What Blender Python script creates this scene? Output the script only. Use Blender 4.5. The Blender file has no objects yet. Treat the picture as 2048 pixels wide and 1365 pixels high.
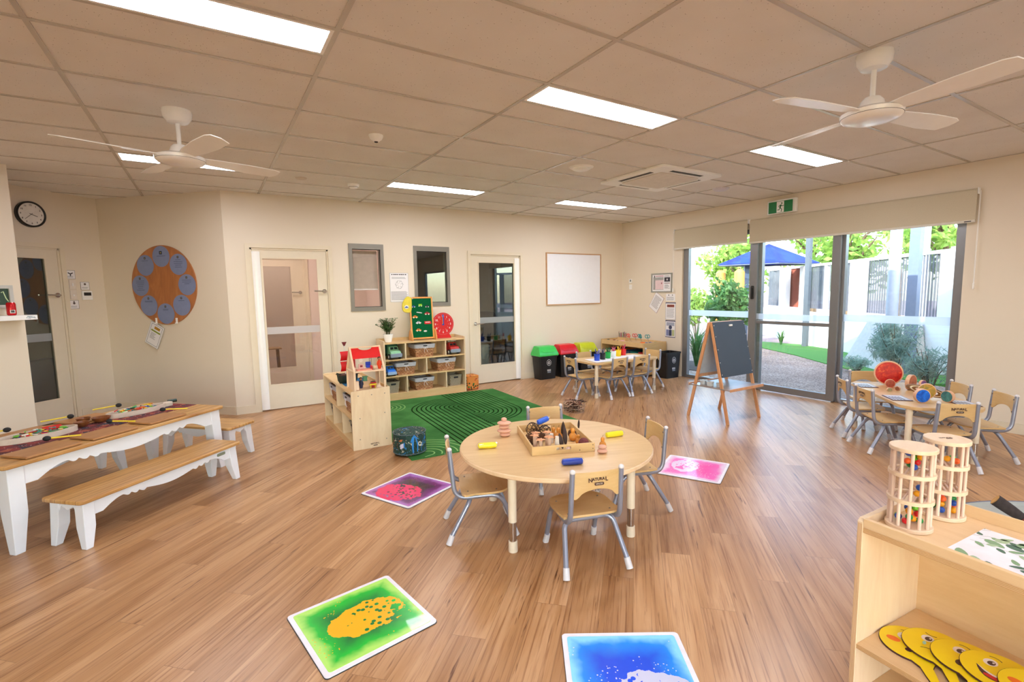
import bpy, math, random
from mathutils import Matrix, Vector
from math import pi, sin, cos, radians as rad
random.seed(7)
SC = bpy.context.scene
COL = SC.collection
EYE = 1.463
CEIL = 2.70

# ---------------------------------------------------------------- camera
cam_d = bpy.data.cameras.new('camera')
cam = bpy.data.objects.new('camera', cam_d)
COL.objects.link(cam)
YAW, PITCH, ROLL, FPX = 0.564158, -0.104426, -0.0149183, 989.5513
def cam_axes(y, p, r):
    f = Vector((sin(y)*cos(p), cos(y)*cos(p), sin(p)))
    rt = Vector((cos(y), -sin(y), 0))
    u = rt.cross(f)
    return cos(r)*rt + sin(r)*u, -sin(r)*rt + cos(r)*u, f
_r, _u, _f = cam_axes(YAW, PITCH, ROLL)
cam.matrix_world = Matrix(((_r.x, _u.x, -_f.x, 0), (_r.y, _u.y, -_f.y, 0), (_r.z, _u.z, -_f.z, EYE), (0, 0, 0, 1)))
cam_d.sensor_fit = 'HORIZONTAL'
cam_d.sensor_width = 36.0
cam_d.lens = FPX/2048*36.0
cam_d.shift_x = -25.52/2048
cam_d.shift_y = 4.417/2048
cam_d.clip_start = 0.05
SC.camera = cam

# ---------------------------------------------------------------- colour management, sky, sun
SC.view_settings.view_transform = 'Standard'
SC.view_settings.look = 'None'
SC.view_settings.gamma = 1.0
SC.view_settings.use_curve_mapping = False
SC.view_settings.exposure = 1.1
W = bpy.data.worlds.new('sky')
SC.world = W
W.use_nodes = True
wn = W.node_tree.nodes; wl = W.node_tree.links
sky = wn.new('ShaderNodeTexSky')
sky.sky_type = 'NISHITA'
sky.sun_disc = False
sky.sun_elevation = rad(38)
sky.sun_rotation = rad(215)
sky.air_density = 1.0
sky.dust_density = 1.2
wl.new(sky.outputs[0], wn['Background'].inputs[0])
wn['Background'].inputs[1].default_value = 0.68
sun_d = bpy.data.lights.new('sun', 'SUN')
sun_d.energy = 4.5
sun_d.angle = rad(0.6)
sun_d.color = (1.0, 0.95, 0.86)
sun = bpy.data.objects.new('sun', sun_d)
COL.objects.link(sun)
sun.rotation_euler = Vector((-0.86, -0.10, 0.52)).to_track_quat('Z', 'Y').to_euler()

PANEL_E = 13.5      # brightness of the ceiling light panels

# ---------------------------------------------------------------- materials
def lin(h):
    if not isinstance(h, str): return tuple(h)[:3] + (1,)
    h = h.lstrip('#')
    o = []
    for i in (0, 2, 4):
        c = int(h[i:i+2], 16)/255
        o.append(c/12.92 if c <= 0.04045 else ((c+0.055)/1.055)**2.4)
    return tuple(o) + (1,)

class NT:
    """small helper round a node tree"""
    def __init__(s, name):
        s.mat = bpy.data.materials.new(name); s.mat.use_nodes = True
        s.n = s.mat.node_tree.nodes; s.l = s.mat.node_tree.links
        s.b = s.n['Principled BSDF']; s.out = s.n['Material Output']
    def node(s, t, **kw):
        x = s.n.new(t)
        for k, v in kw.items(): setattr(x, k, v)
        return x
    def link(s, a, b): s.l.new(a, b)
    def coord(s, scale=(1, 1, 1), rot=(0, 0, 0), kind='Object', loc=(0, 0, 0)):
        tc = s.node('ShaderNodeTexCoord'); mp = s.node('ShaderNodeMapping')
        s.link(tc.outputs[kind], mp.inputs[0])
        mp.inputs['Scale'].default_value = scale; mp.inputs['Rotation'].default_value = rot
        mp.inputs['Location'].default_value = loc
        return mp.outputs[0]
    def noise(s, vec, scale=5, detail=3, rough=0.5, dist=0):
        x = s.node('ShaderNodeTexNoise')
        x.inputs['Scale'].default_value = scale; x.inputs['Detail'].default_value = detail
        x.inputs['Roughness'].default_value = rough; x.inputs['Distortion'].default_value = dist
        s.link(vec, x.inputs['Vector'])
        return x.outputs['Fac']
    def voro(s, vec, scale=5, feature='F1', out='Distance'):
        x = s.node('ShaderNodeTexVoronoi'); x.feature = feature
        x.inputs['Scale'].default_value = scale
        s.link(vec, x.inputs['Vector'])
        return x.outputs[out]
    def ramp(s, fac, stops, interp='LINEAR'):
        x = s.node('ShaderNodeValToRGB'); r = x.color_ramp; r.interpolation = interp
        while len(r.elements) > 1: r.elements.remove(r.elements[-1])
        r.elements[0].position = stops[0][0]; r.elements[0].color = lin(stops[0][1])
        for p, c in stops[1:]:
            e = r.elements.new(p); e.color = lin(c)
        s.link(fac, x.inputs[0])
        return x.outputs[0]
    def mix(s, fac, a, b, mode='MIX'):
        x = s.node('ShaderNodeMix'); x.data_type = 'RGBA'; x.blend_type = mode
        for sock, val in ((x.inputs[0], fac), (x.inputs[6], a), (x.inputs[7], b)):
            if hasattr(val, 'is_output'): s.link(val, sock)
            elif sock == x.inputs[0]: sock.default_value = val
            else: sock.default_value = lin(val)
        return x.outputs[2]
    def math(s, op, a, b=0.0, c=None):
        x = s.node('ShaderNodeMath'); x.operation = op
        for i, val in enumerate((a, b) if c is None else (a, b, c)):
            if hasattr(val, 'is_output'): s.link(val, x.inputs[i])
            else: x.inputs[i].default_value = val
        return x.outputs[0]
    def sep(s, vec):
        x = s.node('ShaderNodeSeparateXYZ'); s.link(vec, x.inputs[0]); return x.outputs
    def bump(s, h, strength=0.3, dist=0.002):
        x = s.node('ShaderNodeBump'); x.inputs['Strength'].default_value = strength
        x.inputs['Distance'].default_value = dist
        s.link(h, x.inputs['Height']); s.link(x.outputs[0], s.b.inputs['Normal'])
    def set(s, col=None, rough=None, metal=None, spec=None, **kw):
        if col is not None:
            if hasattr(col, 'is_output'): s.link(col, s.b.inputs['Base Color'])
            else: s.b.inputs['Base Color'].default_value = lin(col)
        if rough is not None: s.b.inputs['Roughness'].default_value = rough
        if metal is not None: s.b.inputs['Metallic'].default_value = metal
        if spec is not None: s.b.inputs['Specular IOR Level'].default_value = spec
        for k, v in kw.items(): s.b.inputs[k.replace('_', ' ')].default_value = v
        return s.mat

_MC = {}
def plain(col, rough=0.5, metal=0.0, var=0.05, scale=18, name=None, spec=0.5):
    """even paint / plastic / cloth with a faint noise in its tone"""
    key = (col, rough, metal, var, scale)
    if key in _MC: return _MC[key]
    t = NT(name or 'paint_' + col.lstrip('#'))
    c = lin(col)
    n = t.noise(t.coord(), scale, 2)
    a = tuple(max(0, x*(1-var)) for x in c[:3]); b = tuple(min(1, x*(1+var)) for x in c[:3])
    _MC[key] = t.set(t.ramp(n, [(0.3, a), (0.7, b)]), rough, metal, spec)
    return _MC[key]

def wood(name, c1, c2, c3=None, axis='x', rough=0.45, scale=1.0, freq=9.0, bump=0.08):
    t = NT(name)
    st = {'x': (1, freq, freq), 'y': (freq, 1, freq), 'z': (freq, freq, 1)}[axis]
    st = tuple(k*scale for k in st)
    v = t.coord(scale=st)
    n1 = t.noise(v, 2.2, 4, 0.6, 0.6)
    n2 = t.noise(v, 14, 3, 0.7, 0.2)
    m = t.math('ADD', t.math('MULTIPLY', n1, 0.75), t.math('MULTIPLY', n2, 0.25))
    stops = [(0.30, c1), (0.62, c2)]
    if c3: stops.append((0.75, c3))
    t.bump(n2, bump, 0.001)
    return t.set(t.ramp(m, stops), rough)

def glass_thin(name, tint='#ffffff', reflect=1.0):
    t = NT(name)
    t.n.remove(t.b)
    tr = t.node('ShaderNodeBsdfTransparent'); tr.inputs[0].default_value = lin(tint)
    gl = t.node('ShaderNodeBsdfGlossy'); gl.inputs['Roughness'].default_value = 0.0
    mx = t.node('ShaderNodeMixShader')
    ge = t.node('ShaderNodeNewGeometry'); dt = t.node('ShaderNodeVectorMath'); dt.operation = 'DOT_PRODUCT'
    t.link(ge.outputs['Normal'], dt.inputs[0]); t.link(ge.outputs['Incoming'], dt.inputs[1])
    c5 = t.math('POWER', t.math('SUBTRACT', 1.0, t.math('ABSOLUTE', dt.outputs['Value'])), 5.0)
    f = t.math('MINIMUM', t.math('MULTIPLY', t.math('MULTIPLY_ADD', c5, 0.96, 0.04), reflect), 1.0)
    t.link(f, mx.inputs[0]); t.link(tr.outputs[0], mx.inputs[1]); t.link(gl.outputs[0], mx.inputs[2])
    t.link(mx.outputs[0], t.out.inputs[0])
    return t.mat

def emit(name, col, strength):
    t = NT(name)
    t.set(col, 0.4); t.b.inputs['Emission Color'].default_value = lin(col)
    t.b.inputs['Emission Strength'].default_value = strength
    return t.mat

# ---------------------------------------------------------------- mesh building
def M_(loc=(0, 0, 0), rx=0, ry=0, rz=0, s=(1, 1, 1)):
    return Matrix.Translation(loc) @ Matrix.Rotation(rz, 4, 'Z') @ Matrix.Rotation(ry, 4, 'Y') @ Matrix.Rotation(rx, 4, 'X') @ Matrix.Diagonal((s[0], s[1], s[2], 1))

class MB:
    def __init__(s): s.v = []; s.f = []; s.mi = []; s.cur = 0; s.M = None
    def add(s, vs, fs, M=None):
        o = len(s.v)
        A = None
        if s.M is not None: A = s.M
        if M is not None: A = (A @ M) if A is not None else M
        for p in vs:
            p = Vector(p)
            s.v.append(tuple(A @ p) if A is not None else tuple(p))
        for f in fs:
            s.f.append(tuple(i+o for i in f)); s.mi.append(s.cur)
        return s
    def box(s, c, d, M=None):
        x, y, z = (k/2 for k in d); cx, cy, cz = c
        vs = [(cx+a*x, cy+b*y, cz+e*z) for a in (-1, 1) for b in (-1, 1) for e in (-1, 1)]
        return s.add(vs, [(0, 1, 3, 2), (4, 6, 7, 5), (0, 4, 5, 1), (2, 3, 7, 6), (0, 2, 6, 4), (1, 5, 7, 3)], M)
    def bb(s, x0, x1, y0, y1, z0, z1, M=None):
        return s.box(((x0+x1)/2, (y0+y1)/2, (z0+z1)/2), (abs(x1-x0), abs(y1-y0), abs(z1-z0)), M)
    def lathe(s, prof, seg=24, M=None, cap=True, sx=1, sy=1):
        """prof = [(r, z)...] bottom to top"""
        vs = []; fs = []
        n = len(prof)
        for r, z in prof:
            for k in range(seg):
                a = 2*pi*k/seg; vs.append((r*cos(a)*sx, r*sin(a)*sy, z))
        for i in range(n-1):
            for k in range(seg):
                a = i*seg+k; b = i*seg+(k+1) % seg
                fs.append((a, b, b+seg, a+seg))
        if cap:
            fs.append(tuple(range(seg))[::-1]); fs.append(tuple((n-1)*seg+k for k in range(seg)))
        return s.add(vs, fs, M)
    def cyl(s, p0, p1, r0, r1=None, seg=16, cap=True):
        r1 = r0 if r1 is None else r1
        p0 = Vector(p0); p1 = Vector(p1); d = p1-p0
        q = d.to_track_quat('Z', 'Y').to_matrix().to_4x4()
        return s.lathe([(r0, 0), (r1, d.length)], seg, Matrix.Translation(p0) @ q, cap)
    def ball(s, c, r, seg=16, rings=10, sc=(1, 1, 1), M=None):
        prof = [(max(1e-4, r*sin(pi*i/rings)), -r*cos(pi*i/rings)) for i in range(rings+1)]
        A = Matrix.Translation(c) @ Matrix.Diagonal((sc[0], sc[1], sc[2], 1))
        return s.lathe(prof, seg, (M @ A) if M is not None else A, True)
    def tube(s, pts, r, seg=10, cap=True):
        pts = [Vector(p) for p in pts]; n = len(pts)
        rs = r if isinstance(r, (list, tuple)) else [r]*n
        vs = []; fs = []
        t0 = (pts[1]-pts[0]).normalized()
        up = Vector((0, 0, 1)) if abs(t0.z) < 0.9 else Vector((1, 0, 0))
        nx = t0.cross(up).normalized()
        for i, p in enumerate(pts):
            if i == 0: t = pts[1]-p
            elif i == n-1: t = p-pts[i-1]
            else: t = (pts[i+1]-p).normalized()+(p-pts[i-1]).normalized()
            t.normalize()
            nx = (nx-t*nx.dot(t)).normalized(); ny = t.cross(nx)
            for k in range(seg):
                a = 2*pi*k/seg
                vs.append(p+nx*cos(a)*rs[i]+ny*sin(a)*rs[i])
        for i in range(n-1):
            for k in range(seg):
                a = i*seg+k; b = i*seg+(k+1) % seg
                fs.append((a, b, b+seg, a+seg))
        if cap:
            fs.append(tuple(range(seg))[::-1]); fs.append(tuple((n-1)*seg+k for k in range(seg)))
        return s.add(vs, fs)
    def prism(s, out, z0, z1, M=None, topcap=True):
        """out: 2-D outline (ccw) pulled from z0 to z1"""
        n = len(out)
        vs = [(x, y, z0) for x, y in out]+[(x, y, z1) for x, y in out]
        fs = [tuple(range(n))[::-1], tuple(n+i for i in range(n))]
        fs += [(i, (i+1) % n, n+(i+1) % n, n+i) for i in range(n)]
        return s.add(vs, fs, M)
    def strip(s, pts, w, z, closed=False):
        """flat ribbon on a surface at height z"""
        n = len(pts); vs = []; fs = []
        for i in range(n):
            a = pts[(i-1) % n] if (i or closed) else pts[0]
            b = pts[(i+1) % n] if (i < n-1 or closed) else pts[-1]
            dx, dy = b[0]-a[0], b[1]-a[1]; L = math.hypot(dx, dy) or 1
            vs += [(pts[i][0]-dy/L*w/2, pts[i][1]+dx/L*w/2, z), (pts[i][0]+dy/L*w/2, pts[i][1]-dx/L*w/2, z)]
        m = n if closed else n-1
        for i in range(m):
            j = (i+1) % n
            fs.append((2*i+1, 2*j+1, 2*j, 2*i))
        return s.add(vs, fs)
    def build(s, name, mats, parent=None, smooth=35, bevel=0, loc=None, rz=0, seg=2, sub=0):
        me = bpy.data.meshes.new(name)
        me.from_pydata(s.v, [], s.f)
        if not isinstance(mats, (list, tuple)): mats = [mats]
        for m in mats: me.materials.append(m)
        me.polygons.foreach_set('material_index', s.mi)
        if smooth:
            me.polygons.foreach_set('use_smooth', [True]*len(me.polygons))
            me.set_sharp_from_angle(angle=rad(smooth))
        me.update()
        o = bpy.data.objects.new(name, me); COL.objects.link(o)
        if parent is not None: o.parent = parent
        if loc is not None: o.location = loc
        if rz: o.rotation_euler = (0, 0, rz)
        if bevel:
            b = o.modifiers.new('bevel', 'BEVEL'); b.width = bevel; b.segments = seg; b.limit_method = 'ANGLE'; b.angle_limit = rad(40)
            b.harden_normals = False
        if sub:
            b = o.modifiers.new('sub', 'SUBSURF'); b.levels = sub; b.render_levels = sub
        return o

def spline(pts, n=6):
    """catmull-rom through the points"""
    P = [Vector(p) for p in pts]; P = [P[0]*2-P[1]]+P+[P[-1]*2-P[-2]]
    o = []
    for i in range(1, len(P)-2):
        a, b, c, d = P[i-1:i+3]
        for k in range(n):
            t = k/n
            o.append(0.5*((2*b)+(c-a)*t+(2*a-5*b+4*c-d)*t*t+(3*b-a-3*c+d)*t**3))
    o.append(P[-2])
    return o

def fillet(pts, r, n=5):
    """polyline with rounded corners"""
    P = [Vector(p) for p in pts]; o = [P[0]]
    for i in range(1, len(P)-1):
        a, b, c = P[i-1:i+2]
        d1 = (a-b); d2 = (c-b); rr = min(r, d1.length*0.49, d2.length*0.49)
        p = b+d1.normalized()*rr; q = b+d2.normalized()*rr
        for k in range(n+1):
            t = k/n
            o.append(p*(1-t)**2+b*2*t*(1-t)+q*t*t)
    o.append(P[-1])
    return o

def rrect(w, h, r, n=5, cx=0, cy=0):
    o = []
    for sx, sy, a0 in ((1, 1, 0), (-1, 1, 90), (-1, -1, 180), (1, -1, 270)):
        for k in range(n+1):
            a = rad(a0+90*k/n)
            o.append((cx+sx*(w/2-r)+r*cos(a), cy+sy*(h/2-r)+r*sin(a)))
    return o

def circ(r, n=32, cx=0, cy=0, ry=None, a0=0):
    return [(cx+r*cos(2*pi*k/n+a0), cy+(ry or r)*sin(2*pi*k/n+a0)) for k in range(n)]

def tag(o, label=None, cat=None, group=None, kind=None):
    if label: o['label'] = label
    if cat: o['category'] = cat
    if group: o['group'] = group
    if kind: o['kind'] = kind
    return o

def thing(name, label, cat, loc=(0, 0, 0), rz=0, group=None, rot=None):
    o = bpy.data.objects.new(name, None); COL.objects.link(o)
    o.empty_display_size = 0.05
    o.location = loc; o.rotation_euler = rot or (0, 0, rz)
    return tag(o, label, cat, group)

def struct(o): o['kind'] = 'structure'; return o

def dup(root, loc, rz=None, label=None, group=None, rot=None):
    r = root.copy(); COL.objects.link(r); r.location = loc
    if rz is not None: r.rotation_euler = (0, 0, rz)
    if rot is not None: r.rotation_euler = rot
    if label: r['label'] = label
    if group: r['group'] = group
    for ch in list(root.children):
        c = ch.copy(); COL.objects.link(c); c.parent = r
        for g in list(ch.children):
            d = g.copy(); COL.objects.link(d); d.parent = c
    return r

def text(body, size, name, m, parent, M, depth=0.0004, align='CENTER', bold=0.0):
    cu = bpy.data.curves.new('t', 'FONT'); cu.body = body; cu.size = size
    cu.align_x = align; cu.align_y = 'CENTER'; cu.extrude = depth; cu.offset = bold
    cu.resolution_u = 2
    tmp = bpy.data.objects.new('t', cu); COL.objects.link(tmp)
    bpy.context.view_layer.update()
    me = bpy.data.meshes.new_from_object(tmp.evaluated_get(bpy.context.evaluated_depsgraph_get()))
    bpy.data.objects.remove(tmp)
    me.transform(M); me.name = name
    me.materials.clear(); me.materials.append(m)
    o = bpy.data.objects.new(name, me); COL.objects.link(o)
    if parent is not None: o.parent = parent
    return o

def text_lines(mb, rows, x0, x1, y, gap, h, ragged=0.3, z=0.0012, rnd=None):
    """rows of small print as thin bars, in the xy plane of mb"""
    rnd = rnd or random
    for i in range(rows):
        e = x1-(x1-x0)*ragged*rnd.random()
        mb.bb(x0, e, y-i*gap-h, y-i*gap, z-0.0004, z)

# plane matrices: local (x, y, z) -> wall, local x along the wall to the viewer's right, y up, z out of the wall
def wall_M(p, ang):
    """p = point on the wall, ang = direction (radians) in which local x runs; z points out to the room"""
    x = Vector((cos(ang), sin(ang), 0)); y = Vector((0, 0, 1)); z = x.cross(y)
    return Matrix(((x.x, y.x, z.x, p[0]), (x.y, y.y, z.y, p[1]), (x.z, y.z, z.z, p[2]), (0, 0, 0, 1)))

# ================================================================ surfaces of the room
def floor_mat():
    t = NT('oak_vinyl_planks')
    v = t.coord(rot=(0, 0, rad(-45)))
    sp = t.sep(v)
    row = t.math('FLOOR', t.math('DIVIDE', sp[1], 0.152))
    sx = t.math('MULTIPLY', t.math('FRACT', t.math('MULTIPLY', row, 0.6180339)), 1.22)
    cb = t.node('ShaderNodeCombineXYZ'); t.link(t.math('ADD', sp[0], sx), cb.inputs[0]); t.link(sp[1], cb.inputs[1])
    br = t.node('ShaderNodeTexBrick'); br.offset = 0.0
    br.inputs['Scale'].default_value = 1.0; br.inputs['Brick Width'].default_value = 1.22
    br.inputs['Row Height'].default_value = 0.152; br.inputs['Mortar Size'].default_value = 0.0009
    br.inputs['Mortar Smooth'].default_value = 0.1
    br.inputs['Color1'].default_value = (0.0, 0, 0, 1); br.inputs['Color2'].default_value = (1, 1, 1, 1)
    br.inputs['Mortar'].default_value = (0.5, 0.5, 0.5, 1)
    t.link(cb.outputs[0], br.inputs['Vector'])
    # the grain jumps from plank to plank
    sh = t.node('ShaderNodeVectorMath'); sh.operation = 'MULTIPLY_ADD'
    t.link(br.outputs['Color'], sh.inputs[0]); sh.inputs[1].default_value = (7, 13, 5); t.link(cb.outputs[0], sh.inputs[2])
    def nz(sc, *a):
        mp = t.node('ShaderNodeMapping'); mp.inputs['Scale'].default_value = sc; t.link(sh.outputs[0], mp.inputs[0])
        return t.noise(mp.outputs[0], *a)
    n1 = nz((0.55, 6, 1), 1.6, 3, 0.55, 0.9)
    n2 = nz((1.0, 42, 1), 1.8, 4, 0.72, 0.25)
    n3 = nz((0.9, 17, 1), 2.1, 4, 0.6, 0.8)
    base = t.ramp(n1, [(0.25, '#b08154'), (0.45, '#c39365'), (0.62, '#d2a579'), (0.8, '#c08f62')])
    fine = t.ramp(n2, [(0.32, '#b3947c'), (0.50, '#ffffff'), (1, '#ffffff')])
    dark = t.ramp(n3, [(0.0, '#6b4228'), (0.30, '#7d5236'), (0.37, '#ffffff'), (1, '#ffffff')])
    c = t.mix(0.75, base, fine, 'MULTIPLY')
    c = t.mix(0.8, c, dark, 'MULTIPLY')
    tone = t.ramp(br.outputs['Color'], [(0, '#cdbfb2'), (1, '#ffffff')])
    c = t.mix(0.7, c, tone, 'MULTIPLY')
    c = t.mix(t.math('MULTIPLY', br.outputs['Fac'], 0.5), c, '#5d3d28')
    t.bump(n2, 0.04, 0.001)
    return t.set(c, 0.30, spec=0.5)
def ceiling_mat():
    t = NT('mineral_fibre_tile')
    v = t.coord()
    sp = t.voro(v, 42)
    pin = t.math('GREATER_THAN', sp, 0.09)
    n = t.noise(v, 3, 2)
    c = t.mix(pin, '#8d8379', t.ramp(n, [(0.3, '#e6e1dc'), (0.7, '#ebe7e3')]))
    t.bump(t.noise(v, 160, 2), 0.15, 0.001)
    return t.set(c, 0.9)
M_floor = floor_mat(); M_ceil = ceiling_mat()
def wall_paint(name, c):
    t = NT(name); v = t.coord()
    t.bump(t.noise(v, 220, 2), 0.04, 0.001)
    return t.set(t.ramp(t.noise(v, 1.5, 2), [(0.3, c[0]), (0.7, c[1])]), 0.6)
M_wall = wall_paint('cream_wall_paint', ('#e6dac8', '#e8dccb'))
M_wall_pink = wall_paint('pale_pink_wall_paint', ('#efddd6', '#f2e2da'))
M_trim = plain('#e6dac4', 0.4, var=0.01)
M_door = plain('#e5dac6', 0.4, var=0.01)
M_tbar = plain('#c6beb5', 0.25, var=0.01)
M_white = plain('#fafafa', 0.35, var=0.01)
M_gloss_white = plain('#fbfbfb', 0.2, var=0.01)
M_alu = plain('#8e8f92', 0.35, 0.6, var=0.02)
M_alu_dk = plain('#6d6b69', 0.4, 0.5, var=0.02)
M_winframe = plain('#8c8880', 0.45, 0.2, var=0.02)
M_chrome = plain('#c9c9c9', 0.16, 1.0, var=0.01)
M_black = plain('#161616', 0.4, var=0.05)
M_ink = plain('#26262c', 0.6, var=0.02)
M_glass = glass_thin('clear_window_glass', '#fbfffd', 1.0)
M_glass_in = glass_thin('clear_door_glass', '#fbfafa', 1.1)
M_glass_dk = glass_thin('dim_room_glass', '#dfe8e6', 3.2)
def frosted():
    t = NT('frosted_strip'); t.n.remove(t.b)
    a = t.node('ShaderNodeBsdfTransparent'); b = t.node('ShaderNodeBsdfDiffuse'); b.inputs[0].default_value = lin('#f2f4f6')
    c = t.node('ShaderNodeBsdfTranslucent'); c.inputs[0].default_value = lin('#eef3f7')
    m1 = t.node('ShaderNodeMixShader'); m1.inputs[0].default_value = 0.7
    m2 = t.node('ShaderNodeMixShader'); m2.inputs[0].default_value = 0.72
    t.link(b.outputs[0], m1.inputs[1]); t.link(c.outputs[0], m1.inputs[2])
    t.link(a.outputs[0], m2.inputs[1]); t.link(m1.outputs[0], m2.inputs[2]); t.link(m2.outputs[0], t.out.inputs[0])
    return t.mat
M_frost = frosted()

def wall(name, p, ang, L, openings=(), h=CEIL, th=0.12, m=None, z0=0):
    A = wall_M((p[0], p[1], 0), ang)
    xs = sorted({0, L} | {o[0] for o in openings} | {o[1] for o in openings})
    zs = sorted({z0, h} | {o[2] for o in openings} | {o[3] for o in openings})
    mb = MB()
    for i in range(len(xs)-1):
        # merge vertically
        run = None
        for j in range(len(zs)-1):
            cx, cz = (xs[i]+xs[i+1])/2, (zs[j]+zs[j+1])/2
            hole = any(o[0] < cx < o[1] and o[2] < cz < o[3] for o in openings)
            if not hole:
                if run is None: run = [zs[j], zs[j+1]]
                else: run[1] = zs[j+1]
            if hole or j == len(zs)-2:
                if run: mb.bb(xs[i], xs[i+1], run[0], run[1], -th, 0, A)
                run = None
    return struct(mb.build(name, m or M_wall, smooth=0))

XR, YB = 6.60, 6.96
A0 = (0.19, YB)                       # corner where the back wall meets the slanted wall
B0 = (A0[0]-1.86*0.70711, A0[1]+1.86*0.70711)
YF, XL = -3.6, -4.2

fl = MB(); fl.prism([(XL-0.2, YF-0.1), (XR+0.1, YF-0.1), (XR+0.1, YB+0.06), (0.23, YB+0.06), (B0[0]+0.02, B0[1]+0.08), (B0[0]-0.1, B0[1]+0.06), (B0[0]-1.7, B0[1]-1.55), (XL-0.2, 4.5)], -0.1, 0)
struct(fl.build('floor', M_floor, smooth=0))
ce = MB(); ce.bb(XL-0.3, XR+0.9, YF-0.3, 10.6, CEIL, CEIL+0.25)
struct(ce.build('ceiling', M_ceil, smooth=0))
tb = MB()
GX0, GY0 = -0.606, 1.938
for i in range(-3, 7):
    x = GX0+1.2*i
    if XL < x < XR: tb.bb(x-0.012, x+0.012, YF, YB if x > 0.1 else 7.9, CEIL-0.005, CEIL+0.001)
for j in range(-9, 11):
    y = GY0+0.6*j
    if YF < y: tb.bb(XL, XR, y-0.012, y+0.012, CEIL-0.0055, CEIL+0.001)
for a, b in ((0, 1), (2, 3), (4, 5)):
    for j in (1, 6): tb.bb(GX0+1.2*a, GX0+1.2*b, GY0+0.6*j+0.3-0.012, GY0+0.6*j+0.3+0.012, CEIL-0.0055, CEIL+0.001)
struct(tb.build('trim_1', M_tbar, smooth=0))

DOORS = {'a': (0.45, 1.355), 'b': (3.435, 4.335)}
wall('wall_back', A0, 0, XR-A0[0], [(DOORS['a'][0]-A0[0], DOORS['a'][1]-A0[0], 0, 2.05), (DOORS['b'][0]-A0[0], DOORS['b'][1]-A0[0], 0, 2.05),
     (1.63-A0[0], 2.08-A0[0], 1.235, 2.13), (2.535-A0[0], 3.07-A0[0], 1.275, 2.13)])
wall('wall_right', (XR, YB), -pi/2, YB-YF, [(YB-5.55, YB-1.93, 0, 2.30), (YB+1.2, YB+3.2, 0.9, 2.2)])
wall('wall_slanted', (A0[0]-1.86*0.70711, A0[1]+1.86*0.70711), -pi/4, 1.86)
C0 = (B0[0]-1.75*0.70711, B0[1]-1.75*0.70711)
wall('wall_clock', C0, pi/4, 1.75, [(1.75-1.29, 1.75-0.475, 0, 2.055)])
nw = MB(); nw.prism([(-1.505, 6.556), (-2.185, 7.236), (-4.5, 4.9), (XL, 3.861)], 0, CEIL)
struct(nw.build('wall_near_left', M_wall, smooth=0))
lw = MB(); lw.bb(XL-0.12, XL, YF, 3.9, 0, CEIL)
struct(lw.build('wall_left', M_wall, smooth=0))
wall('wall_front', (XR, YF), pi, XR-XL, [(5.45, 10.5, 0.35, 2.35)])

def skirting(name, p, ang, segs):
    A = wall_M((p[0], p[1], 0), ang); mb = MB()
    for a, b in segs: mb.bb(a, b, 0, 0.1, 0.0005, 0.014, A)
    return struct(mb.build(name, M_trim, smooth=0))
skirting('baseboard_back', A0, 0, [(0.0, 0.40-A0[0]), (1.40-A0[0], 3.385-A0[0]), (4.385-A0[0], XR-A0[0])])
skirting('baseboard_right', (XR, YB), -pi/2, [(0, YB-5.56), (YB-1.92, YB-YF)])
skirting('baseboard_slanted', B0, -pi/4, [(0, 1.86)])
skirting('baseboard_clock', C0, pi/4, [(1.75-0.42, 1.75)])

# ---------------------------------------------------------------- doors and windows of the back wall
def architrave(mb, A, x0, x1, top, w=0.05):
    mb.bb(x0-w, x0, 0, top+w, 0.0005, 0.016, A); mb.bb(x1, x1+w, 0, top+w, 0.0005, 0.016, A); mb.bb(x0, x1, top, top+w, 0.0005, 0.016, A)
    mb.bb(x0-0.001, x0+0.02, 0, top, -0.12, 0.0, A); mb.bb(x1-0.02, x1+0.001, 0, top, -0.12, 0, A); mb.bb(x0, x1, top-0.02, top, -0.12, 0, A)
def lever(name, parent, x, z, d, out, A):
    mb = MB(); mb.M = A
    mb.cyl((x, z, out), (x, z, out+0.012), 0.027, seg=20)
    mb.cyl((x, z, out+0.01), (x, z, out+0.05), 0.010, seg=12)
    mb.tube(fillet([(x, z, out+0.045), (x+d*0.03, z, out+0.052), (x+d*0.13, z+0.004, out+0.048)], 0.02), 0.009, 10)
    return mb.build(name, M_chrome, parent)
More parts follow.
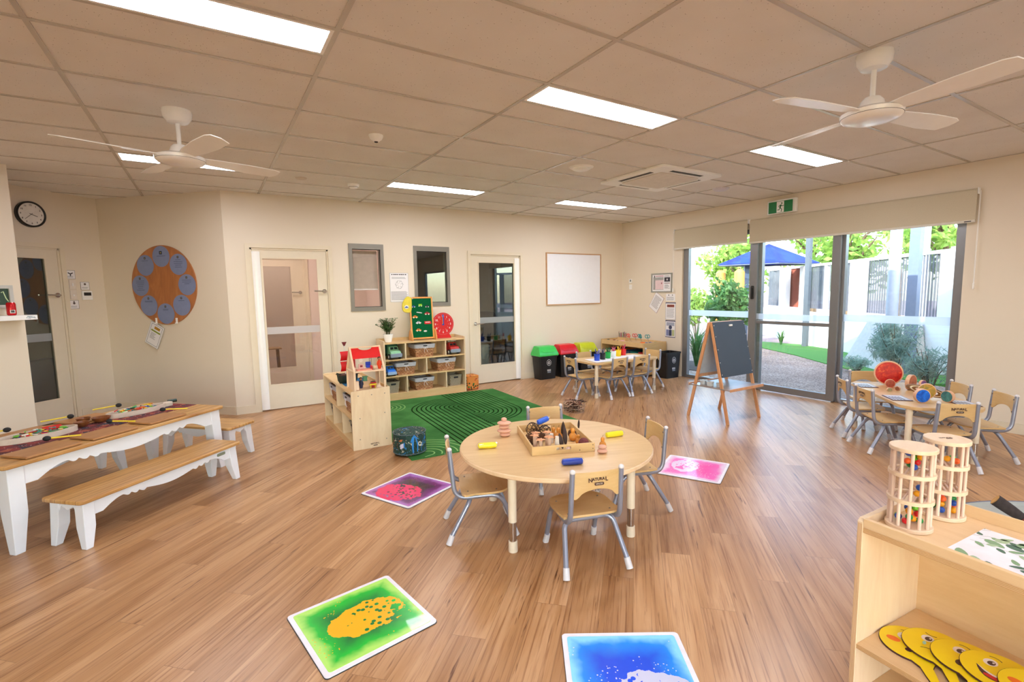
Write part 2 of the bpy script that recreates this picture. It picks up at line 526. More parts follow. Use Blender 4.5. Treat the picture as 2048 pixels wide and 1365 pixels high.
def glazed_door(n, A, x0, x1, glass, hinge_left, handle_x, handle_z, gm, leafx, strip=True, guard=True, flat=False):
    """A: wall matrix, leaf sits inside the opening x0..x1"""
    d = thing('door_%d' % n, None, None); struct(d)
    mb = MB(); mb.M = A
    a, b, top = leafx[0], leafx[1], 2.035
    g0, g1, z0, z1 = glass
    zo, zi = (-0.012, -0.05)
    for r in ((a, g0, 0.012, top), (g1, b, 0.012, top), (g0, g1, 0.012, z0), (g0, g1, z1, top)):
        mb.bb(r[0], r[1], r[2], r[3], zi, zo)
    mb.build('door_leaf', M_door, d, smooth=0)
    fb = MB(); fb.M = A
    for r in ((g0-0.012, g0+0.006, z0, z1), (g1-0.006, g1+0.012, z0, z1), (g0, g1, z0-0.012, z0+0.006), (g0, g1, z1-0.006, z1+0.012)):
        fb.bb(r[0], r[1], r[2], r[3], zo, zo+0.006)
    fb.build('glazing_bead', M_trim, d, smooth=0)
    gb = MB(); gb.M = A; gb.bb(g0, g1, z0, z1, -0.034, -0.030); gb.build('glass', gm, d, smooth=0)
    if strip:
        sb = MB(); sb.M = A; sb.bb(g0+0.006, g1-0.006, 0.97, 1.06, -0.0275, -0.0265); sb.build('frosted_strip', M_frost, d, smooth=0)
    lever('handle', d, handle_x, handle_z, -1 if hinge_left else 1, zo, A)
    fr = MB(); architrave(fr, A, x0, x1, 2.045)
    fr.build('door_frame', M_trim, d, smooth=0)
    if guard:
        gx = x0+0.02 if hinge_left else x1-0.02
        s = 1 if hinge_left else -1
        gu = MB(); gu.M = A
        out = [(0, 0), (s*0.085, 0), (s*0.088, 0.018), (s*0.06, 0.034), (s*0.03, 0.034), (0, 0.02)]
        if s < 0: out = out[::-1]
        vs = [(gx+p[0], 0.02, -0.013+p[1]) for p in out]+[(gx+p[0], 2.0, -0.013+p[1]) for p in out]
        k = len(out)
        gu.add(vs, [tuple(range(k)), tuple(range(k, 2*k))[::-1]]+[(i, i+k, (i+1) % k+k, (i+1) % k) for i in range(k)])
        gu.build('finger_guard', M_gloss_white, d, smooth=50)
    return d
AB = wall_M((0, YB, 0), 0)
glazed_door(2, AB, 0.45, 1.355, (0.578, 1.218, 0.325, 1.925), True, 1.29, 1.505, M_glass_in, (0.475, 1.333))
glazed_door(3, AB, 3.435, 4.335, (3.575, 4.22, 0.305, 1.925), False, 3.50, 0.965, M_glass_dk, (3.458, 4.312))
def wall_window(n, x0, x1, z0, z1, gm, bot=0.055):
    d = thing('window_%d' % n, None, None); struct(d)
    fr = MB(); fr.M = AB
    w = 0.045
    fr.bb(x0, x0+w, z0, z1, -0.12, 0.014); fr.bb(x1-w, x1, z0, z1, -0.12, 0.014)
    fr.bb(x0+w, x1-w, z1-w*1.6, z1, -0.12, 0.014); fr.bb(x0+w, x1-w, z0, z0+bot, -0.12, 0.014)
    fr.build('window_frame', M_winframe, d, smooth=0)
    g = MB(); g.M = AB; g.bb(x0+w, x1-w, z0+bot, z1-w*1.6, -0.032, -0.028); g.build('pane', gm, d, smooth=0)
    gk = MB(); gk.M = AB
    gk.bb(x0+w, x0+w+0.006, z0+bot, z1-w*1.6, -0.028, -0.004); gk.bb(x1-w-0.006, x1-w, z0+bot, z1-w*1.6, -0.028, -0.004)
    gk.bb(x0+w, x1-w, z1-w*1.6-0.006, z1-w*1.6, -0.028, -0.004); gk.bb(x0+w, x1-w, z0+bot, z0+bot+0.006, -0.028, -0.004)
    gk.build('glazing_gasket', M_black, d, smooth=0)
    return d
wall_window(3, 1.62, 2.09, 1.225, 2.14, M_glass_in)
wall_window(4, 2.525, 3.08, 1.265, 2.14, M_glass_dk)
# door of the clock wall, seen in part past the near wall
AC = wall_M((C0[0], C0[1], 0), pi/4)
glazed_door(4, AC, 0.46, 1.275, (0.60, 1.125, 0.28, 1.925), True, 1.215, 1.50, M_glass_dk, (0.475, 1.262), guard=False)

# ---------------------------------------------------------------- rooms behind the back wall
def tile_mat(name, c1, c2, mort, size=0.3, rough=0.35):
    t = NT(name); v = t.coord()
    br = t.node('ShaderNodeTexBrick'); br.offset = 0
    br.inputs['Scale'].default_value = 1; br.inputs['Brick Width'].default_value = size; br.inputs['Row Height'].default_value = size
    br.inputs['Mortar Size'].default_value = 0.003
    for k, c in (('Color1', c1), ('Color2', c2), ('Mortar', mort)): br.inputs[k].default_value = lin(c)
    t.link(v, br.inputs['Vector'])
    return t.set(br.outputs['Color'], rough)
wf = MB(); wf.prism([(0.25, YB+0.11), (6.7, YB+0.11), (6.7, 10.6), (0.25, 10.6)], -0.1, 0.0)
struct(wf.build('floor', tile_mat('wet_area_tiles', '#b59c90', '#b09789', '#988478'), smooth=0))
WY = 8.75
wall('wall_washroom', (0.25, WY), 0, 2.05, [(0.25, 1.08, 0, 2.05)], m=M_wall_pink)
wall('wall_washroom_side', (2.30, 10.5), -pi/2, 10.5-YB-0.12, m=M_wall_pink, th=0.08)
wall('wall_washroom_far', (0.25, 10.4), 0, 2.05, m=M_wall)
wall('wall_washroom_left', (0.25, YB+0.125), pi/2, 3.3, m=M_wall_pink)
wall('wall_store', (2.4, 9.3), 0, 3.4, m=plain('#7d7f80', 0.7, name='grey_store_wall'))
wall('wall_store_side', (5.3, 9.3), -pi/2, 9.3-YB-0.12, m=plain('#7d7f80', 0.7))
AW = wall_M((0, WY, 0), 0)
glazed_door(5, AW, 0.50, 1.33, (0.62, 1.13, 0.30, 1.92), True, 1.25, 1.50, M_glass_in, (0.52, 1.31), strip=False, guard=False)
# washroom bits
cl = MB(); cl.bb(1.62, 2.29, 7.95, 8.74, 0.0, 0.55); cl.bb(1.58, 2.29, 7.90, 8.74, 0.55, 0.60)
tag(cl.build('vanity_cabinet', M_gloss_white, smooth=0), 'white low washbasin cabinet seen through the glass of the left door', 'cabinet')
for i, (x, z) in enumerate(((1.05, 0), (1.2, 0))):
    pass
t = thing('toy_workbench', 'small wooden bench stand glimpsed through both glass doors of the washroom', 'stand', (0.78, 9.4, 0))
mb = MB()
for sx in (-0.16, 0.16):
    for sy in (-0.12, 0.12): mb.tube([(sx, sy, 0), (sx*0.9, sy*0.9, 0.55)], 0.016, 8)
mb.build('legs', plain('#7b6247', 0.5), t)
mb = MB(); mb.bb(-0.2, 0.2, -0.15, 0.15, 0.55, 0.57); mb.build('top', plain('#a78a64', 0.5), t, smooth=0, bevel=0.004)
# blind inside the third window
t = thing('roller_blind', 'small grey blind half drawn inside the left interior window', 'blind', (1.855, YB+0.10, 0))
mb = MB(); mb.bb(-0.17, 0.17, 0, 0.003, 1.53, 2.055); mb.build('fabric', plain('#cdc0b2', 0.8), t, smooth=0)
mb = MB(); mb.bb(-0.17, 0.17, -0.004, 0.008, 1.515, 1.532); mb.build('bottom_rail', M_white, t, smooth=0)
mb = MB(); mb.tube([(-0.178, -0.012, 1.50), (-0.178, -0.012, 2.04)], 0.0035, 6); mb.build('chain', M_white, t)
# things behind the right door
t = thing('nappy_bin', 'white lidded pedal bin behind the glass of the right door', 'bin', (3.94, 7.75, 0))
mb = MB(); mb.lathe([(0.15, 0), (0.18, 0.03), (0.19, 0.46), (0.185, 0.5)], 28); mb.build('body', M_gloss_white, t)
mb = MB(); mb.lathe([(0.195, 0.5), (0.2, 0.52), (0.17, 0.55), (0.05, 0.565)], 28); mb.build('lid', M_gloss_white, t)
t = thing('toy_ring', 'large yellow hoop standing in the dim room behind the right door', 'hoop', (3.72, 8.35, 0.0))
mb = MB(); mb.tube([(0.33*sin(2*pi*k/36)*0.5, 0.0, 0.66+0.62*cos(2*pi*k/36)) for k in range(37)], 0.02, 8); mb.build('hoop', plain('#c7a928', 0.5), t)
t = thing('office_chair', 'dark swivel chair in the dim room behind the right door', 'chair', (4.42, 8.1, 0))
dk = plain('#1d2a45', 0.6)
mb = MB(); mb.prism(rrect(0.46, 0.44, 0.1), 0.44, 0.52); mb.build('seat', dk, t, bevel=0.02)
mb = MB(); mb.prism(rrect(0.42, 0.5, 0.12), -0.03, 0.03, M_((0, 0.22, 0.85), rx=pi/2-0.1)); mb.build('backrest', dk, t, bevel=0.015)
mb = MB(); mb.cyl((0, 0, 0.08), (0, 0, 0.44), 0.03)
for k in range(5):
    a = 2*pi*k/5+0.3; mb.tube([(0, 0, 0.11), (0.27*cos(a), 0.27*sin(a), 0.07)], 0.018, 8); mb.ball((0.27*cos(a), 0.27*sin(a), 0.035), 0.033, 10, 6)
mb.build('base', M_black, t)
# behind the clock-wall door
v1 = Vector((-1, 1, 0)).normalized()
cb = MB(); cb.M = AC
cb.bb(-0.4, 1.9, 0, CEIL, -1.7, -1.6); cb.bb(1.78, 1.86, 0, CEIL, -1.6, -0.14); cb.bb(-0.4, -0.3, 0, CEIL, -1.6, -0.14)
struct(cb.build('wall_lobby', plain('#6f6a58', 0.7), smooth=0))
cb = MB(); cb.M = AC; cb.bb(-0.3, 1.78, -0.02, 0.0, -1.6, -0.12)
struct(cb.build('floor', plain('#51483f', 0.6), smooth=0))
cb = MB(); cb.M = AC; cb.bb(0.35, 1.5, 0.03, 0.72, -0.62, -0.45); cb.bb(0.35, 0.42, 0, 0.03, -0.6, -0.48); cb.bb(1.4, 1.47, 0, 0.03, -0.6, -0.48)
tag(cb.build('gym_mat', plain('#26386f', 0.55), smooth=0, bevel=0.02), 'folded navy blue mat standing behind the glass door under the clock', 'mat')
# unseen round lights, added to brighten the washroom, store and room beyond
def added_round_light(name, loc, r, e, label):
    t = thing(name, label, 'light', loc)
    mb = MB(); mb.lathe([(r+0.012, -0.0), (r+0.012, -0.02), (r, -0.024)], 32); mb.build('rim', M_white, t)
    mb = MB(); mb.lathe([(r, -0.022), (r*0.85, -0.045), (0.01, -0.055)], 32); mb.build('diffuser', emit('added_light_glow', '#fff1e6', e), t)
    return t
added_round_light('ceiling_light', (0.7, 7.75, CEIL), 0.18, 24, 'unseen round light added inside the washroom behind the left door')
added_round_light('ceiling_light', (3.2, 8.3, CEIL), 0.15, 2.5, 'unseen round light added in the dim store room behind the right door')
added_round_light('ceiling_light', (0.9, 9.6, CEIL), 0.18, 16, 'unseen round light added in the room beyond the washroom')

# ---------------------------------------------------------------- sliding door and fixed panes on the right
AR = wall_M((XR, YB, 0), -pi/2)       # local x = YB - Y
def yx(y): return YB-y
def pane_unit(name, x0, x1, w0, w1, z0, z1, strip, depth=(-0.10, -0.03), mid=None, bot=0.05, top=0.06, A=None):
    A = A or AR
    d = thing(name, None, None); struct(d)
    f = MB(); f.M = A
    f.bb(x0, x0+w0, z0, z1, depth[0], depth[1]); f.bb(x1-w1, x1, z0, z1, depth[0], depth[1])
    f.bb(x0+w0, x1-w1, z0, z0+bot, depth[0], depth[1]); f.bb(x0+w0, x1-w1, z1-top, z1, depth[0], depth[1])
    if mid: f.bb(x0+w0, x1-w1, mid[0], mid[1], depth[0]+0.01, depth[1]-0.01)
    f.build('frame', M_alu, d, smooth=0, bevel=0.003)
    zc = (depth[0]+depth[1])/2
    g = MB(); g.M = A; g.bb(x0+w0, x1-w1, z0+bot, z1-top, zc-0.003, zc+0.003)
    g.build('pane', M_glass, d, smooth=0)
    if strip:
        s = MB(); s.M = A; s.bb(x0+w0, x1-w1, strip[0], strip[1], zc+0.004, zc+0.005); s.build('frosted_strip', M_frost, d, smooth=0)
    return d
pane_unit('window_1', yx(5.55), yx(4.17), 0.10, 0.05, 0.0, 2.30, (1.03, 1.12))
sd = pane_unit('door_1', yx(4.33), yx(3.115), 0.115, 0.10, 0.012, 2.28, (1.02, 1.10), depth=(-0.028, 0.018), mid=(0.955, 1.0), bot=0.085)
mb = MB(); mb.M = AR; mb.prism(rrect(0.045, 0.19, 0.015, cx=yx(4.275), cy=1.40), 0.018, 0.034); mb.bb(yx(4.285), yx(4.265), 1.34, 1.46, 0.034, 0.05)
mb.build('handle', M_black, sd, bevel=0.003)
pane_unit('window_2', yx(3.17), yx(1.93), 0.09, 0.085, 0.0, 2.30, (1.03, 1.12))

pane_unit('window_5', yx(-1.2), yx(-3.2), 0.06, 0.06, 0.9, 2.2, None)
for k in range(3): pane_unit('window_%d' % (6+k), 5.45+k*1.683, 5.45+(k+1)*1.683, 0.05, 0.05, 0.35, 2.35, None, A=wall_M((XR, YF, 0), pi))

def blind(label, y0, y1, ztop, zbot, cord_side, badge=False):
    w = abs(y0-y1)
    t = thing('roller_blind', label, 'blind', (XR-0.055, (y0+y1)/2, 0), 0)
    mb = MB(); mb.bb(0, 0.0025, -w/2, w/2, zbot, ztop); mb.build('fabric', plain('#cabfa8', 0.85, var=0.03, scale=120), t, smooth=0)
    mb = MB(); mb.cyl((0.024, -w/2, ztop), (0.024, w/2, ztop), 0.024, seg=20); mb.build('roller', plain('#cabfa8', 0.85, var=0.03, scale=120), t)
    mb = MB(); mb.bb(-0.006, 0.008, -w/2, w/2, zbot-0.022, zbot+0.004); mb.build('bottom_rail', plain('#d9d3c8', 0.4), t, smooth=0, bevel=0.003)
    for s in (-1, 1):
        mb = MB(); mb.bb(-0.002, 0.054, s*(w/2+0.006)-0.004, s*(w/2+0.006)+0.004, ztop-0.035, ztop+0.03)
        mb.build('bracket', M_white, t, smooth=0, bevel=0.003)
    s = cord_side
    mb = MB(); mb.tube([(0.0, s*(w/2+0.022), ztop), (0.0, s*(w/2+0.022), 1.48)], 0.0022, 5); mb.tube([(0.026, s*(w/2+0.022), ztop), (0.02, s*(w/2+0.022), 1.48)], 0.0022, 5)
    mb.build('cord', M_white, t)
    mb = MB(); mb.bb(0.0, 0.024, s*(w/2+0.022)-0.006, s*(w/2+0.022)+0.006, 1.42, 1.48); mb.build('cord_weight', M_white, t, smooth=0, bevel=0.002)
    if badge:
        mb = MB(); mb.bb(-0.0075, -0.006, -w/2+0.03, -w/2+0.085, zbot-0.014, zbot-0.005); mb.build('maker_badge', M_ink, t, smooth=0)
    return t
blind('narrow beige roller blind above the left fixed pane', 5.68, 4.36, 2.41, 2.13, 1)
blind('wide beige roller blind above the sliding door and right pane', 4.325, 1.85, 2.40, 2.11, -1, True)

# exit sign
t = thing('exit_sign', 'green exit sign with a running figure above the blinds', 'sign')
t.matrix_world = wall_M((XR, 3.875, 2.535), -pi/2)
mb = MB()
prof = [(-0.2, 0.0), (0.2, 0.0), (0.2, 0.045), (0.1, 0.062), (0, 0.068), (-0.1, 0.062), (-0.2, 0.045)]
mb.prism(prof, -0.09, 0.09, Matrix(((1, 0, 0, 0), (0, 0, 1, 0.01), (0, 1, 0, 0), (0, 0, 0, 1))))
mb.build('housing', M_gloss_white, t, bevel=0.006)
mb = MB(); mb.bb(-0.165, 0.165, -0.072, 0.078, 0.07, 0.073); mb.build('sign_plate', plain('#1d7d46', 0.35), t, smooth=0)
mb = MB(); mb.bb(-0.05, 0.05, -0.068, 0.074, 0.073, 0.0738); mb.build('doorway_symbol', M_gloss_white, t, smooth=0)
mb = MB()
zt = 0.0746
for a in ([(0.0, 0.028), (-0.008, -0.012)], ):
    mb.strip([(0.012, 0.03), (0.0, 0.005), (-0.004, -0.012)], 0.02, zt)
mb.strip([(-0.002, -0.01), (-0.012, -0.032), (-0.038, -0.036)], 0.010, zt)
mb.strip([(0.0, -0.01), (0.02, -0.03), (0.014, -0.062)], 0.010, zt)
mb.strip([(0.012, 0.028), (-0.014, 0.02), (-0.024, 0.002)], 0.008, zt)
mb.strip([(0.012, 0.028), (0.03, 0.012), (0.048, 0.018)], 0.008, zt)
mb.prism(circ(0.010, 14, 0.02, 0.048), 0.0738, zt)
mb.build('running_figure', plain('#12653a', 0.4), t, smooth=0)

# ---------------------------------------------------------------- things on the ceiling
M_glow = emit('panel_glow', '#f6f8ff', PANEL_E)
def panel(i, j, label, half=0):
    x0, x1 = GX0+1.2*i, GX0+1.2*(i+1); y0 = GY0+0.6*j+half
    t = thing('ceiling_light', label, 'light', ((x0+x1)/2, y0+0.15, CEIL), 0)
    mb = MB()
    for r in ((-0.588, -0.57, -0.138, 0.138), (0.57, 0.588, -0.138, 0.138), (-0.57, 0.57, -0.138, -0.122), (-0.57, 0.57, 0.122, 0.138)):
        mb.bb(r[0], r[1], r[2], r[3], -0.006, -0.0005)
    mb.build('frame', M_white, t, smooth=0)
    mb = MB(); mb.bb(-0.57, 0.57, -0.122, 0.122, -0.003, -0.0008); mb.build('diffuser', M_glow, t, smooth=0)
    return t
panel(0, 1, 'large rectangular light panel at the top left of the ceiling')
panel(2, 1, 'rectangular light panel in the middle of the ceiling')
panel(4, 1, 'rectangular light panel near the right wall beyond the ceiling fan')
panel(0, 6, 'rectangular light panel behind the left ceiling fan')
panel(2, 6, 'rectangular light panel towards the back wall, left of the air conditioner')
panel(4, 6, 'farthest rectangular light panel near the back right corner')
for i, wh in ((0, 'left'), (2, 'middle'), (4, 'right')):
    panel(i, -4, 'rectangular light panel in the row behind the viewer, %s one' % wh)

def fan(name_label, loc, a0):
    t = thing('ceiling_fan', name_label, 'fan', loc)
    mw = M_gloss_white
    mb = MB(); mb.lathe([(0.035, -0.085), (0.06, -0.078), (0.082, -0.05), (0.088, -0.02), (0.086, 0)], 32); mb.build('canopy', mw, t)
    mb = MB(); mb.cyl((0, 0, -0.23), (0, 0, -0.07), 0.0135); mb.build('rod', mw, t)
    mb = MB(); mb.lathe([(0.145, -0.325), (0.148, -0.305), (0.12, -0.29), (0.065, -0.285), (0.055, -0.245), (0.038, -0.225), (0.02, -0.222)], 36); mb.build('motor_housing', mw, t)
    mb = MB(); mb.lathe([(0.03, -0.352), (0.09, -0.350), (0.13, -0.342), (0.144, -0.328), (0.144, -0.3265)], 36); mb.build('hub_cover', mw, t)
    mb = MB(); mb.lathe([(0.1455, -0.3268), (0.1455, -0.3252)], 36); mb.build('shadow_ring', M_ink, t)
    for k in range(4):
        a = a0+k*pi/2
        out = [(0.11, -0.045), (0.2, -0.06), (0.42, -0.075), (0.6, -0.072), (0.645, -0.055), (0.655, 0.0), (0.62, 0.06), (0.45, 0.068), (0.2, 0.05), (0.11, 0.035)]
        mb = MB(); mb.prism(out, -0.003, 0.003, M_((0, 0, -0.305), rz=a) @ M_(rx=rad(-11)))
        mb.build('blade', mw, t, bevel=0.002)
    return t
fan('white four-blade ceiling fan on the left', (-0.10, 4.15, CEIL), rad(20))
fan('white four-blade ceiling fan on the right, nearer', (3.095, 1.345, CEIL), rad(-12))

# air conditioner cassette
t = thing('air_conditioner', 'white square ceiling cassette air conditioner', 'air conditioner', (4.335, 3.985, CEIL))
mb = MB(); mb.prism(rrect(0.95, 0.95, 0.05), -0.028, 0.0); mb.build('panel', M_white, t, bevel=0.006)
mb = MB(); mb.prism(rrect(0.60, 0.60, 0.03), -0.036, -0.028); mb.build('intake_grille', plain('#e3dbd2', 0.5), t, bevel=0.004)
for k, nm in enumerate(range(4)):
    mb = MB(); mb.M = M_(rz=k*pi/2)
    mb.bb(-0.24, 0.24, -0.400, -0.352, -0.0295, -0.0275)
    mb.build('air_slot', plain('#3b3a3a', 0.6), t, smooth=0)
    mb = MB(); mb.M = M_(rz=k*pi/2)
    mb.bb(-0.24, 0.24, -0.353, -0.342, -0.036, -0.028)
    mb.build('louvre', M_white, t, smooth=0)
def disc_thing(name, label, cat, xy, prof, m, extra=None):
    t = thing(name, label, cat, (xy[0], xy[1], CEIL))
    mb = MB(); mb.lathe(prof, 36); mb.build('body', m, t)
    if extra:
        mb = MB(); mb.lathe(extra[1], 36); mb.build(extra[0], extra[2], t)
    return t
disc_thing('smoke_detector', 'small white smoke detector near the middle of the ceiling', 'smoke detector', (1.19, 4.02), [(0.02, -0.05), (0.025, -0.045), (0.045, -0.03), (0.055, -0.008), (0.055, 0)], M_white, ('sensor', [(0.012, -0.056), (0.016, -0.05)], M_ink))
disc_thing('smoke_detector', 'white domed smoke detector left of the back light panel', 'smoke detector', (1.465, 5.9), [(0.04, -0.045), (0.05, -0.03), (0.052, -0.026), (0.062, -0.02), (0.065, 0)], M_white, ('sensor_ring', [(0.0505, -0.034), (0.0515, -0.030)], plain('#8a8580', 0.5)))
disc_thing('cover_plate', 'flat round cover plate on the ceiling beside the domed smoke detector', 'cover plate', (0.91, 5.84), [(0.05, -0.012), (0.06, 0)], plain('#d5c9bd', 0.5))
disc_thing('ceiling_vent', 'round white air vent left of the air conditioner', 'vent', (3.255, 4.03), [(0.10, -0.012), (0.11, -0.008), (0.125, 0)], M_white, ('vent_disc', [(0.07, -0.03), (0.085, -0.022), (0.085, -0.012)], M_white))
disc_thing('emergency_light', 'shallow white dome light right of the air conditioner', 'light', (5.45, 4.01), [(0.01, -0.038), (0.07, -0.03), (0.098, -0.012), (0.1, 0)], plain('#d8d4e0', 0.3))

# ---------------------------------------------------------------- outside
def pebble_mat():
    t = NT('exposed_aggregate'); v = t.coord()
    n = t.voro(v, 60, out='Color'); n2 = t.noise(v, 1.3, 4, 0.6)
    g = t.node('ShaderNodeRGBToBW'); t.link(n, g.inputs[0])
    c = t.ramp(g.outputs[0], [(0.2, '#6f5a50'), (0.5, '#a08574'), (0.8, '#bda595')])
    c = t.mix(0.5, c, t.ramp(n2, [(0.35, '#b79f92'), (0.65, '#ffffff')]), 'MULTIPLY')
    return t.set(c, 0.85)
def grass_mat():
    t = NT('turf'); v = t.coord()
    n = t.noise(v, 120, 3, 0.7)
    return t.set(t.ramp(n, [(0.35, '#2f5f1f'), (0.6, '#4f8a30'), (0.8, '#6aa343')]), 0.9)
def paver_mat():
    t = NT('brick_pavers'); v = t.coord(rot=(0, 0, 0.6))
    br = t.node('ShaderNodeTexBrick'); br.inputs['Scale'].default_value = 1
    br.inputs['Brick Width'].default_value = 0.23; br.inputs['Row Height'].default_value = 0.115; br.inputs['Mortar Size'].default_value = 0.004
    for k, c in (('Color1', '#a78d88'), ('Color2', '#8f7a7c'), ('Mortar', '#6b6060')): br.inputs[k].default_value = lin(c)
    t.link(v, br.inputs['Vector'])
    return t.set(br.outputs['Color'], 0.85)
g = MB(); g.prism([(XR+0.1, -45), (60, -45), (60, 50), (XR+0.1, 50)], -0.2, -0.06)
struct(g.build('ground', paver_mat(), smooth=0))
g = MB(); g.prism([(XR+0.1, -1), (8.0, -1), (9.0, 2.9), (9.55, 4.3), (9.95, 4.9), (10.7, 5.9), (11.4, 7.1), (11.6, 8.4), (10.3, 9.6), (XR+0.1, 9.6)], -0.06, -0.015)
struct(g.build('path', pebble_mat(), smooth=0))
g = MB(); g.prism([(9.0, 2.9), (9.55, 4.3), (9.95, 4.9), (10.7, 5.9), (11.4, 7.1), (11.9, 8.0), (12.7, 7.95), (12.75, 6.9), (12.3, 5.9), (11.6, 5.0), (10.6, 3.6), (9.8, 2.4)][::-1], -0.06, 0.0)
tag(g.build('lawn', grass_mat(), smooth=0), 'curved strip of green artificial turf beyond the patio', 'grass', kind='stuff')
M_render = plain('#f2f0ee', 0.8, var=0.02, name='white_render')
# fence line
FA, FB = Vector((9.6, 2.2, 0)), Vector((15.6, 9.6, 0))
fd = (FB-FA).normalized(); fnm = Vector((fd.y, -fd.x, 0)); fang = math.atan2(fd.y, fd.x)
def corr_mat():
    t = NT('corrugated_screen'); t.n.remove(t.b)
    a = t.node('ShaderNodeBsdfTransparent'); a.inputs[0].default_value = lin('#e8ecf2')
    b = t.node('ShaderNodeBsdfPrincipled'); b.inputs['Base Color'].default_value = lin('#62646e'); b.inputs['Roughness'].default_value = 0.4
    m = t.node('ShaderNodeMixShader'); m.inputs[0].default_value = 0.6
    t.link(a.outputs[0], m.inputs[1]); t.link(b.outputs[0], m.inputs[2]); t.link(m.outputs[0], t.out.inputs[0]); return t.mat
M_corr = corr_mat(); M_orange = plain('#8f4530', 0.6)
FM = Matrix(((fd.x, fnm.x, 0, FA.x), (fd.y, fnm.y, 0, FA.y), (0, 0, 1, 0), (0, 0, 0, 1)))
Lf = (FB-FA).length
fence = thing('garden_fence', 'corrugated translucent garden fence behind white walls', 'fence')
s0 = 0.0
for k in range(-3, 7):
    a, b = k*1.36+0.12, min(Lf, k*1.36+1.36-0.12)
    mb = MB(); n = 56; vs = []; fs = []
    for i in range(n+1):
        x = a+(b-a)*i/n; y = 0.03*sin(i*1.55)
        vs += [(x, y, 0.9), (x, y, 2.0)]
    for i in range(n): fs.append((2*i, 2*i+2, 2*i+3, 2*i+1))
    mb.add(vs, fs, FM); mb.build('corrugated_panel', M_orange if k == 5 else M_corr, fence, smooth=60)
    mb = MB(); mb.bb(a-0.12, a, -0.05, 0.05, 0.0, 2.02, FM); mb.build('post', plain('#9a9ca2', 0.5), fence, smooth=0)
mb = MB(); mb.bb(-4.08, Lf, -0.04, 0.04, 2.0, 2.06, FM); mb.build('top_rail', M_render, fence, smooth=0)
mb = MB(); mb.M = FM
mb.bb(-4.08, Lf, -0.22, -0.1, -0.06, 0.82)
for a, b, h in ((0.0, 1.25, 2.03), (3.55, 4.05, 2.0), (6.2, 6.6, 2.02), (7.5, 8.0, 1.98)): mb.bb(a, b, -0.2, -0.075, 0.0, h)
tag(mb.build('garden_wall', M_render, smooth=0), 'bright white rendered garden wall in front of the fence', 'wall')
mb = MB(); mb.M = FM
mb.add([(1.35, -0.95, 0), (1.35, -0.22, 0), (2.6, -0.22, 0), (2.6, -0.95, 0), (2.1, -0.6, 0.8), (1.5, -0.25, 0.8), (2.6, -0.25, 0.8), (2.5, -0.6, 0.8)], [(0, 3, 2, 1), (0, 1, 5, 4), (4, 5, 6, 7), (0, 4, 7, 3), (3, 7, 6, 2), (1, 2, 6, 5)])
tag(mb.build('ramp_block', plain('#b9b7b2', 0.8), smooth=0), 'grey sloping concrete block at the foot of the white wall', 'block')
def post(label, x, y, r, h, m, sq=False):
    mb = MB()
    if sq: mb.bb(-r, r, -r, r, -0.06, h)
    else: mb.lathe([(r, -0.06), (r, h)], 20)
    return tag(mb.build('garden_post', m, loc=(x, y, 0), smooth=40), label, 'post')
M_post = plain('#565d66', 0.5, 0.2)
post('slim grey post rising through the blue shade sail', 12.45, 6.62, 0.055, 3.5, M_post, True)
post('thick pale blue round downpipe outside the right pane', 9.6, 3.70, 0.085, 3.3, plain('#a3adc0', 0.4))
post('square grey veranda column beside the pale downpipe', 9.75, 3.47, 0.07, 3.3, plain('#6d7c96', 0.5), True)
post('tall white pole among the trees beyond the fence', 14.0, 4.78, 0.06, 4.2, M_render)
# shade umbrella
t = thing('shade_umbrella', 'royal blue pyramid shade sail on a dark post outside', 'umbrella', (13.0, 8.0, 0), rad(-41))
blue = NT('blue_canvas')
_n = blue.noise(blue.coord(), 2.5, 2)
M_canvas = blue.set(blue.ramp(_n, [(0.35, '#0a1a7c'), (0.65, '#1735b8')]), 0.6)
mb = MB()
R = 1.32; cs = [(R, 0), (0, 0.85), (-R, 0), (0, -0.85)]
vs = [(x, y, 2.12) for x, y in cs]+[(x*0.97, y*0.97, 2.10) for x, y in cs]+[(0, 0, 2.66), (0, 0, 2.62)]
fs = []
for k in range(4):
    j = (k+1) % 4
    fs += [(k, j, 8), (j+4, k+4, 9), (k, k+4, j+4, j)]
mb.add(vs, fs); mb.build('canopy', M_canvas, t, smooth=0)
mb = MB()
for x, y in cs: mb.tube([(0, 0, 2.60), (x*0.96, y*0.96, 2.09)], 0.02, 8)
for k in range(4): mb.tube([(cs[k][0]*0.97, cs[k][1]*0.97, 2.09), (cs[(k+1) % 4][0]*0.97, cs[(k+1) % 4][1]*0.97, 2.09)], 0.02, 8)
mb.build('frame', plain('#4a5568', 0.5), t)
mb = MB(); mb.bb(-0.62, -0.50, -0.06, 0.06, -0.06, 2.3); mb.build('post', plain('#3b4a63', 0.5), t, smooth=0)

# planting
def leaf_mat(name, c1, c2, c3):
    t = NT(name); v = t.coord()
    n = t.noise(v, 9, 3)
    t.set(t.ramp(n, [(0.3, c1), (0.5, c2), (0.72, c3)]), 0.6)
    t.b.inputs['Subsurface Weight'].default_value = 0.0
    tr = t.node('ShaderNodeBsdfTranslucent'); tr.inputs[0].default_value = lin(c3)
    m = t.node('ShaderNodeMixShader'); m.inputs[0].default_value = 0.35
    t.link(t.b.outputs[0], m.inputs[1]); t.link(tr.outputs[0], m.inputs[2]); t.link(m.outputs[0], t.out.inputs[0])
    return t.mat
M_leaf_lime = leaf_mat('lime_leaves', '#4d7a28', '#7a9f3e', '#adc665')
M_leaf_dark = leaf_mat('dark_leaves', '#284420', '#3f6b35', '#6a9352')
M_leaf_grey = leaf_mat('grey_leaves', '#4c6b62', '#7d9a8d', '#a9bfae')
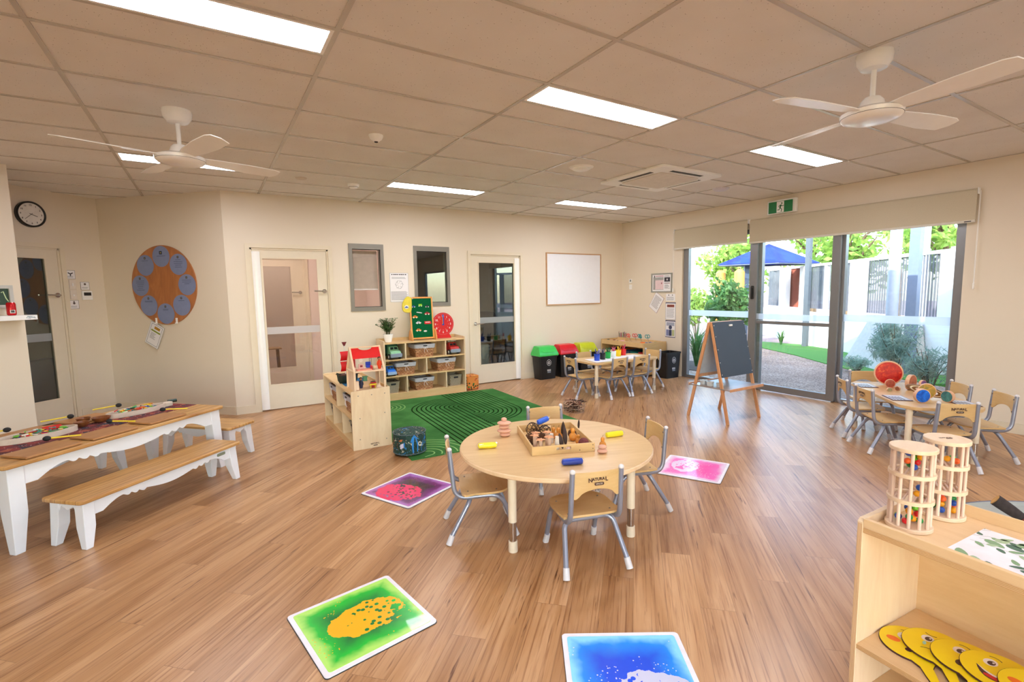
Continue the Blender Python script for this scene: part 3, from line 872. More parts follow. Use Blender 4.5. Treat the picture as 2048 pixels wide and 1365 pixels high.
M_bark = wood('bark', '#4a3b2e', '#7a6550', axis='z', freq=4, rough=0.9)
def leaves(mb, c, r, n, size, rnd, flat=0.0, shell=0.55, asp=0.45):
    for _ in range(n):
        while True:
            d = Vector((rnd.uniform(-1, 1), rnd.uniform(-1, 1), rnd.uniform(-1, 1)))
            if shell < d.length <= 1: break
        p = Vector(c)+Vector((d.x*r[0], d.y*r[1], d.z*r[2]))
        a = Vector((rnd.uniform(-1, 1), rnd.uniform(-1, 1), rnd.uniform(-1, 1)*(1-flat))).normalized()
        b = a.cross(Vector((rnd.uniform(-1, 1), rnd.uniform(-1, 1), rnd.uniform(-1, 1)))).normalized()
        s = size*rnd.uniform(0.6, 1.3)
        mb.add([p-a*s, p+b*s*asp-a*s*0.1, p+a*s, p-b*s*asp-a*s*0.1], [(0, 1, 2, 3)])
def tree(label, x, y, h, r, seed, m=M_leaf_lime, n=1500, size=0.16, grp='trees beyond the fence', low=0.35):
    rnd = random.Random(seed)
    t = thing('garden_tree', label, 'tree', (x, y, -0.06), 0, grp)
    mb = MB(); mb.tube(spline([(0, 0, 0), (0.05, 0.03, h*0.25), (0, 0.1, h*0.5), (0.1, 0, h*0.8)], 4), [0.14*(1-0.7*i/12) for i in range(13)], 8)
    for k in range(6):
        a = rnd.uniform(0, 6.28); z = h*rnd.uniform(0.35, 0.6)
        mb.tube([(0, 0.05, z), (cos(a)*r*0.35, sin(a)*r*0.35, z+h*0.13), (cos(a)*r*0.7, sin(a)*r*0.7, z+h*0.22)], [0.06, 0.04, 0.015], 6)
    mb.build('trunk', M_bark, t)
    mb = MB()
    for k in range(11):
        a = rnd.uniform(0, 6.28); q = rnd.uniform(0.1, 0.75); z = h*(low+(0.95-low)*rnd.random())
        leaves(mb, (cos(a)*r*q, sin(a)*r*q, z), (r*0.5, r*0.5, h*0.15), n//11, size, rnd, shell=0.3)
    mb.build('foliage', m, t, smooth=0)
    return t
for i, (x, y, h, r, lb) in enumerate((
    (18.5, 12.6, 3.9, 1.5, 'lime green leafy tree left of the blue shade sail'),
    (21.0, 10.9, 5.1, 1.8, 'lime green tree rising behind the blue shade sail'),
    (18.0, 8.2, 5.0, 1.6, 'lime green tree beyond the fence, seen right of the slim post'),
    (26.0, 9.8, 7.4, 2.3, 'broad lime green tree seen at the left of the right pane'),
    (16.4, 5.1, 5.2, 1.5, 'lime green tree seen at the right edge of the right pane'),
    (12.8, -2.6, 5.0, 1.9, 'lime green tree mirrored in the glass of the right interior door'))):
    tree(lb, x, y, h, r, 10+i)
def bush(name, label, cat, x, y, h, r, m, n, size, seed, spiky=False):
    rnd = random.Random(seed)
    t = thing(name, label, cat, (x, y, -0.06))
    mb = MB(); mb2 = MB()
    for k in range(16):
        a = rnd.uniform(0, 6.28); q = rnd.uniform(0.1, 1)*r
        pts = [(0, 0, 0), (cos(a)*q*0.4, sin(a)*q*0.4, h*0.5), (cos(a)*q, sin(a)*q, h*rnd.uniform(0.7, 1))]
        mb2.tube(pts, [0.008, 0.006, 0.003], 5)
        leaves(mb, (cos(a)*q*0.8, sin(a)*q*0.8, h*rnd.uniform(0.45, 0.85)), (r*0.35, r*0.35, h*0.2), n//16, size, rnd, shell=0.1, asp=0.12 if spiky else 0.45)
    mb2.build('stems', M_bark, t); mb.build('foliage', m, t, smooth=0)
    return t
bush('lavender_bush', 'grey green lavender bush outside behind the planet table', 'bush', 8.75, 3.28, 1.02, 0.42, M_leaf_grey, 3600, 0.05, 3, True)
bush('lavender_bush', 'small wispy bush at the right edge of the right pane', 'bush', 8.05, 2.62, 0.72, 0.36, M_leaf_grey, 1300, 0.055, 4, True)
bush('turf_plant', 'low silvery plant on the path edge outside the right pane', 'plant', 9.35, 4.05, 0.32, 0.28, M_leaf_grey, 1400, 0.04, 5, True)
bush('garden_shrub', 'tall dark green shrub outside behind the easel', 'shrub', 10.9, 7.75, 1.75, 0.62, M_leaf_dark, 1300, 0.09, 6)
bush('garden_shrub', 'pale shrub in front of the orange poles outside', 'shrub', 12.2, 9.7, 1.5, 0.7, M_leaf_lime, 900, 0.08, 7)
def strap(label, x, y, h, n, seed):
    rnd = random.Random(seed); mb = MB()
    for k in range(n):
        a = rnd.uniform(0, 6.28); L = h*rnd.uniform(0.7, 1.1); q = rnd.uniform(0.2, 0.6)*h; w = 0.012
        pts = [Vector((0, 0, 0)), Vector((cos(a)*q*0.3, sin(a)*q*0.3, L*0.6)), Vector((cos(a)*q, sin(a)*q, L*rnd.uniform(0.6, 1)))]
        pts = spline(pts, 4); sd_ = Vector((-sin(a), cos(a), 0)); vs = []; fs = []
        for i, p in enumerate(pts):
            ww = w*(1-i/len(pts)*0.9); vs += [p-sd_*ww, p+sd_*ww]
        for i in range(len(pts)-1): fs.append((2*i, 2*i+2, 2*i+3, 2*i+1))
        mb.add(vs, fs)
    return tag(mb.build('strap_leaf_plant', M_leaf_dark, loc=(x, y, -0.06), smooth=0), label, 'plant')
strap('dark strap-leaf plant outside the left pane', 7.75, 6.15, 0.95, 90, 2)
strap('strap-leaf plant at the foot of the far white wall', 12.4, 7.2, 0.55, 50, 3)
g = MB(); g.prism(circ(0.55, 20, 7.85, 6.15, 0.8), -0.058, -0.005)
tag(g.build('mulch_bed', plain('#4a3a30', 0.95, var=0.3, scale=60), smooth=0), 'dark mulch bed under the strap-leaf plant', 'garden bed')
for x, y, lb in ((12.4, 9.05, 'left of the two orange timber poles outside'), (12.1, 8.25, 'right of the two orange timber poles outside')):
    mb = MB(); mb.lathe([(0.14, -0.06), (0.13, 1.9), (0.05, 1.98)], 14)
    tag(mb.build('timber_pole', wood('orange_timber', '#b8752c', '#e0a050', axis='z', freq=4), loc=(x, y, 0)), lb, 'pole')

# ================================================================ furniture
M_ply = wood('pale_plywood', '#cfa66c', '#ddba84', '#d2ab74', axis='x', rough=0.4, freq=7)
M_plyy = wood('pale_plywood_upright', '#dcc09a', '#e8d2b0', '#dfc39c', axis='z', rough=0.4, freq=7)
M_cab = wood('cabinet_maple', '#d8b27c', '#e3c18d', '#d9b47e', axis='x', rough=0.42, freq=6)
M_tabletop = wood('birch_tabletop', '#cfa874', '#debb89', '#d4ae7b', axis='x', rough=0.28, freq=10)
M_cream = plain('#e6d6bf', 0.4, var=0.01)
M_silver = plain('#9a9fb2', 0.34, 0.5, var=0.02)
M_cap = plain('#d9d6da', 0.45, var=0.01)
M_screw = plain('#8f8a84', 0.3, 0.8)
M_brown_ink = plain('#4a2c22', 0.5)

def logo(parent, M, s=1.0):
    """two-line maker's mark: NATURAL over a dark oval badge"""
    text('N', 0.028*s, 'lettering', M_brown_ink, parent, M @ Matrix.Translation((-0.042*s, 0.0, 0.0004)), bold=0.0007)
    text('ATURA', 0.020*s, 'lettering', M_brown_ink, parent, M @ Matrix.Translation((0.0*s, 0.003*s, 0.0004)), bold=0.0006)
    text('L', 0.028*s, 'lettering', M_brown_ink, parent, M @ Matrix.Translation((0.043*s, 0.0, 0.0004)), bold=0.0007)
    mb = MB(); mb.prism(rrect(0.05*s, 0.015*s, 0.007*s, 4), 0, 0.0006, M @ Matrix.Translation((0.004*s, -0.020*s, 0)))
    b = mb.build('badge', M_brown_ink, parent, smooth=0)
    c = text('SPACES', 0.011*s, 'badge_lettering', M_cream, parent, M @ Matrix.Translation((0.004*s, -0.020*s, 0.0007)))

def make_chair(with_logo=True):
    t = thing('child_chair', 'x', 'chair')
    # seat: rounded plywood, slightly dished
    out = []
    for x, y in [(-0.155, -0.125), (0.155, -0.125), (0.165, -0.05), (0.168, 0.05), (0.15, 0.12), (0.10, 0.155), (0, 0.165), (-0.10, 0.155), (-0.15, 0.12), (-0.168, 0.05), (-0.165, -0.05)]: out.append((x, y, 0))
    out = spline(out+[out[0]], 4)[:-1]
    n = len(out); vs = []; fs = []
    for k, f in enumerate((1.0, 0.7, 0.35)):
        for p in out: vs.append((p.x*f, p.y*f+0.01*(1-f), 0.292-0.006*(1-f)+ (0.0)))
    top = len(vs); vs.append((0, 0.01, 0.285))
    for r in range(2):
        for i in range(n): a = r*n+i; b = r*n+(i+1) % n; fs.append((a, b, b+n, a+n))
    for i in range(n): fs.append((2*n+i, 2*n+(i+1) % n, top))
    o = len(vs)
    for p in out: vs.append((p.x, p.y, 0.280))
    for i in range(n): fs.append((o+i, o+(i+1) % n, (i+1) % n, i))
    fs.append(tuple(o+i for i in range(n))[::-1])
    mb = MB(); mb.add(vs, fs); seat = mb.build('seat', M_ply, t)
    for x, y in ((-0.12, -0.09), (0.12, -0.09), (-0.125, 0.08), (0.125, 0.08)):
        mb = MB(); mb.lathe([(0.006, 0.2905), (0.004, 0.2935)], 10, M_((x, y, 0))); mb.build('screw', M_screw, seat)
    # backrest, curved panel with an arch cut from its lower edge
    m = 20; vs = []; fs = []
    for i in range(m+1):
        u = -1+2*i/m; x = u*0.142
        yy = -0.168-0.022*(1-u*u)
        e = 0.012*max(0, abs(u)-0.88)/0.12
        zt = 0.548-e+0.002*(1-u*u)
        zb = 0.405+0.052*math.sqrt(max(0, 1-(u/0.72)**2)) if abs(u) < 0.72 else 0.405+(abs(u)-0.72)*0.0
        zb += e
        dy = 0.02
        for k, (z) in enumerate((zb, zt)):
            lean = (z-0.4)*(-0.06)
            vs += [(x, yy+lean, z), (x, yy+lean-0.009, z)]
    for i in range(m):
        a = 4*i; b = a+4
        fs += [(a, a+2, b+2, b)[::-1], (a+1, b+1, b+3, a+3)[::-1], (a+2, a+3, b+3, b+2)[::-1], (a, b, b+1, a+1)[::-1]]
    fs += [(0, 1, 3, 2)[::-1], (4*m, 4*m+2, 4*m+3, 4*m+1)[::-1]]
    mb = MB(); mb.add(vs, fs); back = mb.build('backrest', M_ply, t, bevel=0.002)
    for x in (-0.128, 0.128):
        for z in (0.425, 0.525):
            mb = MB(); mb.cyl((x, -0.171-(z-0.4)*0.06, z), (x, -0.166-(z-0.4)*0.06, z), 0.006, seg=10); mb.build('screw', M_screw, back)
    if with_logo:
        # local x of the print runs to the left of the sitter as seen from behind: viewer behind sees +x to the right
        M = Matrix(((1, 0, 0, 0), (0, 0, -1, -0.2083), (0, 1, 0, 0.508), (0, 0, 0, 1))) @ M_(rx=rad(-3.4))
        logo(back, M, 1.05)
    r = 0.0138
    for s in (-1, 1):
        pts = fillet([(s*0.135, -0.192, 0.556), (s*0.140, -0.168, 0.262), (s*0.143, 0.105, 0.268), (s*0.150, 0.188, 0.03)], 0.075, 7)
        mb = MB(); mb.tube(pts, r, 12); side = mb.build('side_tube', M_silver, t)
        mb = MB(); mb.ball((s*0.135, -0.1925, 0.556), 0.0150, 12, 8, (1, 1, 0.9)); mb.build('end_cap', M_cap, side)
        mb = MB(); mb.cyl((s*0.1475, 0.174, 0.058), (s*0.1515, 0.195, 0.003), 0.0168, 0.0178); mb.build('foot_cap', M_cap, side)
    pts = fillet([(-0.176, -0.205, 0.03), (-0.137, -0.075, 0.250), (0.137, -0.075, 0.250), (0.176, -0.205, 0.03)], 0.05, 7)
    mb = MB(); mb.tube(pts, r, 12); rear = mb.build('rear_leg_frame', M_silver, t)
    for s in (-1, 1):
        mb = MB(); mb.cyl((s*0.171, -0.190, 0.056), (s*0.178, -0.213, 0.003), 0.0168, 0.0178); mb.build('foot_cap', M_cap, rear)
    return t
chair0 = make_chair()
_used = []
def chair(label, x, y, deg, grp, s=1.0):
    if not _used: c = chair0; c.location = (x, y, 0); c.rotation_euler = (0, 0, rad(deg)); c['label'] = label; c['group'] = grp; _used.append(1)
    else: c = dup(chair0, (x, y, 0), rad(deg), label, grp)
    return c

def table_leg(parent, x, y, top, ext=0.175):
    mb = MB(); mb.lathe([(0.024, ext), (0.0245, top-0.004)], 20, M_((x, y, 0))); leg = mb.build('leg', M_cream, parent)
    mb = MB(); mb.lathe([(0.0205, 0.05), (0.0205, ext+0.01)], 20, M_((x, y, 0))); mb.build('chrome_extension', M_chrome, leg)
    mb = MB(); mb.lathe([(0.026, 0.0), (0.027, 0.006), (0.0255, 0.062), (0.022, 0.064)], 20, M_((x, y, 0))); mb.build('foot_cap', M_cream, leg)

# ---- round table in the middle
TR = (1.812, 2.514); HR = 0.49
t = thing('round_table', 'round wooden activity table with four cream legs in the middle of the room', 'table', (TR[0], TR[1], 0), rad(-19.6))
mb = MB(); mb.prism(circ(0.605, 72), HR-0.002, HR+0.0005); mb.build('tabletop', M_tabletop, t)
mb = MB(); mb.lathe([(0.58, HR-0.030), (0.604, HR-0.028), (0.610, HR-0.022), (0.610, HR-0.005), (0.606, HR)], 72, cap=False); mb.prism(circ(0.60, 72), HR-0.0295, HR-0.0022)
mb.build('edge_band', wood('pale_edge', '#e2bf96', '#efd0ac', axis='x'), t)
for sx in (-1, 1):
    for sy in (-1, 1): table_leg(t, sx*0.358, sy*0.358, HR-0.03)
G1 = 'chairs around the round table'
chair('small chair nearest the viewer at the round table, its lettered back turned to us', 1.659, 2.051, 343.9, G1)
chair('small chair on the left side of the round table, turned right', 1.339, 2.652, 249.5, G1)
chair('small chair on the right side of the round table beside the pink floor mat', 2.346, 2.388, 69.1, G1)
chair('small chair behind the round table, backrest facing the viewer over the tabletop', 2.12, 2.98, 163, G1)

def rect_table(label, c, rz, h, cham=0.09):
    t = thing('activity_table', label, 'table', (c[0], c[1], 0), rz)
    L, Wd = 1.2, 0.61
    out = [(L/2-cham, -Wd/2), (L/2, -Wd/2+cham*0.8), (L/2, Wd/2-cham*0.8), (L/2-cham, Wd/2), (-L/2+cham, Wd/2), (-L/2, Wd/2-cham*0.8), (-L/2, -Wd/2+cham*0.8), (-L/2+cham, -Wd/2)]
    P = [Vector((x, y, 0)) for x, y in out]
    rp = []
    n = len(P)
    for i in range(n):
        a, b, c2 = P[i-1], P[i], P[(i+1) % n]
        p = b+(a-b).normalized()*0.03; q = b+(c2-b).normalized()*0.03
        for k in range(4):
            u = k/3; w = p*(1-u)**2+b*2*u*(1-u)+q*u*u; rp.append((w.x, w.y))
    mb = MB(); mb.prism(rp, h-0.027, h); mb.build('tabletop', M_tabletop, t, bevel=0.003)
    for sx in (-1, 1):
        for sy in (-1, 1): table_leg(t, sx*0.525, sy*0.24, h-0.027)
    return t
T2 = (4.90, 5.30); H2 = 0.485
rect_table('small rectangular table with colourful pencil cups near the back right corner', T2, rad(-3), H2)
G2 = 'chairs around the pencil table'
chair('chair at the left end of the pencil table, turned right', 4.285, 5.31, 265.8, G2)
chair('left one of the two chairs on the near side of the pencil table', 4.605, 5.085, 2.7, G2)
chair('right one of the two chairs on the near side of the pencil table', 5.01, 5.065, 357.5, G2)
chair('chair at the right end of the pencil table beside the open black bin', 5.454, 5.253, 96, G2)
chair('chair on the far side of the pencil table, left of the blue cup', 4.66, 5.53, 181, G2)
chair('chair on the far side of the pencil table, mostly hidden by the cups', 5.10, 5.53, 178, G2)
T3 = (5.41, 1.90); H3 = 0.47
rect_table('small rectangular table with wooden planets beside the right window', T3, rad(44.4), H3)
G3 = 'chairs around the planet table'
chair('left rear chair on the near long side of the planet table', 5.387, 2.274, 222.7, G3)
chair('near chair on the long side of the planet table facing the easel', 5.056, 1.945, 230, G3)
chair('chair at the near end of the planet table, lettered back turned to the viewer', 4.949, 1.519, 318.1, G3)
chair('rightmost chair of the planet table, standing by the right wall', 5.445, 1.431, 44.4, G3)
chair('chair on the far side of the planet table before the window frame', 5.70, 1.79, 47, G3)
chair('chair at the far end of the planet table behind the red sun disc', 5.80, 2.37, 138, G3)

# ---- white farmhouse table and benches on the left (axes at 45 degrees)
M_paint = plain('#eef0f6', 0.4, var=0.01)
def slat_wood():
    t = NT('acacia_boards'); v = t.coord()
    s = t.sep(v)
    fr = t.math('FRACT', t.math('MULTIPLY_ADD', s[1], 1/0.0775, 0.5))
    gap = t.math('LESS_THAN', t.math('ABSOLUTE', t.math('SUBTRACT', fr, 0.5)), 0.478)
    idx = t.math('FLOOR', t.math('MULTIPLY', s[1], 1/0.0775))
    cmb = t.node('ShaderNodeCombineXYZ'); t.link(t.math('MULTIPLY', s[0], 1.2), cmb.inputs[0])
    t.link(t.math('MULTIPLY', s[1], 14), cmb.inputs[1]); t.link(t.math('MULTIPLY', idx, 3.7), cmb.inputs[2])
    n = t.noise(cmb.outputs[0], 1.6, 4, 0.6, 0.5)
    c = t.ramp(n, [(0.28, '#a8743f'), (0.5, '#c8975a'), (0.72, '#d9ae72')])
    c = t.mix(gap, '#6f4a28', c)
    return t.set(c, 0.35)
M_slat = slat_wood()
def apron(mb, L, h, th, M, deep=0.6):
    """scalloped board, local x along, z down from 0"""
    pts = []
    def prof(u):           # u from 0 (end) to 1 (centre): how far down the board reaches, 0..1
        if u < 0.10: return 1.0
        if u < 0.36: return 1.0-0.55*sin((u-0.10)/0.26*pi/2)
        if u < 0.66:
            q = (u-0.36)/0.10; k = q % 1
            return 0.45+0.17*sin(pi*k)+0.06*int(q)
        return 0.63+0.27*sin((u-0.66)/0.34*pi/2)
    N = 120
    for i in range(N+1):
        x = -L/2+L*i/N; u = 1-abs(x)/(L/2)
        pts.append((x, -h*prof(u)))
    vs = []; fs = []
    for x, z in pts:
        vs += [(x, -th/2, 0), (x, -th/2, z), (x, th/2, 0), (x, th/2, z)]
    for i in range(N):
        a = 4*i; b = a+4
        fs += [(a, b, b+1, a+1)[::-1], (a+2, a+3, b+3, b+2)[::-1], (a+1, b+1, b+3, a+3)[::-1], (a, a+2, b+2, b)[::-1]]
    mb.add(vs, fs, M)
def taper_leg(parent, sx, sy, x, y, top, wt, wb, splay, knee=0.45):
    """leg with a kink: wide at the top, narrow at the foot, leaning inwards"""
    mb = MB()
    lev = [(top, wt, 0.0), (top*knee, wt*0.98, 0.0), (0.0, wb, 0.0)]
    vs = []
    for z, w, _ in lev:
        # outer faces stay near the corner at the top, foot pulled outwards by 'splay'
        f = 1-z/top
        ox = x+sx*splay*f; oy = y+sy*splay*f
        x0, x1 = (ox-w, ox) if sx > 0 else (ox, ox+w)
        y0, y1 = (oy-w, oy) if sy > 0 else (oy, oy+w)
        vs += [(x0, y0, z), (x1, y0, z), (x1, y1, z), (x0, y1, z)]
    fs = [(0, 1, 2, 3), (8, 11, 10, 9)]
    for r in (0, 4):
        for k in range(4):
            a = r+k; b = r+(k+1) % 4
            fs.append((a, a+4, b+4, b))
    mb.add(vs, fs)
    mb.build('leg', M_paint, parent, smooth=0, bevel=0.004)
def bench_like(name, label, cat, c, rz, L, Wd, h, leg_w, leg_b, ap_h, badge=False, th=0.024, group=None):
    t = thing(name, label, cat, (c[0], c[1], 0), rz, group)
    mb = MB(); mb.prism(rrect(L, Wd, 0.03), h-th, h); mb.build('tabletop' if cat == 'table' else 'seat', M_slat, t, bevel=0.006)
    ins = 0.03
    for sx in (-1, 1):
        for sy in (-1, 1):
            taper_leg(t, sx, sy, sx*(L/2-ins), sy*(Wd/2-ins), h-th, leg_w, leg_b, 0.012)
    for s in (-1, 1):
        mb = MB(); apron(mb, L-2*ins-2*leg_w+0.01, ap_h, 0.018, M_((0, s*(Wd/2-ins-0.014), h-th))); mb.build('apron', M_paint, t, smooth=30)
        mb = MB(); apron(mb, Wd-2*ins-2*leg_w+0.01, ap_h*0.62, 0.018, M_((s*(L/2-ins-0.014), 0, h-th), rz=pi/2)); mb.build('apron', M_paint, t, smooth=30)
    if badge:
        mb = MB(); mb.prism(rrect(0.075, 0.022, 0.008), 0, 0.003, Matrix(((1, 0, 0, L/2-0.17), (0, 0, -1, -(Wd/2-ins-0.005)), (0, 1, 0, h-th-0.032), (0, 0, 0, 1))))
        mb.build('maker_badge', plain('#8f9a86', 0.4, 0.3), t)
    return t
R45 = rad(45)
HT = 0.53
# near corner (-1.03, 3.82), right corner (0.032, 4.90)
ux, uy = Vector((0.7071, 0.7071, 0)), Vector((-0.7071, 0.7071, 0))
LT, WT = 1.53, 0.80
nc = Vector((-1.035, 3.815, 0))
tc = nc+ux*LT/2+uy*WT/2
bench_like('farmhouse_table', 'long white table with a honey wood top and scalloped apron on the left', 'table', tc, R45, LT, WT, HT, 0.085, 0.05, 0.115)
bn = Vector((-0.703, 3.665, 0)); LB, WB = 1.19, 0.31
bc = bn+ux*LB/2+uy*WB/2
bench_like('farmhouse_bench', 'low white bench with a slatted wood seat in front of the long table', 'bench', bc, R45, LB, WB, 0.30, 0.066, 0.04, 0.09, True, group='white wooden benches')
e = Vector((0.165, 5.10, 0))   # bench across the far end of the table
ec = e-uy*0.0+(-ux)*0.0
ed = Vector((-0.695, 0.719, 0))
bench_like('farmhouse_bench', 'white bench standing crosswise at the right end of the long table', 'bench', (-0.10, 5.39), rad(134), 0.80, 0.31, 0.30, 0.066, 0.04, 0.09, group='white wooden benches')
bench_like('farmhouse_bench', 'white bench behind the long table, only its legs showing under the tabletop', 'bench', Vector((-0.77, 5.40, 0))-ux*LB/2-uy*0.0, R45, LB, WB, 0.30, 0.066, 0.04, 0.09, group='white wooden benches')

# ---- table runner, boards, trays, mallets, bowls on the long table
def runner_mat():
    t = NT('patterned_cotton'); v = t.coord()
    a = t.voro(v, 55, out='Distance'); b = t.noise(v, 30, 4, 0.7, 1.2); c = t.voro(v, 22, out='Color')
    g = t.node('ShaderNodeRGBToBW'); t.link(c, g.inputs[0])
    base = t.ramp(g.outputs[0], [(0.2, '#5c2228'), (0.38, '#8c3230'), (0.5, '#33293a'), (0.62, '#752a34'), (0.8, '#a8583f')], 'CONSTANT')
    dots = t.ramp(a, [(0.0, '#f0e2d8'), (0.14, '#f0e2d8'), (0.16, '#000000')])
    m = t.math('LESS_THAN', a, 0.16)
    m2 = t.math('MULTIPLY', m, t.math('GREATER_THAN', b, 0.48))
    return t.set(t.mix(m2, base, '#eadbd5'), 0.85)
MT = Matrix(((ux.x, uy.x, 0, tc.x), (ux.y, uy.y, 0, tc.y), (0, 0, 1, 0), (0, 0, 0, 1)))
def onT(x, y): 
    d = Vector((x, y, 0))-tc
    return d.dot(ux), d.dot(uy)
t = MB(); t.prism([(-LT/2-0.0, -0.13), (LT/2-0.02, -0.13), (LT/2-0.02, 0.13), (-LT/2, 0.13)], 0, 0.0022)
tag(t.build('table_runner', runner_mat(), loc=(tc.x, tc.y, HT+0.0005), rz=R45, smooth=0), 'dark red patterned cloth runner along the middle of the long table', 'table runner')
M_board = wood('cedar_board', '#a8744a', '#bd8a5a', '#b07c50', axis='x', rough=0.45)
bl = [(-0.49, -0.272, 'near left board of the long table with a mallet across it, near the viewer'), (-0.12, -0.272, 'middle board on the near side of the long table'), (0.27, -0.272, 'right board on the near side of the long table'),
      (-0.64, 0.285, 'far left board behind the first tray, partly out of the picture'), (-0.22, 0.285, 'middle board on the far side of the long table'), (0.16, 0.285, 'right board on the far side of the long table'), (0.56, 0.20, 'plain board at the far right end of the long table')]
mal = [(-0.947, 4.285, -0.801, 4.315), (-0.678, 4.621, -0.521, 4.56), (-0.377, 4.844, -0.225, 4.836), (-1.243, 4.742, -1.375, 4.70), (-0.958, 4.994, -1.115, 4.966), (-0.704, 5.268, -0.845, 5.242)]
mlab = ['yellow mallet on the near left board', 'yellow mallet on the middle near board', 'yellow mallet on the right near board', 'yellow mallet at the left picture edge, on the far left board', 'yellow mallet on the middle far board', 'yellow mallet on the right far board']
for i, (x, y, lb) in enumerate(bl):
    w, d = (0.30, 0.21) if i < 6 else (0.22, 0.16)
    mb = MB(); mb.prism(rrect(w, d, 0.006), 0, 0.013)
    p = MT @ Vector((x, y, 0))
    tag(mb.build('wooden_board', M_board, loc=(p.x, p.y, HT+0.003), rz=R45, bevel=0.002), lb, 'board', 'boards on the long table')
M_my = plain('#efd53a', 0.4); M_mh = plain('#1d1c20', 0.7)
for i, (hx, hy, tx, ty) in enumerate(mal):
    h = Vector((hx, hy, 0)); d = (Vector((tx, ty, 0))-h); ang = math.atan2(d.y, d.x)
    t = thing('mallet', mlab[i]+' of the long table' if 'left picture' not in mlab[i] else mlab[i], 'mallet', (hx, hy, HT+0.017+0.017), ang, 'yellow mallets on the long table')
    mb = MB(); mb.cyl((0.01, 0, 0), (0.165, 0, -0.011), 0.0052, seg=10); mb.build('stick', M_my, t)
    mb = MB(); mb.ball((0, 0, 0), 0.017, 14, 10, (1.25, 1, 1)); mb.build('head', M_mh, t)
def fish_tray(label, cx, cy, ang, L, Wd, handle_end, seed):
    """oval raised tray with a small neck, full of sticks"""
    t = thing('wooden_tray', label, 'tray', (cx, cy, HT+0.003), ang)
    n = 48; outer = []; inner = []
    for k in range(n):
        a = 2*pi*k/n; ex = cos(a); 
        r = 1.0
        x = L/2*ex; y = Wd/2*sin(a)*(1-0.25*max(0, ex)**2)
        outer.append((x, y)); inner.append((x*0.94, y*0.88))
    vs = [(x, y, 0) for x, y in outer]+[(x, y, 0.036) for x, y in outer]+[(x, y, 0.036) for x, y in inner]+[(x, y, 0.006) for x, y in inner]
    fs = [tuple(range(n))[::-1]]
    for r in range(3):
        for k in range(n): a = r*n+k; b = r*n+(k+1) % n; fs.append((a, b, b+n, a+n))
    fs.append(tuple(3*n+k for k in range(n)))
    mb = MB(); mb.add(vs, fs)
    mb.build('tray_body', wood('bleached_wood', '#cdb9a8', '#dfcfc0', axis='x', rough=0.6), t)
    hx = handle_end*(L/2+0.018)
    mb = MB(); mb.prism(rrect(0.07, 0.055, 0.012, 4, hx, 0), 0, 0.034); mb.build('neck', wood('bleached_wood_b', '#cdb9a8', '#dfcfc0', axis='x', rough=0.6), t, bevel=0.003)
    rnd = random.Random(seed)
    cols = ['#d8262c', '#f2d01f', '#2250b8', '#1f9150', '#f4f2ec', '#e9781d', '#7ac142', '#1a1a1e', '#d8262c', '#f2d01f', '#2a9a96']
    hues = {'#d8262c': 'red', '#f2d01f': 'yellow', '#2250b8': 'blue', '#1f9150': 'green', '#f4f2ec': 'white', '#e9781d': 'orange', '#7ac142': 'lime', '#1a1a1e': 'black', '#2a9a96': 'teal'}
    c, s = cos(ang), sin(ang)
    where = 'left' if seed == 1 else 'right'
    seen_ = set()
    for k in range(60):
        while True:
            x, y = rnd.uniform(-1, 1), rnd.uniform(-1, 1)
            if x*x+y*y < 0.8: break
        x *= L/2*0.80; y *= Wd/2*0.70
        a = rnd.uniform(0, pi); l = rnd.uniform(0.028, 0.05); z = HT+0.003+0.022+0.010*(k//20)+rnd.uniform(0, 0.004)
        pos = ('left end', 'middle', 'right end')[0 if x < -L*0.13 else 1 if x < L*0.13 else 2]
        side = ('near rim', 'centre line', 'far rim')[0 if y < -Wd*0.1 else 1 if y < Wd*0.1 else 2]
        lay = ('lowest', 'second', 'top')[k//20]; shp = ('square', 'rod', 'rod', 'ring')[k % 4]
        for _ in range(40):
            hx_ = rnd.choice(cols); lb_ = '%s %s in the %s tray, %s layer, %s, %s' % (hues[hx_], shp, where, lay, pos, side)
            if lb_ not in seen_: break
        seen_.add(lb_)
        mb = MB()
        shp = ('square', 'rod', 'rod', 'ring')[k % 4]
        if k % 4 == 0: mb.box((0, 0, 0), (l*0.7, 0.018, 0.006))
        elif k % 4 == 3: mb.tube([(0.012*cos(q), 0.012*sin(q), 0) for q in [2*pi*j/10 for j in range(11)]], 0.003, 6)
        else: mb.cyl((-l/2, 0, 0), (l/2, 0, 0), 0.004, seg=8)
        o = mb.build('counting_stick', plain(hx_, 0.4), loc=(cx+x*c-y*s, cy+x*s+y*c, z), smooth=40)
        o.rotation_euler = (rnd.uniform(-0.2, 0.2), rnd.uniform(-0.15, 0.15), a)
        pos = ('left end', 'middle', 'right end')[0 if x < -L*0.13 else 1 if x < L*0.13 else 2]
        side = ('near rim', 'centre line', 'far rim')[0 if y < -Wd*0.1 else 1 if y < Wd*0.1 else 2]
        lay = ('lowest', 'second', 'top')[k//20]
        tag(o, lb_, 'toy piece', '%s pieces in the %s tray' % (hues[hx_], where))
    return t
fish_tray('oval pale wooden tray of coloured pieces at the left end of the long table', -1.035, 4.51, rad(31), 0.42, 0.20, -1, 1)
mb = MB(); mb.bb(-0.05, 0.05, -0.022, 0.022, 0, 0.006)
o = mb.build('counting_plate', plain('#d31f22', 0.35), loc=(-0.985, 4.62, HT+0.036)); o.rotation_euler = (0.3, 0, rad(31))
tag(o, 'flat red plastic plate lying on top of the left tray', 'toy piece')
fish_tray('oval pale wooden tray of coloured pieces towards the right end of the long table', -0.555, 5.01, rad(38), 0.44, 0.19, 1, 2)
M_coco = wood('coconut_brown', '#6b3a1e', '#96592f', axis='y', rough=0.35)
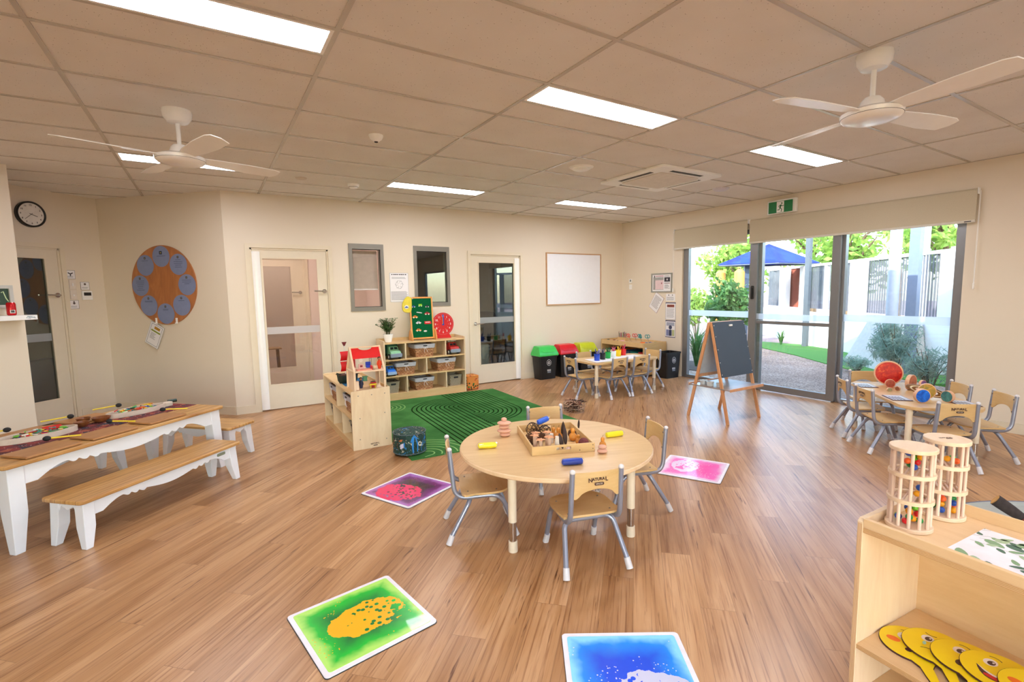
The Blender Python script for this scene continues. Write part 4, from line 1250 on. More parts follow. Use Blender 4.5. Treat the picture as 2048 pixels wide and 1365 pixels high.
for x, y, r, lb in ((-0.845, 4.70, 0.048, 'smaller brown wooden bowl next to the left tray'), (-0.752, 4.80, 0.058, 'larger brown wooden bowl between the two trays, nearer the right tray'), (-0.86, 4.845, 0.045, 'brown bowl behind the two other bowls of the long table')):
    t = MB(); t.lathe([(r*0.45, 0), (r*0.8, 0.012), (r, 0.036), (r*0.93, 0.036), (r*0.7, 0.016), (0.005, 0.008)], 28)
    tag(t.build('wooden_bowl', M_coco, loc=(x, y, HT+0.003)), lb, 'bowl', 'brown bowls on the long table')
mb = MB(); mb.lathe([(0.014, -0.032), (0.014, 0.032)], 18, M_(ry=pi/2), cap=False); mb.lathe([(0.011, -0.032), (0.011, 0.032)], 18, M_(ry=pi/2), cap=True)
tag(mb.build('tube_block', plain('#1f3a35', 0.4), loc=(-0.335, 5.228, HT+0.0305), rz=rad(20)), 'short dark green tube at the far right end of the long table', 'tube')

# ================================================================ reading corner: rug, shelves, toys
# ---- rug
RW, RL = 2.02, 2.50
def rug_mat():
    t = NT('green_rug_pile'); v = t.coord()
    n = t.noise(v, 2.2, 3, 0.6); f = t.noise(v, 260, 2)
    c = t.ramp(n, [(0.3, '#356631'), (0.5, '#437a3d'), (0.7, '#548d4c')])
    t.bump(f, 0.5, 0.003)
    return t.set(c, 0.95, spec=0.1)
M_rug = rug_mat(); M_rug_dk = plain('#16300f', 0.95, spec=0.05); M_rug_lt = plain('#8fbb72', 0.95, spec=0.05)
rug_o = (1.40, 4.09); rug_a = rad(-2.5)
mb = MB()
mb.prism([(0, 0), (RW, 0), (RW, RL), (0, RL)], 0.0, 0.008)
def clip(pts, keep=lambda p: 0.01 < p[0] < RW-0.01 and 0.01 < p[1] < RL-0.01):
    run = []; out = []
    for p in pts:
        if keep(p): run.append(p)
        else:
            if len(run) > 2: out.append(run)
            run = []
    if len(run) > 2: out.append(run)
    return out
def ushape(c, r, ang, L, n=28, half=1.0):
    """half circle round c, opening towards ang, with straight legs of length L"""
    pts = []
    d = (cos(ang), sin(ang)); k = int(L/0.04)
    for i in range(k, 0, -1): pts.append((c[0]+r*cos(ang-pi/2)+d[0]*i*0.04, c[1]+r*sin(ang-pi/2)+d[1]*i*0.04))
    for i in range(n+1):
        a = ang-pi/2-pi*i/n; pts.append((c[0]+r*cos(a), c[1]+r*sin(a)))
    for i in range(1, k+1): pts.append((c[0]+r*cos(ang+pi/2)+d[0]*i*0.04, c[1]+r*sin(ang+pi/2)+d[1]*i*0.04))
    return pts
mb.cur = 1
cxr, yA, yB = 1.155, 1.68, 1.31
for k in range(11):      # legs towards the near edge, quarter turns to the right
    r = 0.035+k*0.058
    pts = [(cxr-r, yA-0.04*i) for i in range(45, 0, -1)]+[(cxr-r*cos(a), yA+r*sin(a)*0.9) for a in [rad(96)*j/18 for j in range(19)]]
    for run in clip(pts): mb.strip(run, 0.017, 0.0092)
for k in range(11):      # legs towards the far edge, quarter turns to the left
    r = 0.035+k*0.058
    pts = [(cxr+r, yB+0.04*i) for i in range(45, 0, -1)]+[(cxr+r*cos(a), yB-r*sin(a)*0.9) for a in [rad(96)*j/18 for j in range(19)]]
    for run in clip(pts): mb.strip(run, 0.017, 0.0093)
mb.cur = 2
for k in range(6):
    for run in clip(ushape((0.18, 0.10), 0.06+k*0.07, rad(200), 0.4)): mb.strip(run, 0.013, 0.0091)
    for run in clip(ushape((0.25, 2.12), 0.05+k*0.05, rad(160), 0.3)): mb.strip(run, 0.010, 0.0091)
tag(mb.build('green_rug', [M_rug, M_rug_dk, M_rug_lt], loc=(rug_o[0], rug_o[1], 0.0), rz=rug_a, smooth=0), 'green rug with dark looping lines between the two toy shelves', 'rug')

# ---- open shelf units
def cabinet(label, c, rz, Wd, D, rows, top, lip, divs, base=0.075, back_m=None, near_panel=None):
    """front faces local -y.  rows = heights of board undersides+thickness, divs[i] = x positions for row i (bottom first)"""
    t = thing('toy_shelf', label, 'shelf', (c[0], c[1], 0), rz)
    th = 0.018; x0, x1, y0, y1 = -Wd/2, Wd/2, -D/2, D/2
    for s in (-1, 1):
        xa = x0 if s < 0 else x1-th
        mb = MB(); out = [(y0, 0), (y1, 0), (y1, top+lip+0.012), (y0+0.10, top+lip), (y0+0.012, top+lip-0.002), (y0, top+lip-0.012)]
        vs = [(xa, p[0], p[1]) for p in out]+[(xa+th, p[0], p[1]) for p in out]; n = len(out)
        mb.add(vs, [tuple(range(n))[::-1], tuple(range(n, 2*n))]+[(i, (i+1) % n, (i+1) % n+n, i+n) for i in range(n)])
        sp = mb.build('side_panel', M_plyy, t, smooth=0, bevel=0.002)
        if near_panel == s:
            M = Matrix(((0, 0, s, xa+(th if s > 0 else 0)), (-s*-1, 0, 0, 0), (0, 1, 0, 0), (0, 0, 0, 1)))
            for yy, zz in ((-D*0.32, 0.10), (-D*0.32, top-0.03), (D*0.02, top-0.03), (D*0.36, top-0.03), (D*0.36, 0.07), (D*0.34, top*0.6), (-D*0.3, top*0.55)):
                mb = MB(); mb.lathe([(0.0055, 0), (0.004, 0.0012)], 10, Matrix(((1, 0, 0, 0), (0, 1, 0, 0), (0, 0, 1, 0), (0, 0, 0, 1))))
                mb2 = MB(); mb2.M = Matrix.Translation((xa+(th if s > 0 else 0), yy, zz)) @ Matrix.Rotation(s*pi/2, 4, 'Y'); mb2.lathe([(0.0055, 0), (0.004, 0.0012)], 10)
                mb2.build('screw', M_screw, sp)
            # the mark near the foot of the panel
            Mx = Matrix(((0, 0, s, xa+(th if s > 0 else 0)+s*0.0002), (s, 0, 0, 0.02), (0, 1, 0, 0.04), (0, 0, 0, 1)))
            logo(sp, Mx, 0.8)
    mb = MB(); mb.bb(x0+th, x1-th, y1-0.008, y1, base, top+lip+0.01); mb.build('back_panel', back_m or M_cab, t, smooth=0)
    mb = MB(); mb.bb(x0+th, x1-th, y0+0.002, y1-0.008, top-th, top); mb.build('top_board', M_cab, t, smooth=0, bevel=0.0015)
    mb = MB(); mb.bb(x0+th, x1-th, y0+0.004, y0+0.02, 0.0, base); mb.build('plinth', M_cab, t, smooth=0)
    zf = [base]+list(rows)
    for z in zf:
        mb = MB(); mb.bb(x0+th, x1-th, y0+0.003, y1-0.008, z, z+th); mb.build('shelf_board', M_cab, t, smooth=0, bevel=0.0015)
    tops = list(rows)+[top-th]
    for i, ds in enumerate(divs):
        for x in ds:
            mb = MB(); mb.bb(x-th/2, x+th/2, y0+0.004, y1-0.008, zf[i]+th, tops[i]); mb.build('divider', M_plyy, t, smooth=0, bevel=0.0015)
    return t
S2x0, S2x1, S2y0, S2y1 = 1.925, 3.13, 6.58, 6.93
cabinet('three-tier open toy shelf against the back wall with baskets and trucks', ((S2x0+S2x1)/2, (S2y0+S2y1)/2), 0, S2x1-S2x0, S2y1-S2y0, (0.320, 0.547), 0.795, 0.03,
        [(2.236-2.5275, 2.82-2.5275), (2.525-2.5275,), (2.228-2.5275, 2.82-2.5275)], base=0.078)
S1 = (1.2225, 5.32)
cabinet('low two-tier open toy shelf seen from its end, carrying the dollhouse', S1, -pi/2, 1.32, 0.365, (0.285,), 0.545, 0.018, [(-0.22, 0.22), (0.0,)], base=0.05, near_panel=1)

# ---- baskets
def weave(name, c1, c2, c3, sx=0.035, sz=0.016):
    t = NT(name); tc = t.node('ShaderNodeTexCoord'); s = t.sep(tc.outputs['Object'])
    cmb = t.node('ShaderNodeCombineXYZ'); t.link(t.math('ADD', s[0], s[1]), cmb.inputs[0]); t.link(s[2], cmb.inputs[1])
    br = t.node('ShaderNodeTexBrick'); br.offset = 0.5
    br.inputs['Scale'].default_value = 1; br.inputs['Brick Width'].default_value = sx; br.inputs['Row Height'].default_value = sz
    br.inputs['Mortar Size'].default_value = 0.004; br.inputs['Mortar Smooth'].default_value = 1.0
    for k, c in (('Color1', c1), ('Color2', c2), ('Mortar', c3)): br.inputs[k].default_value = lin(c)
    t.link(cmb.outputs[0], br.inputs['Vector'])
    inv = t.math('SUBTRACT', 1.0, br.outputs['Fac'])
    t.bump(inv, 0.9, 0.006)
    return t.set(br.outputs['Color'], 0.7)
M_wick = weave('brown_wicker', '#b97c50', '#d9a67a', '#4a2c1a', 0.045, 0.021); M_wickw = weave('bleached_wicker', '#cfc3ad', '#e0d6c2', '#8d8069', 0.012, 0.012)
M_liner = plain('#bdbcc6', 0.9, var=0.06, scale=25)
def shell(mb, w, d, h, tap, th, z0=0.0, flare=0):
    """open tapered box"""
    a0, b0 = w/2*tap, d/2*tap; a1, b1 = w/2, d/2
    def ring(a, b, z): 
        return [(x, y, z) for x, y in rrect(2*a, 2*b, 0.018, 3)]
    R = [ring(a0, b0, z0), ring((a0+a1)/2, (b0+b1)/2, z0+h/2), ring(a1, b1, z0+h), ring(a1-th, b1-th, z0+h), ring(a0-th, b0-th, z0+th)]
    n = len(R[0]); vs = [p for r in R for p in r]; fs = [tuple(range(n))[::-1]]
    for r in range(4):
        for k in range(n): a = r*n+k; b = r*n+(k+1) % n; fs.append((a, b, b+n, a+n))
    fs.append(tuple(4*n+k for k in range(n)))
    mb.add(vs, fs)
def lined_basket(name_label, loc, rz, w=0.29, d=0.30, h=0.175, grp=None):
    t = thing('wicker_basket', name_label, 'basket', loc, rz, grp)
    mb = MB(); shell(mb, w, d, h, 0.86, 0.01); mb.build('basket_body', M_wick, t)
    mb = MB(); 
    w2, d2 = w+0.010, d+0.010; n = 40; rnd = random.Random(int(w*1000+h*999))
    P = rrect(w2, d2, 0.022, 6); n = len(P)
    def ring(f, z, j=0.0, dz=0.0): return [(x*f, y*f, z+rnd.uniform(-dz, dz)) for x, y in P]
    R = [ring(0.965, h*0.70, dz=0.006), ring(0.985, h*0.8, dz=0.002), ring(1.01, h+0.004, dz=0.002), ring(0.93, h+0.005, dz=0.002), ring(0.84, h*0.75)]
    vs = [p for r in R for p in r]; fs = []
    for r in range(4):
        for k in range(n): a = r*n+k; b = r*n+(k+1) % n; fs.append((a, b, b+n, a+n))
    mb.add(vs, fs); ln = mb.build('cloth_liner', M_liner, t, smooth=80)
    yb = -d2/2-0.006
    mb = MB()
    for s in (-1, 1):
        mb.tube(spline([(0, yb+0.002, h*0.74), (s*0.022, yb-0.003, h*0.84), (s*0.030, yb, h*0.74), (s*0.006, yb, h*0.72)], 5), 0.0022, 6)
        mb.tube(spline([(0, yb, h*0.73), (s*0.018, yb-0.002, h*0.55), (s*(0.035 if s > 0 else 0.012), yb+0.004, h*0.36)], 5), 0.0022, 6)
    mb.build('bow', plain('#eceaf0', 0.8), ln)
    mb = MB(); mb.prism(rrect(0.06, 0.014, 0.006, 4), 0, 0.004, Matrix(((1, 0, 0, 0), (0, 0, -1, yb+0.007), (0, 1, 0, h*0.90), (0, 0, 0, 1))))
    mb.build('handle_slot', M_ink, t)
    return t
YS = 6.765
lined_basket('lined wicker basket in the top middle compartment of the back toy shelf', (2.52, YS, 0.566), 0, 0.30, 0.31, 0.175)
lined_basket('lined wicker basket in the middle row, left, next to the blue truck', (2.235, YS, 0.339), 0, 0.29, 0.31, 0.165)
lined_basket('lined wicker basket in the middle row, right, of the back toy shelf', (2.84, YS, 0.339), 0, 0.29, 0.31, 0.175)
lined_basket('lined wicker basket in the bottom middle compartment of the back toy shelf', (2.50, YS, 0.097), 0, 0.285, 0.31, 0.17)
lined_basket('lined wicker basket in the far upper compartment of the dollhouse shelf', (1.222, 5.64, 0.304), -pi/2, 0.30, 0.31, 0.17)
lined_basket('lined wicker basket in the near upper compartment of the dollhouse shelf', (1.222, 4.97, 0.304), -pi/2, 0.30, 0.31, 0.17)
def small_basket(label, loc, rz, w=0.185, d=0.24, h=0.155):
    t = thing('white_basket', label, 'basket', loc, rz)
    mb = MB(); shell(mb, w, d, h, 0.82, 0.008); mb.build('basket_body', M_wickw, t)
    mb = MB(); mb.tube([(x, y, h) for x, y in rrect(w, d, 0.02, 4)]+[(rrect(w, d, 0.02, 4)[0][0], rrect(w, d, 0.02, 4)[0][1], h)], 0.006, 8, cap=False); mb.build('rim', M_wickw, t)
    mb = MB(); mb.prism(rrect(0.07, 0.024, 0.008, 4), 0, 0.004, Matrix(((1, 0, 0, 0), (0, 0, -1, -d/2*0.965+0.002), (0, 1, 0, h*0.80), (0, 0, 0, 1))))
    mb.build('handle_hole', M_ink, t)
    return t
small_basket('small bleached basket in the bottom left compartment of the back toy shelf', (2.05, 6.74, 0.097), 0)
small_basket('small bleached basket in the bottom right compartment of the back toy shelf', (2.985, 6.74, 0.097), 0, 0.195)
small_basket('small bleached basket at the far end of the dollhouse shelf, lower row', (1.20, 5.77, 0.069), -pi/2)
small_basket('small bleached basket at the near end of the dollhouse shelf, lower row', (1.20, 4.87, 0.069), -pi/2)
mb = MB(); mb.bb(-0.12, 0.12, -0.12, 0.12, 0, 0.002)
tag(mb.build('teal_mat', plain('#4f8f86', 0.7), loc=(2.33+0.045, 6.70, 0.5655)), 'thin teal sheet lying beside the top basket', 'sheet') if False else None

# ---- toy trucks
M_tyre = plain('#1c1c1e', 0.6); M_hubw = plain('#e4e2e0', 0.4); M_bump = plain('#8d9aab', 0.35)
def cab_shape(mb, w, y0, y1, z0, zh, zr, hood):
    """front at y0 (towards the viewer): hood then cabin"""
    a = w/2
    prof = [(y0, z0), (y0-0.0, z0+(zh-z0)*0.7), (y0+0.012, zh), (y0+hood, zh+0.008), (y0+hood+0.018, zr), (y1, zr+0.003), (y1, z0)]
    n = len(prof); 
    def xs(i, s): return s*(a*(0.80 if prof[i][1] > zh+0.01 else 0.9 if i in (2, 3) else 1))
    vs = [(xs(i, -1), p[0], p[1]) for i, p in enumerate(prof)]+[(xs(i, 1), p[0], p[1]) for i, p in enumerate(prof)]
    mb.add(vs, [tuple(range(n)), tuple(range(n, 2*n))[::-1]]+[(i, i+n, (i+1) % n+n, (i+1) % n) for i in range(n)])
def truck(label, loc, rz, col, dark, kind, s=1.0, bumper=None):
    t = thing('toy_truck', label, 'toy truck', loc, rz); t.scale = (s, s, s)
    m1 = plain(col, 0.35); m2 = plain(dark, 0.4)
    mb = MB(); cab_shape(mb, 0.13, -0.125, -0.02, 0.035, 0.095, 0.145, 0.05); cab = mb.build('cab', m1, t, bevel=0.008, seg=3)
    mb = MB()
    for x0, x1 in ((-0.044, -0.004), (0.004, 0.044)):
        mb.add([(x0, -0.0745, 0.110), (x1, -0.0745, 0.110), (x1*0.95, -0.0625, 0.136), (x0*0.95, -0.0625, 0.136)], [(0, 1, 2, 3)])
    mb.build('windscreen', plain('#1d2a2c', 0.2), cab, smooth=0)
    mb = MB(); mb.prism(rrect(0.14, 0.045, 0.012, 4), 0, 0.018, Matrix(((1, 0, 0, 0), (0, 0, -1, -0.122), (0, 1, 0, 0.045), (0, 0, 0, 1)))); mb.build('bumper', bumper or M_bump, t, bevel=0.004)
    mb = MB(); mb.bb(-0.05, 0.05, -0.11, 0.13, 0.025, 0.045); mb.build('chassis', m2, t, smooth=0, bevel=0.003)
    if kind == 'dump':
        mb = MB(); mb.prism([(-0.015, 0.06), (0.135, 0.05), (0.14, 0.15), (-0.015, 0.165), (-0.03, 0.16)], -0.068, 0.068, Matrix(((0, 0, 1, 0), (1, 0, 0, 0), (0, 1, 0, 0), (0, 0, 0, 1)))); mb.build('dump_body', m2, t, bevel=0.008)
    elif kind == 'fire':
        mb = MB(); mb.prism(rrect(0.125, 0.15, 0.01), 0.05, 0.125, M_((0, 0.062, 0))); mb.build('rear_body', m1, t, bevel=0.005)
        mb = MB(); 
        for sx in (-0.03, 0.03): mb.bb(sx-0.004, sx+0.004, -0.09, 0.13, 0.165, 0.175)
        for k in range(9): mb.bb(-0.03, 0.03, -0.082+k*0.025, -0.076+k*0.025, 0.166, 0.173)
        mb.bb(-0.01, 0.01, 0.02, 0.04, 0.12, 0.168)
        mb.build('ladder', M_hubw, t, smooth=0)
    else:
        mb = MB(); mb.prism(rrect(0.125, 0.12, 0.01), 0.05, 0.10, M_((0, 0.055, 0))); mb.build('rear_body', m1, t, bevel=0.005)
        mb = MB(); mb.bb(-0.075, 0.055, -0.04, 0.10, 0.150, 0.158); mb.build('flat_roof', plain('#d9b765', 0.5), t, smooth=0, bevel=0.002)
    for x in (-1, 1):
        for y in (-0.085, 0.075):
            mb = MB(); mb.cyl((x*0.052, y, 0.032), (x*0.074, y, 0.032), 0.032, seg=24); w = mb.build('wheel', M_tyre, t, bevel=0.004)
            mb = MB(); mb.cyl((x*0.0735, y, 0.032), (x*0.076, y, 0.032), 0.016, seg=18); mb.build('hub', M_hubw, w)
    return t
truck('green toy dump truck in the top left compartment of the back shelf', (2.075, 6.74, 0.5655), rad(8), '#8fc79b', '#1f5e45', 'dump', 1.2)
truck('red toy fire truck with a white ladder in the top right compartment', (2.955, 6.74, 0.5655), rad(8), '#c0302b', '#2b1d1d', 'fire', 1.15)
truck('small bright blue toy truck in the middle row of the back shelf', (2.015, 6.70, 0.339), rad(6), '#1f6fd6', '#173f7a', 'flat', 0.92, plain('#9dbbe0', 0.35))

# ---- on top of the back shelf
ZT2 = 0.796
t = thing('potted_plant', 'leafy green plant in a white pot on the back toy shelf', 'plant', (2.035, 6.72, ZT2))
mb = MB(); mb.lathe([(0.038, 0), (0.045, 0.004), (0.066, 0.105), (0.067, 0.112), (0.060, 0.112), (0.056, 0.098)], 28); mb.build('pot', M_gloss_white, t)
mb = MB(); mb.lathe([(0.005, 0.096), (0.056, 0.097)], 20, cap=False); mb.build('soil', plain('#3a2b20', 0.95), t)
rnd = random.Random(5)
mst = MB(); mlf = MB()
for k in range(34):
    a = rnd.uniform(0, 6.28); q = rnd.uniform(0.02, 0.14); h = rnd.uniform(0.19, 0.33)
    if k == 0: a, q, h = pi, 0.17, 0.25
    pts = spline([(cos(a)*0.02, sin(a)*0.02, 0.09), (cos(a)*q*0.4, sin(a)*q*0.4*0.8, 0.09+(h-0.09)*0.6), (cos(a)*q, sin(a)*q*0.7, h)], 4)
    mst.tube(pts, 0.0022, 5)
    for p in pts[3:]:
        for j in range(4):
            b = rnd.uniform(0, 6.28); d = Vector((cos(b), sin(b), rnd.uniform(-0.1, 0.6))).normalized(); s = rnd.uniform(0.020, 0.030)
            sd_ = d.cross(Vector((0, 0, 1))).normalized(); up = sd_.cross(d)
            o = Vector(p)+d*0.004
            mlf.add([o, o+d*s*0.6+sd_*s*0.5, o+d*s*1.25+up*-0.002, o+d*s*0.6-sd_*s*0.5, o+d*s*0.6+up*0.003], [(0, 1, 4), (1, 2, 4), (2, 3, 4), (3, 0, 4)])
mst.build('stems', plain('#5a5a38', 0.7), t); mlf.build('leaves', leaf_mat('pot_leaves', '#33552b', '#4d7a3f', '#86a869'), t, smooth=0)

M_orange_w = wood('orange_pine', '#d98f45', '#e8ab62', '#dd984e', axis='z', rough=0.45)
M_felt = plain('#0f5c35', 0.95, var=0.08, scale=60, spec=0.05)
t = thing('felt_board', 'green felt board in an orange wood frame with felt vehicles, on the back shelf', 'board', (2.545, 6.745, ZT2))
fw, fh = 0.345, 0.60
TI = rad(-4)
mb = MB(); mb.M = M_((0, 0, 0.012), rx=TI)
w = 0.022
mb.bb(-fw/2, -fw/2+w, -0.01, 0.01, 0, fh); mb.bb(fw/2-w, fw/2, -0.01, 0.01, 0, fh); mb.bb(-fw/2+w, fw/2-w, -0.01, 0.01, 0, w); mb.bb(-fw/2+w, fw/2-w, -0.01, 0.01, fh-w, fh)
mb.build('frame', M_orange_w, t, smooth=0, bevel=0.003)
mb = MB(); mb.M = M_((0, 0, 0.012), rx=TI); mb.bb(-fw/2+w, fw/2-w, -0.004, 0.004, w, fh-w); mb.build('felt', M_felt, t, smooth=0)
for s in (-1, 1):
    mb = MB(); out = [(-0.085, 0), (0.085, 0), (0.08, 0.05), (0.045, 0.13), (0.02, 0.15), (-0.02, 0.15), (-0.045, 0.13), (-0.08, 0.05)]
    vs = [(s*(fw/2+0.004)+(-0.008), p[0], p[1]) for p in out]+[(s*(fw/2+0.004)+0.008, p[0], p[1]) for p in out]
    n = len(out); mb.add(vs, [tuple(range(n))[::-1], tuple(range(n, 2*n))]+[(i, (i+1) % n, (i+1) % n+n, i+n) for i in range(n)])
    mb.build('foot', M_orange_w, t, smooth=0, bevel=0.003)
def car_out(s=1.0, kind='car'):
    if kind == 'car': p = [(-0.5, 0), (-0.5, 0.14), (-0.3, 0.2), (-0.18, 0.38), (0.14, 0.38), (0.28, 0.22), (0.5, 0.16), (0.5, 0)]
    elif kind == 'bus': p = [(-0.5, 0), (-0.5, 0.4), (0.42, 0.4), (0.5, 0.2), (0.5, 0)]
    elif kind == 'box': p = [(-0.35, 0), (-0.35, 0.42), (0.4, 0.42), (0.4, 0.1), (0.5, 0.06), (0.5, 0)]
    elif kind == 'plane': p = [(-0.5, 0.1), (-0.4, 0.24), (0.3, 0.12), (0.5, 0.02), (0.45, -0.06), (0.1, -0.02)]
    else: p = [(0.3*cos(a)*1.4, 0.16+0.2*sin(a)) for a in [2*pi*k/16 for k in range(16)]]
    return [(x*s, y*s) for x, y in p]
fz = [( -0.115, 0.458, '#2a55a8', 'car', 0.062, 'blue car'), (-0.015, 0.470, '#8fd12c', 'box', 0.068, 'lime green trailer'), (0.088, 0.455, '#2e2f3e', 'car', 0.068, 'black and white tractor'),
      (-0.035, 0.370, '#c9cfd0', 'plane', 0.085, 'pale grey aeroplane'), (0.083, 0.350, '#b3202a', 'car', 0.085, 'dark red helicopter'), (-0.10, 0.308, '#e98a2d', 'car', 0.08, 'orange digger in the upper half'),
      (-0.055, 0.225, '#d2d6da', 'car', 0.078, 'light grey car'), (0.085, 0.210, '#d0252d', 'bus', 0.1, 'red bus'), (-0.06, 0.118, '#f09440', 'car', 0.082, 'orange car in the lower half'), (0.040, 0.100, '#dfe2e2', 'ring', 0.06, 'round grey badge')]
for x, z, c, kd, s, lb in fz:
    M = M_((2.545, 6.745, ZT2+0.012), rx=TI) @ Matrix(((1, 0, 0, x), (0, 0, -1, -0.0042), (0, 1, 0, z), (0, 0, 0, 1)))
    mb = MB(); out = car_out(s, kd); mb.prism(out, 0, 0.002)
    o = mb.build('felt_vehicle', plain(c, 0.9), smooth=0); o.matrix_world = M
    tag(o, 'felt shape of a %s on the green felt board' % lb, 'felt shape', 'felt shapes on the green board')
    if kd == 'bus':
        mb = MB()
        for q in range(5): mb.bb(-0.036+q*0.014, -0.027+q*0.014, 0.018, 0.032, 0.002, 0.003)
        mb.build('window', M_hubw, o, smooth=0)
    elif kd in ('car', 'box'):
        for q in (-0.26, 0.26):
            mb = MB(); mb.prism(circ(0.11*s, 12, q*s, 0.0), 0.002, 0.0032); mb.build('wheel', plain('#e8e4dc' if c == '#2e2f3e' else '#f0ede6', 0.8), o, smooth=0)
        if kd == 'car':
            mb = MB(); mb.prism([(-0.16*s, 0.2*s), (0.16*s, 0.2*s), (0.1*s, 0.33*s), (-0.14*s, 0.33*s)], 0.002, 0.003); mb.build('window', M_ink, o, smooth=0)
# cap hanging over the corner of the felt board
t = thing('yellow_bag', 'small yellow drawstring pouch with a blue car hung on the felt board corner', 'pouch', (2.335, 6.700, ZT2+0.59))
out = [(0.045, 0.0), (0.035, -0.17), (-0.03, -0.195), (-0.085, -0.165), (-0.092, -0.08), (-0.065, -0.02), (-0.03, 0.022), (0.01, 0.03)]
out = [(p.x, p.y) for p in spline([(x, y, 0) for x, y in out]+[(out[0][0], out[0][1], 0)], 4)[:-1]]
mb = MB(); mb.prism(out[::-1], -0.012, 0.012, Matrix(((1, 0, 0, 0), (0, 0, -1, 0), (0, 1, 0, 0), (0, 0, 0, 1)))); mb.build('pouch', plain('#e6d24a', 0.85, var=0.08), t, bevel=0.006)
mb = MB(); mb.prism(circ(0.032, 24, -0.035, -0.115, 0.026), 0.0125, 0.0135, Matrix(((1, 0, 0, 0), (0, 0, -1, 0), (0, 1, 0, 0), (0, 0, 0, 1)))); mb.build('patch', M_hubw, t, smooth=0)
mb = MB(); mb.prism([(x-0.035, y-0.125) for x, y in car_out(0.05)], 0.0137, 0.0150, Matrix(((1, 0, 0, 0), (0, 0, -1, 0), (0, 1, 0, 0), (0, 0, 0, 1)))); mb.build('printed_car', plain('#1f4fa0', 0.6), t, smooth=0)
mb = MB(); mb.tube(spline([(0.0, -0.008, 0.026), (0.035, -0.018, 0.022), (0.055, -0.02, -0.01)], 5), 0.0025, 6); mb.build('strap', M_hubw, t)

t = thing('learning_clock', 'round red learning clock with white numbers on the back toy shelf', 'clock', (2.875, 6.79, ZT2), 0)
CM = Matrix(((1, 0, 0, 0), (0, 0, -1, 0), (0, 1, 0, 0.205), (0, 0, 0, 1)))
M_redp = plain('#cf1f24', 0.35)
mb = MB(); mb.prism(circ(0.17, 48), -0.006, 0.006, CM); mb.build('dial', M_redp, t, bevel=0.002)
mb = MB(); mb.prism([(-0.13, -0.205), (0.13, -0.205), (0.085, -0.12), (-0.085, -0.12)], -0.008, 0.0055, CM); mb.build('stand', M_redp, t, smooth=0, bevel=0.003)
mb = MB(); mb.prism([(-0.09, 0.0), (0.09, 0.0), (0.09, 0.06), (-0.09, 0.06)], 0, 0.006); mb.build('stand_foot', M_redp, t, smooth=0)
for k in range(1, 13):
    a = pi/2-2*pi*k/12
    text(str(k), 0.042, 'numeral', M_hubw, t, CM @ Matrix.Translation((0.118*cos(a), 0.118*sin(a), 0.0066)), bold=0.0008)
mb = MB()
for k in range(60):
    a = 2*pi*k/60; mb.box((0, 0, 0), (0.006, 0.002, 0.0006), CM @ Matrix.Translation((0.153*cos(a), 0.153*sin(a), 0.0064)) @ Matrix.Rotation(a, 4, 'Z'))
for k in range(12):
    a = 2*pi*k/12; mb.box((0, 0, 0), (0.007, 0.004, 0.0006), CM @ Matrix.Translation((0.086*cos(a), 0.086*sin(a), 0.0064)) @ Matrix.Rotation(a, 4, 'Z'))
mb.build('minute_marks', M_hubw, t, smooth=0)
mb = MB(); mb.prism([(-0.007, 0), (0.007, 0), (0.012, 0.03), (0.01, 0.135), (0.0, 0.145), (-0.01, 0.135)], 0.009, 0.012, CM); mb.prism(circ(0.018, 20), 0.009, 0.012, CM); mb.build('minute_hand', plain('#2346b5', 0.35), t, smooth=0)
mb = MB(); mb.prism([(-0.011, 0), (-0.004, 0), (-0.006, 0.11), (-0.012, 0.11)], 0.0125, 0.0145, CM); mb.build('hour_hand', plain('#e9a53a', 0.35), t, smooth=0)

# ---- dollhouse
HX0, HX1, HY0, HY1, HZ = 1.095, 1.378, 4.72, 5.00, 0.5455
t = thing('dollhouse', 'wooden two-floor dollhouse with a red roof on the near shelf', 'dollhouse', ((HX0+HX1)/2, (HY0+HY1)/2, HZ))
hw, hd, ze, zr = (HX1-HX0)/2, (HY1-HY0)/2, 0.185, 0.405
M_hply = wood('dollhouse_birch', '#e8c6a2', '#f0d6b8', axis='z', rough=0.45)
b = 0.011
for s in (-1, 1):
    mb = MB(); out = [(-hd, 0), (hd, 0), (hd, ze), (0, zr), (-hd, ze)]; inn = None
    vs = [(s*hw-s*0.012, p[0], p[1]) for p in out]+[(s*hw-s*0.006, p[0], p[1]) for p in out]; n = 5
    f = [tuple(range(n)), tuple(range(n, 2*n))[::-1]]+[(i, i+n, (i+1) % n+n, (i+1) % n) for i in range(n)]
    if s > 0: f = [q[::-1] for q in f]
    if s < 0: mb.add(vs, f)
    else:
        mb.bb(hw-0.012, hw-0.006, 0.0, hd, 0, ze)
    mb.build('gable_wall', M_hply, t, smooth=0)
    fr = MB()
    for p, q in (((-hd, 0), (-hd, ze)), ((hd, 0), (hd, ze)), ((-hd, ze), (0, zr)), ((hd, ze), (0, zr)), ((-hd, ze), (hd, ze))):
        a1 = Vector((s*hw, p[0], p[1])); b1 = Vector((s*hw, q[0], q[1])); d = (b1-a1)
        fr.box((0, 0, d.length/2), (b*1.6, b*1.4, d.length+b), Matrix.Translation(a1) @ d.to_track_quat('Z', 'Y').to_matrix().to_4x4())
    fr.build('gable_frame', M_hply, t, smooth=0, bevel=0.002)
mb = MB(); mb.bb(-hw, hw, -hd, hd, 0, 0.008); mb.build('ground_floor', M_hply, t, smooth=0)
mb = MB(); mb.bb(-hw, hw, -hd-0.004, hd, ze-0.006, ze+0.006); mb.build('upper_floor', M_hply, t, smooth=0, bevel=0.002)
mb = MB(); mb.bb(-hw, hw, -0.008, 0.008, zr-0.008, zr+0.006); mb.build('ridge_beam', M_hply, t, smooth=0, bevel=0.002)
